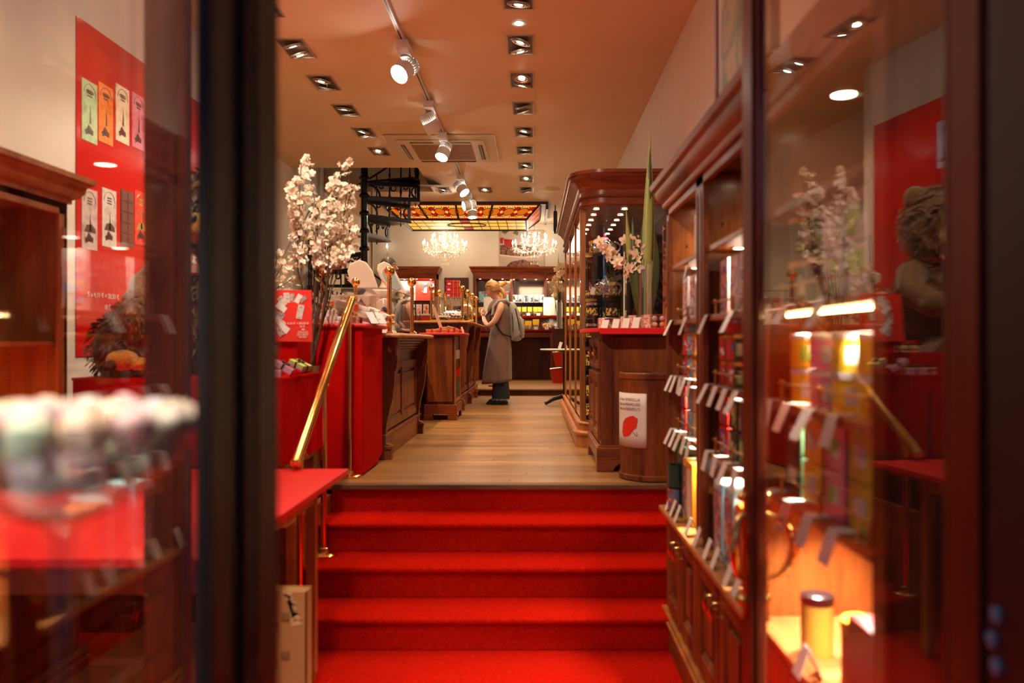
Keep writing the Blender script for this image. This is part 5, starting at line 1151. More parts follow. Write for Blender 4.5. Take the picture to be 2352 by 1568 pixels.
def jar_tin(label, x, y, z, r_, h, body, lid, band=None, group=None, name='tea_tin', cat='tin', n=18):
    if y < 4.1: x = .728+r_+(.0 if z > .7 else -.015); y += .06 if y > 2.45 and z > .7 else 0
    r = thing(name, label, cat, (x,y,z), group=group)
    s = MB(); s.lathe([(r_,0),(r_,h*.84)],(x,y,z+.0008),n); s.build('can', body, r, smooth=40)
    s = MB(); s.lathe([(r_*1.03,h*.845),(r_*1.03,h*.985),(r_*.96,h)],(x,y,z),n); s.build('lid', lid, r, smooth=40)
    if band is not None: s = MB(); s.lathe([(r_*1.01,h*.2),(r_*1.01,h*.66)],(x,y,z),n,a0=-pi*(.92 if y > 2.4 else .80),a1=-pi*(.25 if y > 2.4 else .58)); s.build('label', band, r, smooth=40)
    return r
M_BT = mat('black_tin', (.012,.012,.014), .25, .3); M_YB = prints('yellow_character_label',[(.02,.02,.02),(.70,.55,.08),(.70,.55,.08),(.02,.02,.02)],70)
M_ST = mat('steel_tin', (.6,.58,.55), .2, 1)
n_ = 0
for zi,z in enumerate((ZU+.215, 1.02, 1.28, 1.52, 1.70)):
    for k in range(4):
        y = 6.55+.16*k; x = X0+.09 if k < 2 else X0+.24
        x = X0+(.10,.26,.12,.28)[k]; y = 6.52+(.0,.0,.2,.2)[k]; hh = (.20,.21,.19,.14,.13)[zi]
        jar_tin('black yellow-labelled tea tin, %s, on the %s shelf of the glass cabinet' % (('left front','right front','left rear','right rear')[k], ('bottom','second','third','fourth','fifth')[zi]), x, y, z, .055, hh, M_BT, M_BT if k%2 else M_ST, M_YB, 'black tins in the glass cabinet')
for zi,z in enumerate((1.28,1.70,1.89,2.235)):
    for k in range(5):
        jar_tin('dark tin deep in the glass cabinet, %s from the front, %s shelf' % (ORD[k], ('third','fifth','sixth','topmost')[zi]), X0+.17+.2*(k%2), 7.1+.3*k, z, .06, .17, M_BT, M_GOLDP if (k+zi)%3==0 else M_BT, M_YB, 'dark tins deep inside the glass cabinet')

# ------------------------------------------------------------------ red-topped cabinet right
c = thing('red_top_cabinet', 'dark wooden cabinet with a bright red top and bracket feet at the right', 'cabinet', (.8, 5.6, ZU))
a0,a1,b0,b1 = .445,1.16,5.24,6.12
s = MB(); s.box(a0,a1,b0,b1,ZU+.16,1.565); s.build('carcass', M_WD, c)
s = MB(); s.box(a0+.07,a1-.02,b0-.006,b0,ZU+.17,1.54); s.box(a0+.0,a0+.075,b0-.012,b0,ZU+.16,1.565); s.build('front_panel', M_WZ, c, bev=.003)
s = MB(); panel(s,(a0,0,0),(0,1,0),(-1,0,0),b0+.02,b0+.42,ZU+.2,1.30,.055,.02); dr_ = s.build('door', M_WZ, c, bev=.002)
s = MB(); s.tube([(a0-.02,b0+.39,1.02),(a0-.05,b0+.39,1.02),(a0-.05,b0+.37,1.01)],.005,6); s.ell((a0-.055,b0+.38,1.02),.012,.012,.012); s.build('handle', M_BRASS, dr_, smooth=60)
s = MB(); panel(s,(a0,0,0),(0,1,0),(-1,0,0),b0+.44,b0+.86,ZU+.2,1.30,.055,.02); s.build('door', M_WZ, c, bev=.002)
for k in range(2): s = MB(); panel(s,(a0,0,0),(0,1,0),(-1,0,0),b0+.02+.42*k,b0+.42+.42*k,1.33,1.53,.03,.018,False); dd = s.build('drawer', M_WZ, c, bev=.002); s = MB(); s.ell((a0-.03,b0+.22+.42*k,1.43),.016,.012,.012); s.build('knob', M_BRASS, dd, smooth=True)
s = MB(); s.box(a0-.03,a1,b0-.03,b1,ZU+.075,ZU+.16); s.box(a0-.022,a1,b0-.022,b1,ZU+.155,ZU+.172); s.build('plinth', M_WX, c, bev=.007)
s = MB(); s.prism([(a0-.03,ZU+.001),(a0+.08,ZU+.001),(a0+.09,ZU+.03),(a0+.12,ZU+.05),(a0+.13,ZU+.076),(a0-.03,ZU+.076)],'y',b0-.03,b0+.0); s.build('bracket_foot', M_WX, c, bev=.004)
for q_ in ((a0-.03,a0+.0,b0+.001,b0+.10),(a0-.03,a0,b1-.12,b1)): s = MB(); s.box(*q_,ZU+.001,ZU+.076); s.build('bracket_foot', M_WX, c, bev=.004)
s = MB(); s.box(a0-.02,a1,b0-.02,b1,1.555,1.573); s.build('top_moulding', M_WX, c, bev=.004)
s = MB(); s.prism([(a0-.02,b0-.13),(a1,b0-.13),(a1,b1),(a0-.09,b1),(a0-.09,b0+.08)],'z',1.574,1.60); s.prism([(a0-.02,b0-.134),(a1,b0-.134),(a1,b0-.128),(a0-.02,b0-.128)],'z',1.560,1.60); s.build('red_top', M_REDTOP, c, bev=.004)
z = 1.601
# macaron boxes and cards
M_PINKP = prints('pink_pattern_band',[(.80,.45,.35),(.85,.70,.60),(.60,.15,.10),(.85,.70,.60)],120)
cols = [(.85,.30,.05),(.55,.10,.03),(.85,.62,.25),(.65,.35,.40),(.55,.60,.15),(.85,.45,.10)]
def macaron_box(label, x, y, sx_, sy_, sz_, n, seed):
    r = thing('macaron_box', label, 'macaron box', (x,y,z), group='clear boxes of macarons on the red-topped cabinet'); rnd = random.Random(seed)
    s = MB(); s.box(x-sx_/2,x+sx_/2,y-sy_/2,y+sy_/2,z+.001,z+sz_); s.build('clear_lid', M_CLEAR, r, bev=.004)
    s = MB(); s.box(x-sx_/2-.001,x-sx_*.22,y-sy_/2-.0015,y-sy_/2,z+.002,z+sz_-.002); s.build('sleeve', M_PINKP, r)
    nn = max(2,int(sx_/.045)); 
    for rw in range(max(1,int(sz_/.042))):
        for k in range(nn):
            cc = cols[rnd.randint(0,5)]; s = MB(); xx = x-sx_/2+.025+(sx_-.05)*k/(nn-1) if nn > 1 else x; s.ell((xx,y-sy_/2+.03,z+.022+.040*rw),.019,.021,.019,10,7); s.build('macaron', mat('mac_%d'%cols.index(cc),cc,.5), r, smooth=True)
macaron_box('clear box of orange macarons at the left end of the red-topped cabinet', .545, 5.78, .15,.12,.082, 2, 1)
macaron_box('clear box of red macarons second from the left on the red-topped cabinet', .66, 5.62, .10,.12,.088, 2, 2)
macaron_box('long clear box of peach macarons in the middle of the red-topped cabinet', .74, 5.52, .17,.12,.092, 2, 3)
macaron_box('large clear box of mixed macarons at the right of the row', .80, 5.30, .15,.16,.090, 2, 4)
for i,x in enumerate((.465,.535,.60,.665)):
    s = MB(); y = 5.24-.012*i; s.add([(x-.022,y,z),(x+.022,y,z),(x+.038,y+.03,z+.055+.005*i),(x-.006,y+.03,z+.055+.005*i)],[(0,1,2,3)]); s.add([(x+.038,y+.03,z+.055+.005*i),(x-.006,y+.03,z+.055+.005*i),(x-.002,y+.05,z),(x+.04,y+.05,z)],[(0,1,2,3)])
    tag(s.build('price_card', M_CARD), 'blank white tent card at the edge of the red-topped cabinet, %s from the left' % ORD[i], 'price card', 'white tent cards on the red-topped cabinet')
s = MB(); q = [(.855,5.20,z),(.955,5.28,z),(1.01,5.36,z+.27),(.905,5.30,z+.28)]; s.add([V(p) for p in q]+[V(p)+V((.0,.012,0)) for p in q],[(0,1,2,3),(7,6,5,4),(0,4,5,1),(1,5,6,2),(2,6,7,3),(3,7,4,0)]); tag(s.build('booklet', prints('red_orange_cover',[(.62,.03,.01),(.80,.15,.04),(.85,.45,.10),(.62,.03,.02)],16,smooth=True,rough=.35)), 'tall red and orange picture booklet leaning at the right of the cabinet top', 'booklet')
s = MB(); s.box(.945,1.02,5.42,5.46,z,z+.30); tag(s.build('white_box', M_CARD, bev=.003), 'plain white box standing behind the red booklet', 'box')
s = MB(); s.box(.99,1.15,6.08,6.10,z,2.40); tag(s.build('macaron_banner', prints('brown_bubble_print',[(.10,.03,.02),(.35,.12,.05),(.5,.25,.15),(.2,.06,.03),(.5,.2,.12)],26,rough=.2)), 'narrow brown picture banner between the glass cabinet and the shelving', 'banner')
# orchid in a tall glass vase with sword leaves
vx, vy = .80, 5.72
v = thing('glass_vase', 'tall clear glass vase of sword leaves and white orchids on the red-topped cabinet', 'vase', (vx,vy,z))
s = MB(); s.lathe([(.001,.001),(.052,.002),(.055,.46),(.052,.46),(.048,.012),(.001,.010)], (vx,vy,z), 24, caps=False); s.build('vase', M_CLEAR, v, smooth=40)
M_SW = mat('dark_sword_leaf', (.055,.075,.02), .35, var=.3, scale=6, stretch=(8,8,.6)); M_SW2 = mat('pale_green_stem', (.36,.40,.10), .4)
def blade(x0,y0,z0,x1,y1,z1,w,bend=(0,0),m=None):
    s = MB(); g1 = []
    for i in range(11):
        t = i/10; ww = 1.6*w*(.55+.9*sin(pi*min(1,t*1.05))**.8)*(1-t**5)+.002; cx = x0+(x1-x0)*t+bend[0]*sin(pi*t); cy = y0+(y1-y0)*t+bend[1]*sin(pi*t)
        g1.append([V((cx-ww/2,cy,z0+(z1-z0)*t)),V((cx,cy-.008,z0+(z1-z0)*t)),V((cx+ww/2,cy,z0+(z1-z0)*t))])
    s.sheet(g1); o = s.build('sword_leaf', m or M_SW, v, smooth=60); q = o.modifiers.new('t','SOLIDIFY'); q.thickness = .003
P = lambda px,v_: at(px,v_,vy)
for (px0,px1,v1,w,b_,m) in ((1470,1494,300,.030,.0,M_SW2),(1474,1492,345,.034,.01,M_SW),(1478,1498,375,.026,.012,M_SW2),(1468,1437,480,.028,-.02,M_SW2),(1466,1452,500,.05,-.01,M_SW),(1474,1480,490,.05,.0,M_SW),(1482,1502,500,.045,.02,M_SW),(1472,1466,545,.05,-.015,M_SW)):
    e = P(px1,v1); blade(vx+(px0-1475)*.0008, vy+random.uniform(-.02,.02), z+.02, e.x, vy+random.uniform(-.06,.06), e.z, w, (b_,0), m)
s = MB()
for k in range(7): q = k*.9; s.cyl((vx+.02*cos(q),vy+.02*sin(q),z+.012),(vx+.025*cos(q+.4),vy+.025*sin(q+.4),z+.5),.009,n=8)
s.build('stems', M_SW2, v, smooth=40, kind='stuff')
M_ORC = mat('creamy_orchid_petal', (.88,.70,.50), .5, var=.05)
def orchid_mesh(sz):
    s = MB()
    for p in range(5):
        q = 2*pi*p/5+pi/2; d = V((cos(q),sin(q),.15)); u = V((-sin(q),cos(q),0)); wd = .42 if p in (1,4) else .28
        s.add([V((0,0,0)),d*sz*.5-u*sz*wd,d*sz*.95-u*sz*wd*.5+V((0,0,-.15*sz)),d*sz*1.05+V((0,0,-.2*sz)),d*sz*.95+u*sz*wd*.5+V((0,0,-.15*sz)),d*sz*.5+u*sz*wd],[(0,1,2,3),(0,3,4,5)])
    s.cur = 1; s.ell((0,-sz*.12,sz*.15),sz*.16,sz*.2,sz*.14,8,5); return s.mesh('orchid_flower',[M_ORC,mat('orchid_lip',(.80,.40,.08),.5)],True)
def orchid(parent, base, pts, sz, n, seed, jit=.03):
    rnd = random.Random(seed); s = MB(); P_ = [V(p) for p in pts]; s.tube(P_, .0035, 6); s.build('flower_stem', M_SW2, parent); me = [orchid_mesh(sz), orchid_mesh(sz*.8)]
    for k in range(n):
        t = (k+.5)/n*(len(P_)-1); i = min(int(t), len(P_)-2); p = P_[i].lerp(P_[i+1], t-i)+V([rnd.uniform(-jit,jit) for _ in range(3)]); o = bpy.data.objects.new('orchid_flower', me[k%2]); COL.objects.link(o); o.parent = parent; o.location = p-wloc(parent); o.rotation_euler = (pi/2+rnd.uniform(-.6,.6), rnd.uniform(-.4,.4), rnd.uniform(-.9,.6))
orchid(v, None, [P(1478,560),P(1462,600),P(1440,625),P(1415,600),P(1395,575),P(1375,556)], .046, 26, 3, .035)
orchid(v, None, [P(1468,600),P(1452,560),P(1442,545)], .042, 9, 4, .03)
# umbrella stand with sign
ux, uy, ur = .740, 5.0, .202
u = thing('umbrella_stand', 'tall round mahogany umbrella bin with a red umbrella notice taped on', 'umbrella stand', (ux,uy,ZU))
s = MB(); s.lathe([(ur-.012,.002),(ur,.008),(ur,.035),(ur-.008,.04),(ur-.008,.62),(ur,.625),(ur,.655),(ur-.006,.662),(ur-.02,.662),(ur-.02,.03)], (ux,uy,ZU), 48, caps=False); s.lathe([(.001,.03),(ur-.02,.03)],(ux,uy,ZU),24,caps=False); s.build('barrel', M_WZ, u, smooth=35)
th0, th1 = radians(176), radians(254); rr = ur-.0065; zs0, zs1 = .865, 1.197
def cy(a_, z_, d=0): q = th0+(th1-th0)*a_; return V((ux+(rr+d)*cos(q), uy+(rr+d)*sin(q), z_))
s = MB(); s.sheet([[cy(i/16, zs0+(zs1-zs0)*j/4+.006*(i/16-.5)*0, .001+.004*(abs(i/16-.5)*2)**6) for j in range(5)] for i in range(17)]); sg_ = s.build('notice', mat('white_notice_paper',(.74,.66,.58),.6), u, smooth=60); q_ = sg_.modifiers.new('t','SOLIDIFY'); q_.thickness = .0006
arcL = rr*(th1-th0)
def bend(mb, d=.0025): mb.v = [cy(p.x/arcL, p.z, d+p.y) for p in mb.v]; return mb
for k, tx in enumerate(('for the UMBRELLA', 'Pour les PARAPLUIES', 'Voor uw PARAPLU\u2019S')):
    mb = text_mb(tx, .026, .0002, 'LEFT'); wmax = max(p.x for p in mb.v); mb.v = [V((.03+p.x*(.195/wmax), p.z, zs1-.048-.029*k+p.y)) for p in mb.v]; bend(mb).build('lettering', mat('brown_ink',(.16,.05,.04),.6), sg_)
def on_notice(x, y):
    f_ = (x-95)/550; q = 180+math.degrees(math.acos(max(-1,min(1,1-.725*f_)))); return V(((q-176)/78*arcL, 0, zs0+(1500-y)/1370*(zs1-zs0)))
U_ = [(345,690),(450,765),(435,880),(420,985),(330,1095),(265,1215),(160,1265),(130,1150),(138,1000),(150,880),(190,780),(270,715)]; U_ += U_[:1]
s = MB(); s.sheet([[on_notice(290+(x-290)*t, 950+(y-950)*t) for x,y in U_] for t in (1,.66,.33,.01)]); bend(s, .003).build('printed_umbrella', mat('umbrella_red',(.72,.03,.01),.5), sg_)
s = MB(); s.tube([on_notice(x,y) for x,y in ((335,1100),(375,1150),(400,1190),(425,1188),(440,1160),(430,1125),(405,1112))], .0016, 5); bend(s).build('printed_handle', M_BLACK, sg_)

# ------------------------------------------------------------------ bistro table near the platform
t = thing('high_table', 'round white-topped bistro table with a black post behind the glass cabinet', 'table', (.43,10.75,ZU)); x,y = .43,10.75
s = MB(); s.lathe([(.001,.735),(.32,.735),(.34,.745),(.34,.752),(.33,.757),(.001,.757)],(x,y,ZU),40); s.build('tabletop', mat('white_laminate',(.80,.74,.66),.3), t, smooth=35)
s = MB(); s.cyl((x,y,ZU+.05),(x,y,ZU+.735),.03,n=14); s.lathe([(.10,.72),(.10,.735),(.04,.70)],(x,y,ZU),16); s.build('post', M_BLACK, t, smooth=40)
for q in (radians(205),radians(325),radians(85)):
    s = MB(); s.tube([(x+.03*cos(q),y+.03*sin(q),ZU+.12),(x+.18*cos(q),y+.18*sin(q),ZU+.085),(x+.30*cos(q),y+.30*sin(q),ZU+.03)],[.03,.028,.026],8); s.build('leg', M_BLACK, t, smooth=50)
s = MB(); s.ob((x-.07,y-.1,ZU+.805),(.04,.005,.09),Matrix.Rotation(.3,3,'Y')); tag(s.build('menu_card', M_CARD), 'small cream menu card leaning on the bistro table', 'menu card')
s = MB(); s.loft([(x+.05,y,ZU+.758,.05,.05),(x+.05,y,ZU+.86,.06,.055),(x+.05,y,ZU+.90,.02,.02),(x+.05,y,ZU+.98,.05,.04)],12); tag(s.build('sweet_bag', M_CLEAR, smooth=60), 'cellophane bag of sweets standing on the bistro table', 'bag')
for k in range(2):
    r = thing('red_basket', 'red plastic shopping basket with steel handles, %s of the pair' % ('lower','upper')[k], 'basket', (.50,14.6,ZP+.30*k)); bx_,by_,bz_ = .50+.05*k,14.6,ZP+.002+.30*k
    s = MB(); s.loft([(bx_,by_,bz_,.15,.11),(bx_,by_,bz_+.24,.20,.15),(bx_,by_,bz_+.25,.21,.16),(bx_,by_,bz_+.25,.19,.14),(bx_,by_,bz_+.02,.14,.10)],4 if False else 20); s.build('tub', mat('red_basket_plastic',(.45,.01,.01),.4), r, smooth=50)
    s = MB(); s.tube([(bx_-.2,by_-.12,bz_+.26),(bx_,by_-.15,bz_+.28),(bx_+.2,by_-.12,bz_+.26)],.007,6); s.tube([(bx_-.2,by_+.12,bz_+.26),(bx_,by_+.15,bz_+.28),(bx_+.2,by_+.12,bz_+.26)],.007,6); s.build('handle', M_ST, r)
# ------------------------------------------------------------------ right-hand wall shelving
FX = .68
sh = thing('shelving_unit', 'long mahogany wall shelving with brass gallery rails and lit shelves at the right', 'shelving', (.92, 2.8, 0))
s = MB(); s.box(XR-.02, XR-.002, 1.54, 4.06, .68, 2.2); s.build('back_panel', M_INT, sh)
s = MB(); s.box(.68, XR-.002, 1.54, 4.06, 2.19, 2.21); s.build('top_board', M_WD, sh)
bays = [(3.33, 4.0, 'far'), (2.49, 3.19, 'middle'), (1.60, 2.36, 'near')]
for (a, b_) in ((4.0,4.06),(3.245,3.275),(2.41,2.44),(1.535,1.60)):
    s = MB(); s.box(FX+.02, XR-.02, a, b_, .68, 2.19); s.build('side_panel', M_INT, sh)
for (a, b_) in ((4.0,4.06),(3.19,3.33),(2.36,2.49),(1.535,1.60)):
    s = MB(); s.box(FX, FX+.022, a, b_, .68, 2.2)
    for k in (.25,.75): y = a+(b_-a)*k; s.box(FX-.003, FX, y-.006, y+.006, .74, 2.12)
    s.build('pilaster', M_WZ, sh, bev=.002)
s = MB(); s.box(FX, FX+.022, 1.535, 4.06, 2.15, 2.2); s.build('head_rail', M_WY, sh)
s = MB(); s.sweep([(-.02,0),(.012,0),(.02,.012),(.02,.025),(.035,.04),(.05,.06),(.055,.085),(.072,.10),(.078,.125),(-.02,.13)], [(XR,4.06),(FX,4.06),(FX,2.30)], z=2.185); s.sweep([(-.02,0),(.008,0),(.012,.04),(.008,.06),(.014,.125),(-.02,.13)], [(FX,2.30),(FX,1.53)], z=2.185); s.build('cornice', M_WY, sh, smooth=35)
s = MB(); s.box(FX, XR, 1.53, 4.07, 2.314, 2.322); s.build('cornice_top', M_WY, sh)
ZS = (1.075, 1.34, 1.615, 1.89)
SN = {1.075:'lowest shelf', 1.34:'second shelf', 1.615:'third shelf', 1.89:'top shelf', .68:'wooden counter'}
for bi, (y0, y1, bn) in enumerate(bays):
    for z in ZS:
        s = MB(); s.box(FX+.014, XR-.02, y0-.03, y1+.03, z-.022, z); o = s.build('shelf', M_INT, sh, bev=.002)
        sb, sl = MB(), MB(); ys_l = (y0+.20, y1-.18)
        for y in ys_l:
            puck(sb, sl, FX+.10, y, z-.022, .026)
            lamp('SPOT', (FX+.10, y, z-.034), (16,17,25)[bi], NEUT, target=(FX+.2, y, 0), parent=sh, angle=135, blend=.9, size=.02)
        sb.build('puck_rim', M_BRASSD, o); sl.build('puck_lens', M_PUCK, o)
        if z < 1.8:
            s = MB(); s.cyl((FX+.032,y0+.02,z+.05),(FX+.032,y1-.02,z+.05),.0042,n=8)
            for k in range(3): y = y0+.08+(y1-y0-.16)*k/2; s.cyl((FX+.032,y,z),(FX+.032,y,z+.05),.005,n=8); s.ell((FX+.032,y,z+.054),.009,.009,.009,8,6); s.lathe([(.01,0),(.01,.004)],(FX+.032,y,z),10)
            s.build('gallery_rail', M_BRASSD, o, smooth=50)
    sb, sl = MB(), MB()
    for y in ((y0+y1)/2-.13, (y0+y1)/2+.2):
        puck(sb, sl, FX+.17, y, 2.19, .034); lamp('SPOT', (FX+.15, y, 2.175), 2, NEUT, target=(FX+.2,y,0), parent=sh, angle=120, blend=.9, size=.03)
    pr_ = sb.build('puck_rim', M_BRASSD, sh); sl.build('puck_lens', M_PUCK, pr_)
    s = MB()
    for k in range(18):
        for xx in (FX+.09, XR-.12): s.cyl((xx, y1+.0505 if bi else 3.999, .80+.07*k), (xx, y1+.0485 if bi else 3.996, .80+.07*k), .0045, n=6)
    s.build('peg_holes', M_BLACK, sh)
# LED strip under the near bay's third shelf
s = MB(); s.box(FX+.05,FX+.058,1.62,2.3,1.582,1.590); s.build('light_strip', emis('warm_led_strip',(1,.62,.25),14), sh)
# counter and cupboards below
s = MB(); s.box(.64, XR, 2.30, 4.07, .655, .68); s.box(.672, XR, 1.50, 2.301, .655, .68); s.build('counter', mat('x',(0,0,0)) if False else M_WL, sh, bev=.005)
s = MB(); s.box(.685, XR, 1.53, 4.03, .0, .655); s.build('cupboard_carcass', M_WD, sh)
dy = [3.99, 3.62, 3.25, 2.86, 2.47, 2.08, 1.70]
for i in range(6):
    s = MB(); panel(s, (.685,0,0),(0,1,0),(-1,0,0), dy[i+1]+.012, dy[i]-.012, .20, .64, .065, .02); dr_ = s.build('cupboard_door', M_WZ, sh, bev=.002)
    yy = dy[i+1]+.045 if i%2 == 0 else dy[i]-.045
    s = MB(); s.tube([(.665,yy,.585),(.635,yy,.585),(.628,yy,.575),(.628,yy,.545),(.635,yy,.535),(.665,yy,.535)],.0055,8); s.tube([(.628,yy,.60),(.622,yy,.56),(.628,yy,.52)],[.002,.008,.002],8); s.build('pull_handle', M_BRASS, dr_, smooth=50)
s = MB(); s.box(.67,XR,1.53,4.05,0,.15); s.box(.662,XR,1.53,4.055,0,.10); s.build('plinth', M_WY, sh, bev=.003)
for k,(xx,zz) in enumerate(((.645,.15),(.655,.172))): s = MB(); s.box(xx,.69,1.53,4.06,zz-.012,zz); s.build('gilt_moulding', M_HON, sh, bev=.002)
# --- price tags hanging over the shelf edges
ctag = {}
def shelf_tag(y, z, bn, k, n):
    r = MB(); d = random.uniform(-.012,.012); w = .032; x = FX+.010; tw = random.uniform(-.006,.006)
    r.sheet([[V((x+.055,y-w,z+.003)),V((x+.055,y+w,z+.003))],[V((x-.004,y-w+tw,z+.004)),V((x-.004,y+w+tw,z+.004))],[V((x-.030+d,y-w+tw*2,z-.072)),V((x-.030+d,y+w+tw*2,z-.072))]])
    o = r.build('price_tag', M_TAG); q = o.modifiers.new('t','SOLIDIFY'); q.thickness = .001
    tag(o, 'folded white price tag, %s of the %s bay, %s from the stairs' % (SN[z], bn, ORD[k]), 'price tag', 'white price tags along the shelf edges')
for bi,(y0,y1,bn) in enumerate(bays):
    for z, n in ((1.075,5 if bi == 0 else 4),(1.34,5 if bi == 0 else 4),(1.615,2),):
        for k in range(n):
            if z == 1.615: y = y1-.03-(y1-y0-.16)*k*.75/max(1,n-1)
            else: y = y1-.04-(y1-y0-.10)*k/(n)
            shelf_tag(y, z, bn, k, n)
o = MB(); o.sheet([[V((FX+.03,3.62,1.893)),V((FX+.03,3.67,1.893))],[V((FX+.005,3.60,1.80)),V((FX+.005,3.65,1.80))]]); tag(o.build('price_tag', M_TAG), 'long white price tag hanging from the top shelf of the far bay', 'price tag')
for k,y in enumerate((3.93,3.80,3.68,3.42,3.24,3.05,2.92,2.72,2.60,1.98)):
    s = MB(); x = FX-.028; s.add([(x,y-.026,.681),(x,y+.026,.681),(x+.028,y+.026,.755),(x+.028,y-.026,.755)],[(0,1,2,3)]); s.add([(x+.028,y+.026,.755),(x+.028,y-.026,.755),(x+.06,y-.026,.681),(x+.06,y+.026,.681)],[(0,1,2,3)])
    o = s.build('tent_card', M_TAG); q = o.modifiers.new('t','SOLIDIFY'); q.thickness = .0012
    tag(o, 'printed white tent card on the shelving counter, %s from the stairs' % ORD[k], 'price card', 'tent cards along the shelving counter')
# --- products
def carton(label, x, y, z, sx_, sy_, sz_, col, pr=None, side=None, ps=None, name='carton', cat='box', group=None, rz=0, rounded=.004, extra=None):
    x = (.705 if z < .7 else .728)+sx_/2+((x-.78)*.1 if z > .7 else 0); y += .06 if y > 2.45 and z > .7 else (.05 if y > 3.3 else 0)
    r = thing(name, label, cat, (x,y,z), rz, group)
    def pt(mb, nm, m, par=r, bev=0):
        o = bpy.data.objects.new(nm, mb.mesh(nm, m)); COL.objects.link(o); o.parent = par
        if bev: q = o.modifiers.new('e','BEVEL'); q.width = bev; q.segments = 2
        return o
    s = MB(); s.box(-sx_/2,sx_/2,-sy_/2,sy_/2,.001,sz_); b0 = pt(s, 'carton_body', col, bev=rounded)
    if pr is not None:
        s = MB(); s.box(-sx_/2-.0012,-sx_/2,-sy_*(ps or .40),sy_*(ps or .40),sz_*(.3 if ps else .10),sz_*(.72 if ps else .88)); pt(s, 'front_print', pr)
    if side is not None:
        s = MB(); s.box(-sx_*.36,sx_*.36,-sy_/2-.0012,-sy_/2,sz_*.12,sz_*.86); pt(s, 'side_print', side)
    if extra: extra(r, pt)
    return r
C_ = lambda n,c,r_=.4: mat(n,c,r_,var=.04)
G1 = prints('checked_pattern',[(.75,.70,.60),(.65,.08,.12),(.10,.15,.45),(.80,.45,.05),(.45,.12,.35),(.80,.75,.65)],75)
G2 = prints('checked_pattern_teal',[(.75,.70,.60),(.10,.40,.55),(.05,.2,.45),(.75,.30,.05),(.6,.08,.2),(.80,.75,.65)],75)
G3 = prints('green_tea_print',[(.30,.55,.05),(.70,.66,.60),(.55,.50,.48),(.20,.40,.03),(.70,.66,.6)],22)
G4 = prints('grey_text_panel',[(.60,.56,.52),(.45,.40,.38),(.70,.66,.62)],150)
G5 = prints('collage_print',[(.45,.15,.12),(.20,.12,.25),(.65,.45,.30),(.30,.10,.08),(.15,.20,.35)],45)
G6 = prints('red_heart_label',[(.55,.05,.04),(.75,.68,.6),(.10,.15,.45),(.55,.05,.04)],38)
G7 = prints('blue_heart_label',[(.20,.50,.62),(.20,.50,.62),(.60,.05,.06),(.75,.7,.6),(.20,.5,.62)],40)
CW, CB, CR, CO, CY, CGn, CPk, CLb, CDk = C_('white_carton',(.72,.70,.68)), C_('deep_blue_card',(.03,.14,.42)), C_('red_carton',(.60,.03,.02)), C_('orange_carton',(.85,.25,.03)), C_('yellow_carton',(.85,.48,.03)), C_('dark_green_enamel',(.015,.075,.05)), C_('pink_carton',(.72,.20,.32)), C_('pale_blue_carton',(.38,.68,.76)), C_('black_carton',(.02,.018,.022))
# far bay
carton('white carton with grey panels alone on the top shelf of the far bay', .86, 3.50, 1.89, .14,.16,.20, CW, G4, G4)
for k in range(3): carton('tall white checked box, third shelf of the far bay, %s from the stairs'%ORD[k], .86, 3.80-.17*k, 1.615, .12,.13,.205, CW, G1, G2, group='tall checked boxes')
tl_ = [('red',(.55,.04,.04),G6),('sky blue',(.20,.48,.62),G7),('amber',(.70,.35,.05),G5)]
for k,(nm,c_,lb) in enumerate(tl_):
    for lv in range(2): jar_tin('%s souvenir tin, %s row, second shelf of the far bay'%(nm,('lower','upper')[lv]), .82+.03*k, 3.82-.12*k, 1.34+.108*lv, .052, .106, C_(nm.replace(' ','_')+'_tin',c_,.3), M_BRASSD, lb, 'souvenir tins of the far bay')
for k,(nm,c_) in enumerate((('grey-lidded',(.5,.5,.52)),('bright blue',(.12,.45,.70)))): jar_tin('small %s tin topping the stacks, second shelf, far bay'%nm, .83, 3.78-.14*k, 1.557, .045, .05, C_('t_%d'%k,c_,.3), M_ST, None)
for k,(nm,m1,p1,s1) in enumerate((('red printed',CR,G6,G5),('pale blue',CLb,G7,None),('cream',C_('cream_carton',(.75,.55,.3)),None,None))):
    for lv in range(2): carton('%s carton, %s of two, on the lowest shelf of the far bay'%(nm,('lower','upper')[lv]), .83+.02*k, 3.84-.14*k, 1.075+.112*lv, .12,.11,.108, m1, p1, s1, group='cartons on the lowest shelf of the far bay')
def mugbox(r, pt):
    s = MB(); s.box(-.131,-.128,-.085,.085,.02,.30); pt(s, 'window_cutout', M_BLACK)
    s = MB(); s.lathe([(.045,.13),(.045,.235),(.040,.235)],(-.135,.0,0),16,a0=pi/2,a1=1.5*pi); o = pt(s, 'mug', mat('dark_green_enamel',(0,0,0)))
    s = MB(); s.lathe([(.045,.02),(.045,.12)],(-.135,.0,0),16,a0=pi/2,a1=1.5*pi); pt(s, 'printed_mug', G5)
carton('big dark green gift box with a mug in its window, nearest the stairs', .83, 3.82, .68, .26,.22,.325, CGn, None, None, extra=mugbox)
carton('yellow carton next to the green mug box', .80, 3.66, .68, .15,.09,.29, CY, G5, None)
carton('amber and white carton standing in front of the yellow one', .80, 3.55, .68, .15,.10,.285, C_('amber_carton',(.80,.36,.02)), CW, None)
r = thing('red_cylinder', 'tall red-capped round tube with coloured bands on the counter in the far bay', 'tube', (.79,3.43,.68)); 
s = MB(); s.lathe([(.05,.001),(.05,.05)],(.79,3.43,.68),6); s.lathe([(.052,.20),(.052,.235),(.03,.25)],(.79,3.43,.68),6); s.build('cap', CR, r)
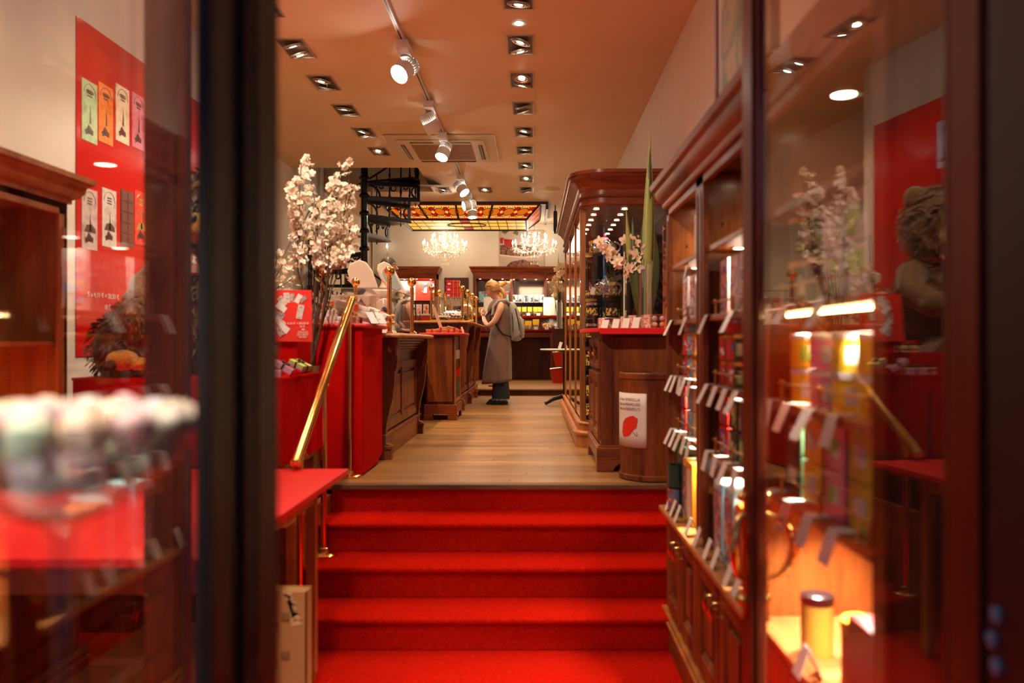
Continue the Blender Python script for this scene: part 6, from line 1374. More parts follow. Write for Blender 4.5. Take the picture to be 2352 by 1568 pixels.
for k in range(3): s = MB(); s.lathe([(.047,.05+.05*k),(.047,.098+.05*k)],(.79,3.43,.68),16); s.build('tin', (G5,C_('steel_blue',(.2,.35,.5)),C_('ochre_tin',(.6,.35,.1)))[k], r, smooth=40)
# middle bay
for k in range(3): carton('tall white checked box, third shelf of the middle bay, %s from the stairs'%ORD[k], .86, 3.02-.15*k, 1.615, .12,.12,.215, CW, G1, G2, group='tall checked boxes')
for k in range(2):
    for lv in range(2): jar_tin('red tin with a blue heart, %s in the %s stack, middle bay'%(('lower','upper')[lv],('far','near')[k]), .80+.02*k, 3.06-.11*k, 1.34+.1*lv, .045, .098, C_('red_tin',(.58,.03,.03),.3), M_BRASSD, G6, 'tins of the middle bay')
M_DKT = C_('near_black_tin',(.03,.025,.022),.3); G8 = prints('dark_green_label',[(.03,.025,.02),(.30,.50,.15),(.65,.6,.5),(.03,.025,.02)],28)
for k in range(3):
    for lv in range(2): jar_tin('dark green-labelled tin, %s layer, %s from the stairs, middle bay'%(('lower','upper')[lv],ORD[k]), .86, 2.97-.15*k, 1.34+.1*lv, .062, .098, M_DKT, M_GOLDP, G8, 'tins of the middle bay')
jar_tin('single red-banded tin crowning the dark tins in the middle bay', .85, 2.96, 1.541, .055,.05, C_('red_tin',(0,0,0)), M_ST, None)
for k in range(3):
    for lv in range(2): carton('%s cube carton, %s layer, %s from the stairs, middle bay lowest shelf'%(('red','black','black')[k],('lower','upper')[lv],ORD[k]), .86, 3.03-.15*k, 1.075+.112*lv, .14,.13,.108, (CR,CDk,CDk)[k], (G6,G8,G8)[k], None, group='cube cartons of the middle bay')
for k in range(2):
    carton('pale blue tall gift carton on the counter of the middle bay, %s one'%('far','near')[k], .83, 3.05-.17*k, .68, .15,.145,.30, CLb, G5, CB, rounded=.012, group='pale blue gift cartons')
for k in range(3):
    carton('orange tall gift carton on the middle bay counter, %s from the stairs'%ORD[k], .78, 2.745-.115*k, .68, .13,.10,.27, CO, G5, None, rounded=.010, group='orange gift cartons')
# near bay (seen through the door glass)
for k in range(2):
    for lv in range(2): carton('green and white tea packet, %s in the stack %s the stairs, near bay'%(('lower','upper')[lv],('towards','away from')[k]), .90, 1.98-.15*k, 1.615+.127*lv, .12,.125,.123, CW, G3, G4, group='green tea packets')
for k in range(2):
    for lv in range(2): jar_tin('black gold-lidded tin, %s in the %s stack, third shelf, near bay'%(('lower','upper')[lv],('far','near')[k]), .88, 2.26-.13*k, 1.615+.125*lv, .058,.122, M_DKT, M_GOLDP, G8, 'black gold-lidded tins of the near bay')
for k,(nm,c_) in enumerate((('yellow',(.88,.62,.02)),('pink',(.75,.26,.42)),('yellow',(.88,.62,.02)),('golden',(.82,.52,.02)))):
    for lv in range(2): jar_tin('%s tea tin, %s row, %s from the stairs, near bay'%(nm,('lower','upper')[lv],ORD[k]), .85, 2.24-.155*k, 1.34+.097*lv, .066,.095, C_(nm+'_tea_tin',c_,.35), C_('silver_lid',(.7,.68,.66),.3), G4 if k%2 else G3, 'tea tins of the near bay')
tb = [('dark green',CGn),('yellow',CY),('pink',CPk),('olive',C_('olive_carton',(.50,.42,.02)))]
for k,(nm,m1) in enumerate(tb):
    for lv in range(2): carton('%s cube tea box, %s layer, on the lowest shelf of the near bay'%(nm,('lower','upper')[lv]), .86, 2.26-.155*k, 1.075+.117*lv, .13,.13,.114, m1, G4 if k != 2 else G3, None, ps=.26, group='cube tea boxes', rounded=.003)
carton('dark red tall box on the counter behind the door glass', .95, 1.72, .68, .20,.14,.22, C_('dark_red_carton',(.16,.01,.01)), None, None)
jar_tin('tall orange-lidded tin next to the dark red box behind the door glass', .83, 1.84, .68, .045,.19, C_('warm_brown_tin',(.35,.10,.03),.3), C_('orange_lid',(.85,.35,.03)), G5)
jar_tin('amber jar with a dark lid on the counter of the near bay', .80, 2.12, .68, .042,.16, C_('amber_tin',(.60,.30,.04),.3), M_BT, None)
# framed picture standing on the cornice
r = thing('cornice_picture', 'framed picture of a golden landscape standing on the shelving cornice', 'picture', (.72, 2.75, 2.323))
s = MB(); s.box(.66,.675,2.22,2.84,2.323,3.2); s.build('mount', M_CARD, r)
s = MB(); s.box(.652,.68,2.84,2.87,2.323,3.23); s.box(.652,.68,2.19,2.22,2.323,3.23); s.box(.652,.68,2.22,2.84,3.2,3.23); s.build('frame', mat('red_brown_frame',(.22,.04,.02),.3), r, bev=.003)
s = MB(); s.box(.657,.66,2.27,2.79,2.36,3.15); s.build('picture_print', prints('golden_landscape',[(.20,.16,.18),(.45,.32,.04),(.12,.14,.04),(.55,.40,.06),(.3,.2,.1)],5,smooth=True), r)
for k in range(7):
    s = MB(); y = 3.3+.1*k; s.ell((.70,y,2.345),.03,.05,.022,8,6); o = s.build('trinket', mat('reddish_ornament',(.45,.10,.05),.5), smooth=True); tag(o, 'small reddish ornament on the shelving cornice, %s from the framed picture'%ORD[k], 'ornament', 'ornaments on the shelving cornice')

# ------------------------------------------------------------------ back wall furniture
def back_cabinet(label, x0, x1, divs, zt=3.03):
    y1, y0 = YB-.002, 16.12; z0 = 1.62
    r = thing('back_cabinet', label, 'cabinet', ((x0+x1)/2, 16.3, z0))
    s = MB(); s.box(x0,x1,y1-.02,y1,z0,zt-.1); s.build('mirror_back', mat('dark_mirror',(.10,.05,.03),.12,.6), r)
    for x in [x0]+divs+[x1-.05]: s = MB(); s.box(x,x+.05,y0,y1-.02,z0,zt-.1); s.box(x+.005,x+.045,y0-.012,y0,z0,zt-.12); s.build('upright', M_WZ, r, bev=.003)
    s = MB(); s.box(x0,x1,y0,y1-.02,zt-.24,zt-.1); s.build('head_board', M_WX, r)
    s = MB(); cornice(s,[(x0,y1),(x0,y0),(x1,y0),(x1,y1)],zt-.14,1.0,1.1); s.box(x0-.02,x1+.02,y0-.02,y1,zt-.02,zt+.003); s.build('cornice', M_WX, r, smooth=35)
    for z in (2.07,2.31): s = MB(); s.box(x0+.05,x1-.05,y0+.03,y1-.03,z-.012,z); s.build('glass_shelf', M_SHG, r)
    sb, sl = MB(), MB(); n = int((x1-x0)/.22)
    for k in range(n): puck(sb, sl, x0+.14+(x1-x0-.28)*k/max(1,n-1), 16.2+.10*(k%2), zt-.241, .024)
    pb = sb.build('puck_rim', M_BRASSD, r); sl.build('puck_lens', M_PUCK, pb)
    for k in range(2): lamp('AREA', (x0+(x1-x0)*(.28+.44*k), 16.24, zt-.26), 5, NEUT, target=(x0+(x1-x0)*(.28+.44*k),16.24,0), parent=r, size=.3)
    return r
back_cabinet('wide lit mahogany back cabinet filled with boxes and sweet packets', -1.22, 1.1, [-.47, .22])
back_cabinet('lit mahogany back cabinet with red posters, partly behind the brass posts', -3.05, -1.96, [])
yq = 16.22
def simple_box(name, label, cat, group, x, y, z, w_, d_, h_, m1, m2):
    r = MB(); r.box(x-w_/2,x+w_/2,y-d_/2,y+d_/2,z+.001,z+h_); o = tag(r.build(name, m1, bev=.003), label, cat, group)
    if m2 is not None: r = MB(); r.box(x-w_*.42,x+w_*.42,y-d_/2-.002,y-d_/2,z+h_*.08,z+h_*.92); r.build('front_print', m2, o)
    return o
GT = prints('teal_and_red_print',[(.15,.38,.42),(.15,.38,.42),(.25,.45,.55),(.50,.03,.05)],14); GW = prints('white_figure_print',[(.03,.03,.03),(.80,.72,.62),(.80,.74,.66),(.05,.04,.04)],16); GD = prints('dark_oval_print',[(.03,.02,.03),(.22,.10,.07),(.05,.03,.05)],18)
for k in range(5): simple_box('picture_tin', 'large teal picture tin in the back cabinet, %s from the left'%ORD[k], 'tin', 'teal picture tins', -1.05+.125*k, yq, 2.311, .118,.10,.225, C_('teal_tin',(.10,.25,.30)), GT)
for k in range(6): simple_box('figure_box', 'black and white picture box in the back cabinet, %s from the left'%ORD[k], 'box', 'black and white picture boxes', -.37+.108*k, yq, 2.311, .095,.10,.155, CW, GW)
for k in range(6): simple_box('dark_tin', 'small dark oval-portrait tin in the back cabinet, %s from the left'%ORD[k], 'tin', 'dark oval tins', -.36+.105*k, yq, 2.071, .095,.09,.155, C_('midnight_card',(.03,.02,.045)), GD)
for k in range(2): simple_box('picture_tin', 'dark red picture tin low in the left bay of the back cabinet, %s one'%('left','right')[k], 'tin', 'dark red picture tins', -.72+.13*k, yq, 2.071, .10,.09,.14, CDk, GD)
# tiered red display in front
t = thing('tiered_display', 'two-tier red display bench along the back wall with a wooden table frame', 'display', (-.1,15.75,ZP))
s = MB(); s.box(-1.15,1.1,15.45,15.85,1.715,1.745); s.build('lower_tier', M_CLOTH, t, bev=.004)
s = MB(); s.box(-1.15,1.1,15.80,16.08,1.995,2.03); s.build('upper_tier', M_CLOTH, t, bev=.004)
s = MB(); s.box(-1.15,1.1,15.85,16.07,1.745,1.995); s.box(-1.15,1.1,15.9,16.07,ZP,1.715); s.build('riser_board', M_WD, t)
s = MB(); s.box(-1.12,.42,15.47,15.50,1.60,1.712); s.box(-1.12,.42,15.47,15.86,1.69,1.714); s.build('apron', M_WX, t, bev=.003)
for x in (-1.09,.36): s = MB(); s.box(x-.03,x+.03,15.46,15.52,ZP,1.69); s.build('leg', M_WZ, t, bev=.003)
s = MB(); s.box(-1.13,1.1,15.44,15.84,1.746,1.75); s.box(-1.13,1.1,15.79,15.99,2.031,2.035); s.build('grass_mat', mat('green_grass_mat',(.10,.13,.02),.9,bump=1,scale=200), t)
lamp('AREA', (-.05,15.5,2.6), 8, NEUT, target=(-.05,15.8,1.8), size=.5, name='bench_lamp')
def sweet_bag(label, x, y, z, w_, h_, group, fill, seed):
    r = thing('sweet_bag', label, 'bag', (x,y,z), group=group); rnd = random.Random(seed)
    s = MB(); s.loft([(x,y,z,w_*.45,.035),(x,y,z+h_*.15,w_*.5,.045),(x,y,z+h_*.6,w_*.47,.035),(x,y,z+h_,w_*.5,.006)],12); s.build('cellophane', M_CLEAR, r, smooth=50)
    s = MB(); s.box(x-w_*.42,x+w_*.42,y-.036,y-.030,z+h_*.45,z+h_*1.0); s.build('header_card', mat('egg_yellow_card',(.85,.50,.02),.45), r)
    s = MB(); [s.ell((x+rnd.uniform(-.3,.3)*w_,y+rnd.uniform(-.02,.02),z+.02+.08*rnd.random()*h_/.15),.018,.016,.015,7,5) for _ in range(9)]; s.build('sweets', fill, r, smooth=True, kind='stuff')
FL = [mat('brown_sweets',(.16,.05,.03),.35), mat('orange_sweets',(.80,.30,.04),.4), mat('mixed_sweets',(.55,.40,.2),.4)]
for k,x in enumerate((-1.05,-.93,-.66,-.53,-.40,-.29,-.18,-.07,.04,.13)): sweet_bag('yellow-topped sweet bag on the upper red tier, %s from the left'%ORD[k], x, 15.84, 2.036, .095, .165, 'sweet bags on the upper tier', FL[k%3], k)
for k,(x,w_) in enumerate(((-.72,.15),(-.54,.12),(-.40,.13),(-.24,.13),(-.10,.15),(.05,.14))): sweet_bag('cellophane sweet bag on the lower red tier, %s from the left'%ORD[k], x, 15.55, 1.751, w_, .17+.03*(k%2), 'sweet bags on the lower tier', FL[(k+1)%3], 30+k)
for k,(x,w_) in enumerate(((.315,.11),(.47,.10))): 
    o = simple_box('notice_card', 'pale notice card with faint printing standing on the upper red tier, %s one'%('left','right')[k], 'sign', 'pale notices on the back bench', x+.03*k, 15.80, 2.036, w_*2.1 if k == 0 else w_*1.2, .006, .36 if k == 0 else .30, M_TAG, None)
simple_box('notice_card', 'pale notice card just in front of the shopper at the glass case', 'sign', None, -.90, 15.80, 2.036, .17,.006,.36, M_TAG, None)
for k,x in enumerate((-.93,-.62,-.36,-.10,.10,.30,.50)): simple_box('price_card', 'tiny white price card on the upper red tier, %s from the left'%ORD[k], 'price card', 'tiny price cards on the back bench', x, 15.775, 2.031, .07,.003,.05, M_CARD, None)
for k,x in enumerate((-.70,-.48,-.21,.05,.26,.45)): simple_box('price_card', 'tiny white price card on the lower red tier, %s from the left'%ORD[k], 'price card', 'tiny price cards on the back bench', x, 15.445, 1.746, .075,.003,.055, M_CARD, None)
# crinkled gift bouquet
r = thing('crinkle_bouquet', 'spiky crinkled cellophane bouquet with orange sweets on the lower red tier', 'bouquet', (.33,15.55,1.751)); rnd = random.Random(4)
s = MB()
for _ in range(170):
    q = rnd.uniform(0,2*pi); e = rnd.uniform(.1,1.5); L = rnd.uniform(.12,.22); d = V((cos(q)*cos(e),sin(q)*cos(e)*.5,sin(e)*.9)); u = d.orthogonal().normalized()*.005; c0 = V((.35,15.56,1.80)); s.add([c0+d*.03-u,c0+d*.03+u,c0+d*L],[(0,1,2)])
s.build('cellophane_spikes', M_CARD, r, kind='stuff')
s = MB(); [s.ell((.27+rnd.uniform(-.07,.07),15.50,1.80+rnd.uniform(-.02,.05)),.022,.02,.02,7,5) for _ in range(12)]; s.build('sweets', FL[1], r, smooth=True, kind='stuff')
# left cabinet contents
simple_box('shop_poster', 'red poster with two printed bags inside the left back cabinet', 'poster', None, -2.20, 16.42, 2.36, .46,.006,.44, mat('red_poster_print',(0,0,0)), None)
for k in range(2): simple_box('printed_bag', 'small patterned bag picture on the red cabinet poster, %s one'%('left','right')[k], 'picture', None, -2.24+.16*k, 16.40, 2.52, .10,.006,.20, GW, None)
simple_box('shop_poster', 'dark photo poster left of the red one inside the left back cabinet', 'poster', None, -2.62, 16.42, 2.36, .38,.006,.44, prints('food_photo',[(.03,.03,.04),(.25,.12,.08),(.4,.35,.32),(.5,.15,.05)],6,smooth=True), None)
for k in range(5): simple_box('rose_bag', 'white rose-printed gift bag in the left back cabinet, %s from the left'%ORD[k], 'bag', 'white rose gift bags', -2.62+.145*k, yq, 2.071, .10,.07,.20, CW, prints('red_rose_print',[(.80,.70,.66),(.60,.05,.06),(.80,.45,.35),(.75,.30,.08)],22))
for k in range(2): simple_box('storage_tub', 'red tub with a white lid behind the glass case, %s one'%('left','right')[k], 'tub', 'white-lidded red tubs', -2.37+.29*k, 15.6, 1.76, .22,.2,.26, CR, None); simple_box('tub_lid', 'white lid on the %s red tub behind the glass case'%('left','right')[k], 'lid', None, -2.37+.29*k, 15.6, 2.021, .24,.22,.035, CW, None)
s = MB(); s.box(-2.9,-1.3,15.4,16.1,1.70,1.76); s.box(-2.9,-1.3,15.45,16.05,ZP,1.70); tag(s.build('back_counter', M_WD), 'dark wooden back counter under the left cabinet', 'counter')
# dark poster, framed food photo
r = simple_box('chocolate_poster', 'dark brown poster with a pouring chocolate spiral between the two cabinets', 'poster', None, -1.59, 16.48, 2.0, .50,.01,.84, mat('chocolate_brown_print',(.07,.018,.014),.35), None)
s = MB(); s.ell((-1.73,16.473,2.32),.09,.002,.2,14,10); s.build('printed_fold', mat('caramel_print',(.35,.12,.05),.4), r); s = MB(); s.tube([(-1.72+.05*cos(q)*(1-q/30),16.470,2.22-q*.022) for q in [k*.5 for k in range(22)]],.008,6); s.build('printed_swirl', M_CARD, r)
r = simple_box('food_picture', 'large framed photograph of red drinks and chocolate on the back wall', 'picture', None, -.23, 16.48, 3.04, .92,.012,.78, mat('pale_photo_background',(.50,.40,.33),.4), None)
xx0, zz0 = -.69, 3.04
def fl(name, pts, m, d=.002): s = MB(); s.prism([(xx0+a_*.92, zz0+b_*.78) for a_,b_ in pts],'y',16.474-d,16.474-d+.0015); s.build(name, m, r)
fl('printed_dish', [(0,.32),(.5,.26),(.95,.30),(.95,.36),(.5,.30),(0,.38)], mat('white_dish_print',(.70,.62,.58),.4))
fl('printed_chocolate_log', [(0,.36),(.3,.32),(.6,.31),(.9,.36),(.85,.52),(.5,.60),(.2,.62),(0,.60)], prints('chocolate_log_print',[(.05,.015,.01),(.16,.05,.03),(.25,.10,.06)],30), .003)
fl('printed_glass', [(.10,.58),(.26,.56),(.28,.75),(.09,.77)], mat('red_drink_print',(.40,.015,.01),.3), .004); fl('printed_glass', [(0,.66),(.06,.64),(.08,.80),(0,.80)], mat('red_drink_print',(0,0,0)), .004)
fl('printed_truffles', [(.12,.03),(.5,.0),(.9,.02),(.8,.18),(.5,.22),(.25,.16)], prints('chocolate_log_print',[(0,0,0)]), .003)
fl('printed_leaf', [(.02,.95),(.12,.90),(.2,.97),(.12,1.0)], mat('green_sprig',(.12,.13,.03),.5)); fl('printed_leaf', [(.28,.92),(.4,.86),(.42,.95),(.34,.99)], mat('green_sprig',(0,0,0)))
# far orchid in vase on the bench
v = thing('glass_vase', 'glass vase of pale orchids and tall leaves at the right end of the back bench', 'vase', (.50,15.3,1.76)); vx,vy = .50,15.2
s = MB(); s.box(.36,.64,15.08,15.36,ZP,1.759); tag(s.build('pedestal', M_WD), 'dark square pedestal under the far orchid vase', 'pedestal')
s = MB(); s.lathe([(.001,.002),(.06,.003),(.062,.5),(.058,.5),(.055,.01)],(vx,vy,1.76),20,caps=False); s.build('vase', M_CLEAR, v, smooth=40)
for (dx,dz,w_) in ((.0,1.45,.05),(-.12,1.0,.02),(.05,1.2,.03)): blade_ = None; s = MB(); g1 = [[V((vx-.02+dx*t-w_/2*(1-t**3),vy,1.78+dz*t)),V((vx-.02+dx*t+w_/2*(1-t**3),vy,1.78+dz*t))] for t in [k/8 for k in range(9)]]; s.sheet(g1); s.build('sword_leaf', M_SW2, v)
s = MB(); [s.cyl((vx+.03*cos(q),vy+.03*sin(q),1.78),(vx+.02*cos(q),vy,2.5),.008,n=6) for q in range(5)]; s.build('stems', M_SW, v, kind='stuff')
orchid(v, None, [(vx-.03,vy-.05,2.45),(vx-.08,vy-.1,2.62),(vx-.0,vy-.1,2.78),(vx+.03,vy-.1,2.92)], .062, 30, 8, .10)
# plush rabbit on the case
r = thing('plush_rabbit', 'golden plush rabbit with a long ear raised, behind the shopper\u2019s head', 'plush toy', (-.62,13.4,2.0)); x,y,z = -.62,13.4,2.10
s = MB(); s.ell((x+.0,y,z),.11,.10,.14,14,10); s.build('body', M_FUR2, r, smooth=True)
s = MB(); s.ell((x-.02,y-.03,z+.20),.09,.09,.08,14,10); hd = s.build('head', M_FUR2, r, smooth=True)
s = MB(); s.tube([(x-.09,y,z+.22),(x-.06,y,z+.31),(x+.05,y,z+.34),(x+.17,y,z+.42)],[.05,.055,.042,.028],12); s.build('ear', M_FUR2, hd, smooth=60)
s = MB(); s.tube([(x+.0,y,z+.24),(x+.06,y,z+.22),(x+.09,y,z+.12)],[.035,.04,.025],12); s.build('ear', M_FUR2, hd, smooth=60)
s = MB(); s.ell((x+.07,y-.1,z+.06),.04,.04,.05,10,8); s.build('cream_paw', mat('cream_plush',(.80,.68,.5),.9), r, smooth=True)
s = MB(); s.lathe([(.14,0),(.14,.02),(.05,.04),(.05,1.16),(.16,1.18),(.16,1.2)],(x,y,ZP),20); tag(s.build('display_pillar', M_WD, smooth=40), 'slim dark pillar carrying the plush rabbit', 'pillar')
# ------------------------------------------------------------------ people
M_SKIN = mat('fair_skin', (.66,.36,.24), .45, var=.04, scale=10); M_HAIR = mat('blonde_hair', (.50,.27,.10), .45, var=.35, scale=14, stretch=(1,1,1)); M_HAIR2 = mat('dark_hair', (.02,.012,.01), .5)
M_COAT = mat('taupe_wool', (.21,.12,.095), .85, var=.06, scale=8, bump=.15, sheen=.3); M_DEN = mat('dark_denim', (.018,.025,.045), .8, var=.25, scale=60); M_BOOT = mat('black_leather', (.015,.012,.011), .3)
M_PACK = mat('grey_canvas', (.36,.35,.33), .85, var=.12, scale=40, bump=.2); M_STRAP = mat('black_webbing', (.012,.012,.013), .7)
def skin_body(name, verts, edges, radii, m, parent, root=0, off=(0,0,0)):
    me = bpy.data.meshes.new(name); me.from_pydata([tuple(V(v)) for v in verts], edges, []); o = bpy.data.objects.new(name, me); COL.objects.link(o); o.parent = parent
    md = o.modifiers.new('skin','SKIN'); md.use_smooth_shade = True
    if not me.skin_vertices: me.attributes  # layer is made by the modifier
    sv = me.skin_vertices[0].data if len(me.skin_vertices) else None
    if sv is None: return o
    for i, r_ in enumerate(radii): sv[i].radius = (r_, r_) if not isinstance(r_, tuple) else r_; sv[i].use_root = (i == root)
    q = o.modifiers.new('sub','SUBSURF'); q.levels = 2; q.render_levels = 2; me.materials.append(m); return o
def prep_skin(verts, edges, radii, name, m, parent, root=0):
    bm = bmesh.new(); ly = bm.verts.layers.skin.verify(); vs = [bm.verts.new(v) for v in verts]
    for i, v in enumerate(vs): r_ = radii[i]; v[ly].radius = r_ if isinstance(r_, tuple) else (r_, r_); v[ly].use_root = (i == root)
    for a, b_ in edges: bm.edges.new((vs[a], vs[b_]))
    me = bpy.data.meshes.new(name); bm.to_mesh(me); bm.free(); me.materials.append(m)
    o = bpy.data.objects.new(name, me); COL.objects.link(o); o.parent = parent
    md = o.modifiers.new('skin','SKIN'); md.use_smooth_shade = True; q = o.modifiers.new('sub','SUBSURF'); q.levels = 2; q.render_levels = 2
    return o
def hand(parent, wrist, d, palm_n, m, k=1.0, curl=.5, name='hand', thumb=1):
    """palm plus five fingers: d = direction of the fingers, palm_n = palm normal"""
    w = V(wrist); d = V(d).normalized(); n = V(palm_n).normalized(); u = d.cross(n).normalized(); vs = [w, w+d*.035*k, w+d*.07*k]; ed = [(0,1),(1,2)]; ra = [.021*k,(.030*k,.014*k),(.032*k,.013*k)]
    for i,(o_,L) in enumerate(((-.026,.065),(-.009,.076),(.009,.072),(.025,.056))):
        b0 = w+d*.075*k+u*o_*k; p1 = b0+d*L*.45*k; a = curl; p2 = p1+(d*cos(a)+n*sin(a))*L*.33*k; p3 = p2+(d*cos(2*a)+n*sin(2*a))*L*.26*k
        j = len(vs); vs += [b0,p1,p2,p3]; ed += [(2,j),(j,j+1),(j+1,j+2),(j+2,j+3)]; ra += [.0085*k,.0082*k,.0075*k,.006*k]
    t0 = w+d*.025*k-u*.026*k*thumb; t1 = t0+(d*.6-u*thumb*.8)*.030*k; t2 = t1+(d*.9-u*thumb*.3+n*.3)*.028*k; j = len(vs); vs += [t0,t1,t2]; ed += [(1,j),(j,j+1),(j+1,j+2)]; ra += [.012*k,.0095*k,.007*k]
    return prep_skin(vs, ed, ra, name, m, parent)
W0 = V((-.475, 10.93, ZU))
wm = thing('person', 'person in a long sleeveless taupe coat with a grey backpack, head bent at the counter', 'person', W0)
def L(x,y,z): return (x,y,z)   # local: -x forward, y depth, z up
verts = [(.03,0,.90),(.03,0,1.05),(.02,0,1.20),(.03,0,1.34),(.0,0,1.42),(-.045,0,1.485),(-.075,0,1.56),
         (.035,-.09,.86),(.02,-.10,.48),(.04,-.10,.09),(-.06,-.10,.045),(-.13,-.10,.03),
         (.035,.09,.86),(.03,.10,.48),(.05,.10,.09),(-.05,.10,.045),(-.12,.10,.03),
         (.03,-.15,1.345),(.035,-.195,1.30),(-.04,-.235,1.13),(-.135,-.225,1.055),(-.185,-.15,1.13),(-.205,-.09,1.20),
         (.03,.15,1.345),(.035,.195,1.30),(-.03,.22,1.13),(-.12,.20,1.05),(-.19,.13,1.13),(-.215,.07,1.19)]
edges = [(0,1),(1,2),(2,3),(3,4),(4,5),(5,6),(0,7),(7,8),(8,9),(9,10),(10,11),(0,12),(12,13),(13,14),(14,15),(15,16),(3,17),(17,18),(18,19),(19,20),(20,21),(21,22),(3,23),(23,24),(24,25),(25,26),(26,27),(27,28)]
radii = [.13,.115,.115,.10,.05,.048,.075, .085,.06,.045,.035,.028,.085,.06,.045,.035,.028, .055,.052,.042,.038,.031,.024,.055,.052,.042,.038,.031,.024]
prep_skin(verts, edges, radii, 'body', M_SKIN, wm)
hand(wm, (-.207,-.085,1.205), (-.15,.35,.9), (.6,.7,-.2), M_SKIN, .95, .5); hand(wm, (-.217,.065,1.195), (-.3,-.3,.9), (.6,-.7,.2), M_SKIN, .95, .5, thumb=-1)
def wpart(mb, nm, m, smooth=60, par=wm, **kw):
    o = bpy.data.objects.new(nm, mb.mesh(nm, m, smooth)); COL.objects.link(o); o.parent = par
    if kw.get('sub'): q = o.modifiers.new('s','SUBSURF'); q.levels = q.render_levels = kw['sub']
    for k_, v_ in kw.items():
        if k_ in ('label','kind'): o[k_] = v_
    return o
# head: shaped from an ellipsoid, tilted down towards -x
def head(parent, c, tilt, k, skin, name='head', yaw=0):
    s = MB(); s.ell((0,0,0), .098*k,.074*k,.118*k, 28, 20)
    for p in s.v:
        if p.x < 0 and p.z < -.02*k: p.x += .010*k*min(1,(-p.z/k-.02)*12)*(1 if abs(p.y) > .03*k else .2)
        if p.z < -.05*k: p.y *= .78
        if p.x < -.06*k and -.005*k < p.z < .03*k and abs(p.y) > .012*k: p.x += .009*k
    R = Matrix.Rotation(yaw,4,'Z') @ Matrix.Rotation(tilt,4,'Y'); M = Matrix.Translation(V(c)) @ R
    s.prism([(-.088*k,.025*k),(-.095*k,.012*k),(-.118*k,-.024*k),(-.112*k,-.032*k),(-.09*k,-.030*k),(-.07*k,.0)],'y',-.011*k,.011*k)
    s.xf(M); h = wpart(s, name, skin, 60, parent)
    s = MB(); s.ell((-.094*k,0,-.052*k),.010*k,.022*k,.004*k,10,6); s.ell((-.091*k,0,-.060*k),.010*k,.020*k,.005*k,10,6); s.xf(M); wpart(s, 'mouth', mat('lips',(.50,.16,.13),.4), 60, h)
    for sg_ in (-1,1):
        s = MB(); s.ell((-.086*k,sg_*.030*k,.008*k),.010*k,.013*k,.007*k,10,8); s.xf(M); wpart(s, 'eye', mat('eye_white',(.75,.70,.66),.2), 60, h)
        s = MB(); s.ell((-.0945*k,sg_*.030*k,.008*k),.003*k,.006*k,.006*k,8,6); s.xf(M); wpart(s, 'iris', M_BLACK, 60, h)
        s = MB(); s.tube([(-.088*k,sg_*.016*k,.026*k),(-.092*k,sg_*.032*k,.030*k),(-.080*k,sg_*.048*k,.025*k)],.003*k,6); s.xf(M); wpart(s, 'eyebrow', M_HAIR2, 60, h)
        s = MB(); s.ell((.008*k,sg_*.076*k,-.004*k),.018*k,.008*k,.028*k,12,8); s.ell((.006*k,sg_*.080*k,-.022*k),.009*k,.006*k,.010*k,8,6); s.xf(M); wpart(s, 'ear', skin, 60, h)
    return h, M
hc = (-.082,0,1.568); hd, HM = head(wm, hc, -.30, 1.0, M_SKIN)
hair = MB()
def cap(mb, k, f, M, drop=0, n=26, m=16):
    g = []
    for i in range(m+1):
        th = pi*.0+ (pi*.62)*i/m; row = []
        for j in range(n+1):
            q = 2*pi*j/n; fr_ = max(0,-cos(q)); lim = 1-.44*fr_; t = th*lim; r_ = .010+.002*sin(j*5)
            row.append(M @ V(((.098*k+r_)*sin(t)*cos(q)+.004, (.074*k+r_)*sin(t)*sin(q), (.118*k+r_)*cos(t)+.004)))
        g.append(row)
    mb.sheet(g)
cap(hair, 1.0, 0, HM)
def hm(x,y,z): return HM @ V((x,y,z))
ho = wpart(hair, 'hair', M_HAIR, 60, hd); q = ho.modifiers.new('t','SOLIDIFY'); q.thickness = .006
s = MB()
rnd = random.Random(3)
for sg_ in (-1,1):
    for k in range(9): z0 = .085-.012*k; s.tube([hm(-.060+.004*k,sg_*(.058),z0*.9),hm(-.01,sg_*(.080),z0*.75-.004),hm(.05,sg_*.066,z0*.4-.018),hm(.098,sg_*.025,-.030-.002*k)],[.006,.010,.010,.008],7)
s.tube([hm(.085,0,-.02),hm(.115,-.01,-.045),hm(.135,-.03,-.10),hm(.13,-.05,-.16),hm(.115,-.06,-.20)],[.034,.036,.030,.020,.004],12)
for k in range(7): a = k*.9; s.tube([hm(.09,.0,-.02),hm(.125+.008*cos(a),-.012+.015*sin(a),-.06),hm(.135+.018*cos(a),-.03+.02*sin(a),-.12),hm(.12+.02*cos(a),-.055,-.19-.01*k)],[.012,.012,.010,.003],6)
s.tube([hm(.088,-.03,-.022),hm(.104,0,-.012),hm(.088,.03,-.022)],.014,8)
wpart(s, 'tied_hair', M_HAIR, 60, hd)
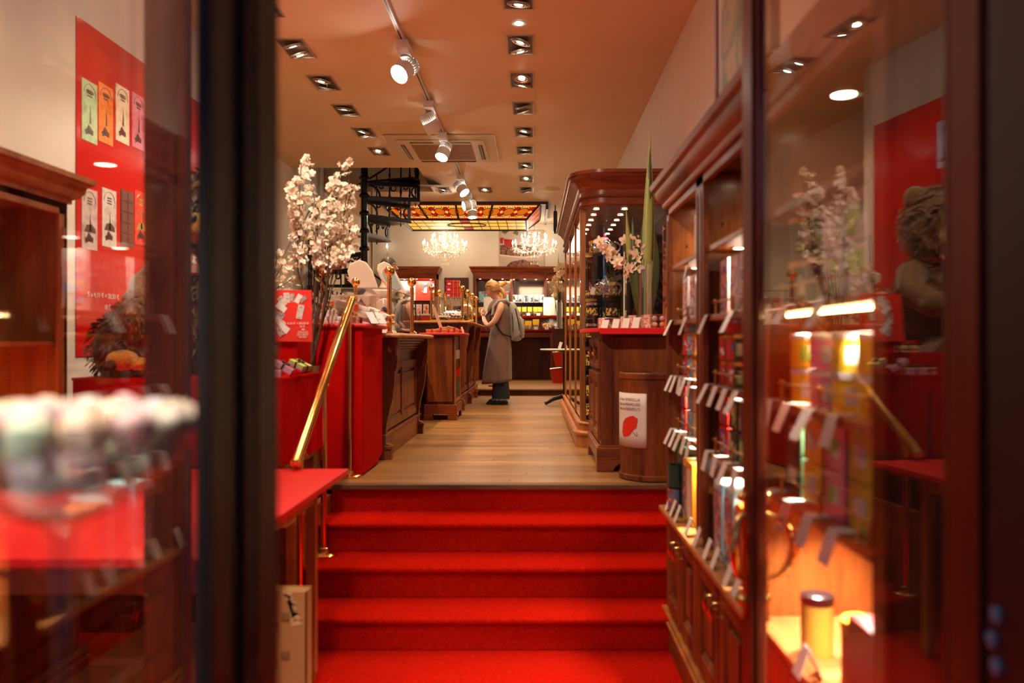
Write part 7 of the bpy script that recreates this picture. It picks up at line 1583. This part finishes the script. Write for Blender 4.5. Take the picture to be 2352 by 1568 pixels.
# coat
def fold(rings, n=48, amp=.0, ph=0):
    vs = []; 
    return rings
s = MB(); R_ = [(.03,0,1.395,.055,.075),(.035,0,1.385,.085,.13),(.04,0,1.35,.105,.185),(.035,0,1.28,.118,.195),(.03,0,1.18,.125,.178),(.025,0,1.05,.130,.168),(.02,0,.92,.142,.180),(.015,0,.75,.158,.198),(.005,0,.60,.168,.21),(-.005,0,.45,.175,.22),(-.008,0,.34,.178,.225),(-.01,0,.295,.180,.228)]
n = 60; g = []
for (cx,cy_,cz,rx,ry) in R_:
    row = []
    for j in range(n+1):
        q = 2*pi*j/n; low = max(0,(1.1-cz)/.8); f_ = 1+low*(.050*sin(5*q+1.2)+.030*sin(9*q+.4)); x = cx+rx*f_*cos(q); 
        if cos(q) < -.5: x -= .05*low*max(0,(-cos(q)-.5))*2
        row.append(V((x, cy_+ry*f_*sin(q), cz+(.02*cos(q) if cz < .4 else 0))))
    g.append(row)
s.sheet(g); o = wpart(s, 'long_coat', M_COAT, 60); q = o.modifiers.new('t','SOLIDIFY'); q.thickness = .012; q.offset = -1
s = MB(); g = []
for i in range(7):   # big folded collar
    t = i/6; row = []
    for j in range(33):
        q = 2*pi*j/32; fx = -cos(q); r1 = .070+.050*sin(t*pi*.8)+.018*t; z_ = 1.44-.085*t-.10*t*max(0,fx)+.015*sin(3*q)*t; row.append(V((.01+r1*1.05*cos(q)-.04*t*max(0,fx), r1*1.25*sin(q), z_)))
    g.append(row)
s.sheet(g); o = wpart(s, 'shawl_collar', M_COAT, 60); q = o.modifiers.new('t','SOLIDIFY'); q.thickness = .010
for sg_ in (-1,1):
    s = MB(); s.sheet([[V((-.06,sg_*.05,1.36)),V((-.10,sg_*.06,1.30)),V((-.13,sg_*.07,1.16)),V((-.16,sg_*.075,1.02))],[V((-.07,sg_*.02,1.33)),V((-.135,sg_*.03,1.25)),V((-.19,sg_*.04,1.14)),V((-.15,sg_*.03,.99))],[V((-.075,sg_*.05,1.30)),V((-.16,sg_*.07,1.24)),V((-.205,sg_*.08,1.16)),V((-.17,sg_*.06,.98))]]); o = wpart(s, 'lapel', M_COAT, 60, sub=2); q = o.modifiers.new('t','SOLIDIFY'); q.thickness = .008
    s = MB(); s.loft([(.02,sg_*.095,.60,.095,.088),(.025,sg_*.10,.40,.10,.088),(.03,sg_*.105,.20,.112,.09),(.03,sg_*.105,.075,.12,.092)],18); wpart(s, 'jeans_leg', M_DEN, 60)
    s = MB(); rnd = random.Random(5)
    for k in range(40): q = 2*pi*k/40; s.add([(.03+.12*cos(q),sg_*.105+.092*sin(q),.078),(.03+.12*cos(q+.1),sg_*.105+.092*sin(q+.1),.078),(.03+.124*cos(q+.05),sg_*.105+.096*sin(q+.05),.06-rnd.random()*.015)],[(0,1,2)])
    wpart(s, 'frayed_hem', mat('frayed_denim',(.35,.38,.42),.8), None, kind='stuff')
    s = MB(); s.loft([(-.02,sg_*.10,.004,.145,.048),(-.02,sg_*.10,.025,.150,.052),(-.02,sg_*.10,.026,.138,.044),(-.01,sg_*.10,.055,.125,.042),(.03,sg_*.10,.085,.075,.040),(.04,sg_*.10,.13,.06,.040)],22); wpart(s, 'shoe', M_BOOT, 50)
# backpack
s = MB(); s.loft([(.225,0,.86,.03,.09),(.225,0,.875,.075,.145),(.235,0,.95,.10,.165),(.225,0,1.12,.095,.16),(.205,0,1.28,.075,.14),(.185,0,1.37,.05,.105),(.175,0,1.40,.02,.05)],26)
for p in s.v: p.x += .02*(p.z-1.1)*-1.0
pk = wpart(s, 'backpack', M_PACK, 60)
s = MB(); s.loft([(.315,0,.90,.02,.08),(.32,0,.92,.03,.125),(.325,0,1.05,.035,.13),(.305,0,1.16,.03,.115),(.29,0,1.20,.012,.07)],22); wpart(s, 'front_pocket', M_PACK, 60, pk)
s = MB()
for sg_ in (-1,1): s.tube([(.20,sg_*.163,.98),(.20,sg_*.165,1.10),(.185,sg_*.15,1.24)],.005,6); s.tube([(.29,sg_*.12,.93),(.275,sg_*.135,1.10),(.23,sg_*.118,1.30)],.012,6)
wpart(s, 'zip', M_STRAP, 60, pk)
for sg_ in (-1,1):
    s = MB(); s.tube([(.17,sg_*.07,1.36),(.10,sg_*.105,1.415),(.01,sg_*.135,1.405),(-.065,sg_*.15,1.33),(-.075,sg_*.165,1.22)],[.022,.024,.026,.024,.018],8); wpart(s, 'shoulder_strap', M_PACK, 60, pk)
    s = MB(); s.tube([(-.075,sg_*.165,1.22),(-.03,sg_*.185,1.08),(.06,sg_*.185,.96),(.17,sg_*.13,.92)],.010,6); wpart(s, 'webbing', M_STRAP, 60, pk)
# seller behind the counter
mn = thing('person', 'bearded person with short dark hair standing behind the glass case', 'person', (-1.72, 9.35, ZU+.001))
verts = [(0,0,.95),(0,0,1.15),(0,0,1.32),(0,0,1.48),(0,0,1.56),(0,0,1.64),(0,-.09,.9),(0,-.1,.5),(0,-.1,.1),(-.02,-.1,.04),(0,.09,.9),(0,.1,.5),(0,.1,.1),(-.02,.1,.04),(0,-.17,1.44),(.0,-.21,1.40),(.02,-.25,1.15),(.18,-.20,1.0),(0,.17,1.44),(.0,.21,1.40),(.02,.25,1.15),(.18,.20,1.0)]
prep_skin(verts, [(0,1),(1,2),(2,3),(3,4),(4,5),(0,6),(6,7),(7,8),(8,9),(0,10),(10,11),(11,12),(12,13),(3,14),(14,15),(15,16),(16,17),(3,18),(18,19),(19,20),(20,21)], [.15,.145,.15,.12,.06,.07,.095,.07,.05,.035,.095,.07,.05,.035,.07,.065,.045,.028,.07,.065,.045,.028], 'body', M_SKIN, mn)
hand(mn, (.19,-.198,.995), (1,.1,-.2), (0,0,-1), M_SKIN, 1.0, .5); hand(mn, (.19,.198,.995), (1,-.1,-.2), (0,0,-1), M_SKIN, 1.0, .5, thumb=-1)
s = MB(); s.loft([(0,0,.85,.15,.20),(0,0,1.0,.15,.20),(0,0,1.25,.155,.22),(0,0,1.42,.13,.235),(0,0,1.50,.08,.13),(0,0,1.54,.065,.075)],28)
for sg_ in (-1,1): s.tube([(0,sg_*.19,1.43),(.01,sg_*.24,1.30),(.02,sg_*.255,1.18)],[.085,.075,.065],14)
o = wpart(s, 'dark_shirt', mat('dark_grey_shirt',(.05,.04,.038),.8), 60, mn)
s = MB(); s.loft([(0,0,.92,.15,.19),(0,0,.6,.13,.18),(0,0,.08,.09,.15)],20); wpart(s, 'trousers', M_BLACK, 60, mn)
s = MB()
for sg_ in (-1,1): s.loft([(.03,sg_*.09,.003,.14,.05),(.03,sg_*.09,.05,.12,.045),(-.02,sg_*.09,.09,.06,.045)],18)
wpart(s, 'shoes', M_BOOT, 50, mn)
hd2, HM2 = head(mn, (.02,0,1.715), .12, 1.02, mat('tan_skin',(.50,.26,.16),.45), yaw=pi*.93)
s = MB(); cap(s, 1.0, 0, HM2); o = wpart(s, 'hair', M_HAIR2, 60, hd2)
s = MB(); g = []
for i in range(7):
    row = []
    for j in range(15):
        q = pi-1.25+2.5*j/14; t = pi*(.64+.22*i/6); rr_ = .006; row.append(HM2 @ V(((.098+rr_)*sin(t)*cos(q)-.004,(.074+rr_)*sin(t)*sin(q)*.9,(.118+rr_)*cos(t))))
    g.append(row)
s.sheet(g); wpart(s, 'beard', M_HAIR2, 60, hd2)
s = MB(); s.tube([HM2 @ V(p) for p in ((-.088,-.032,-.050),(-.104,0,-.040),(-.088,.032,-.050))],.006,6); wpart(s, 'moustache', M_HAIR2, 60, hd2)
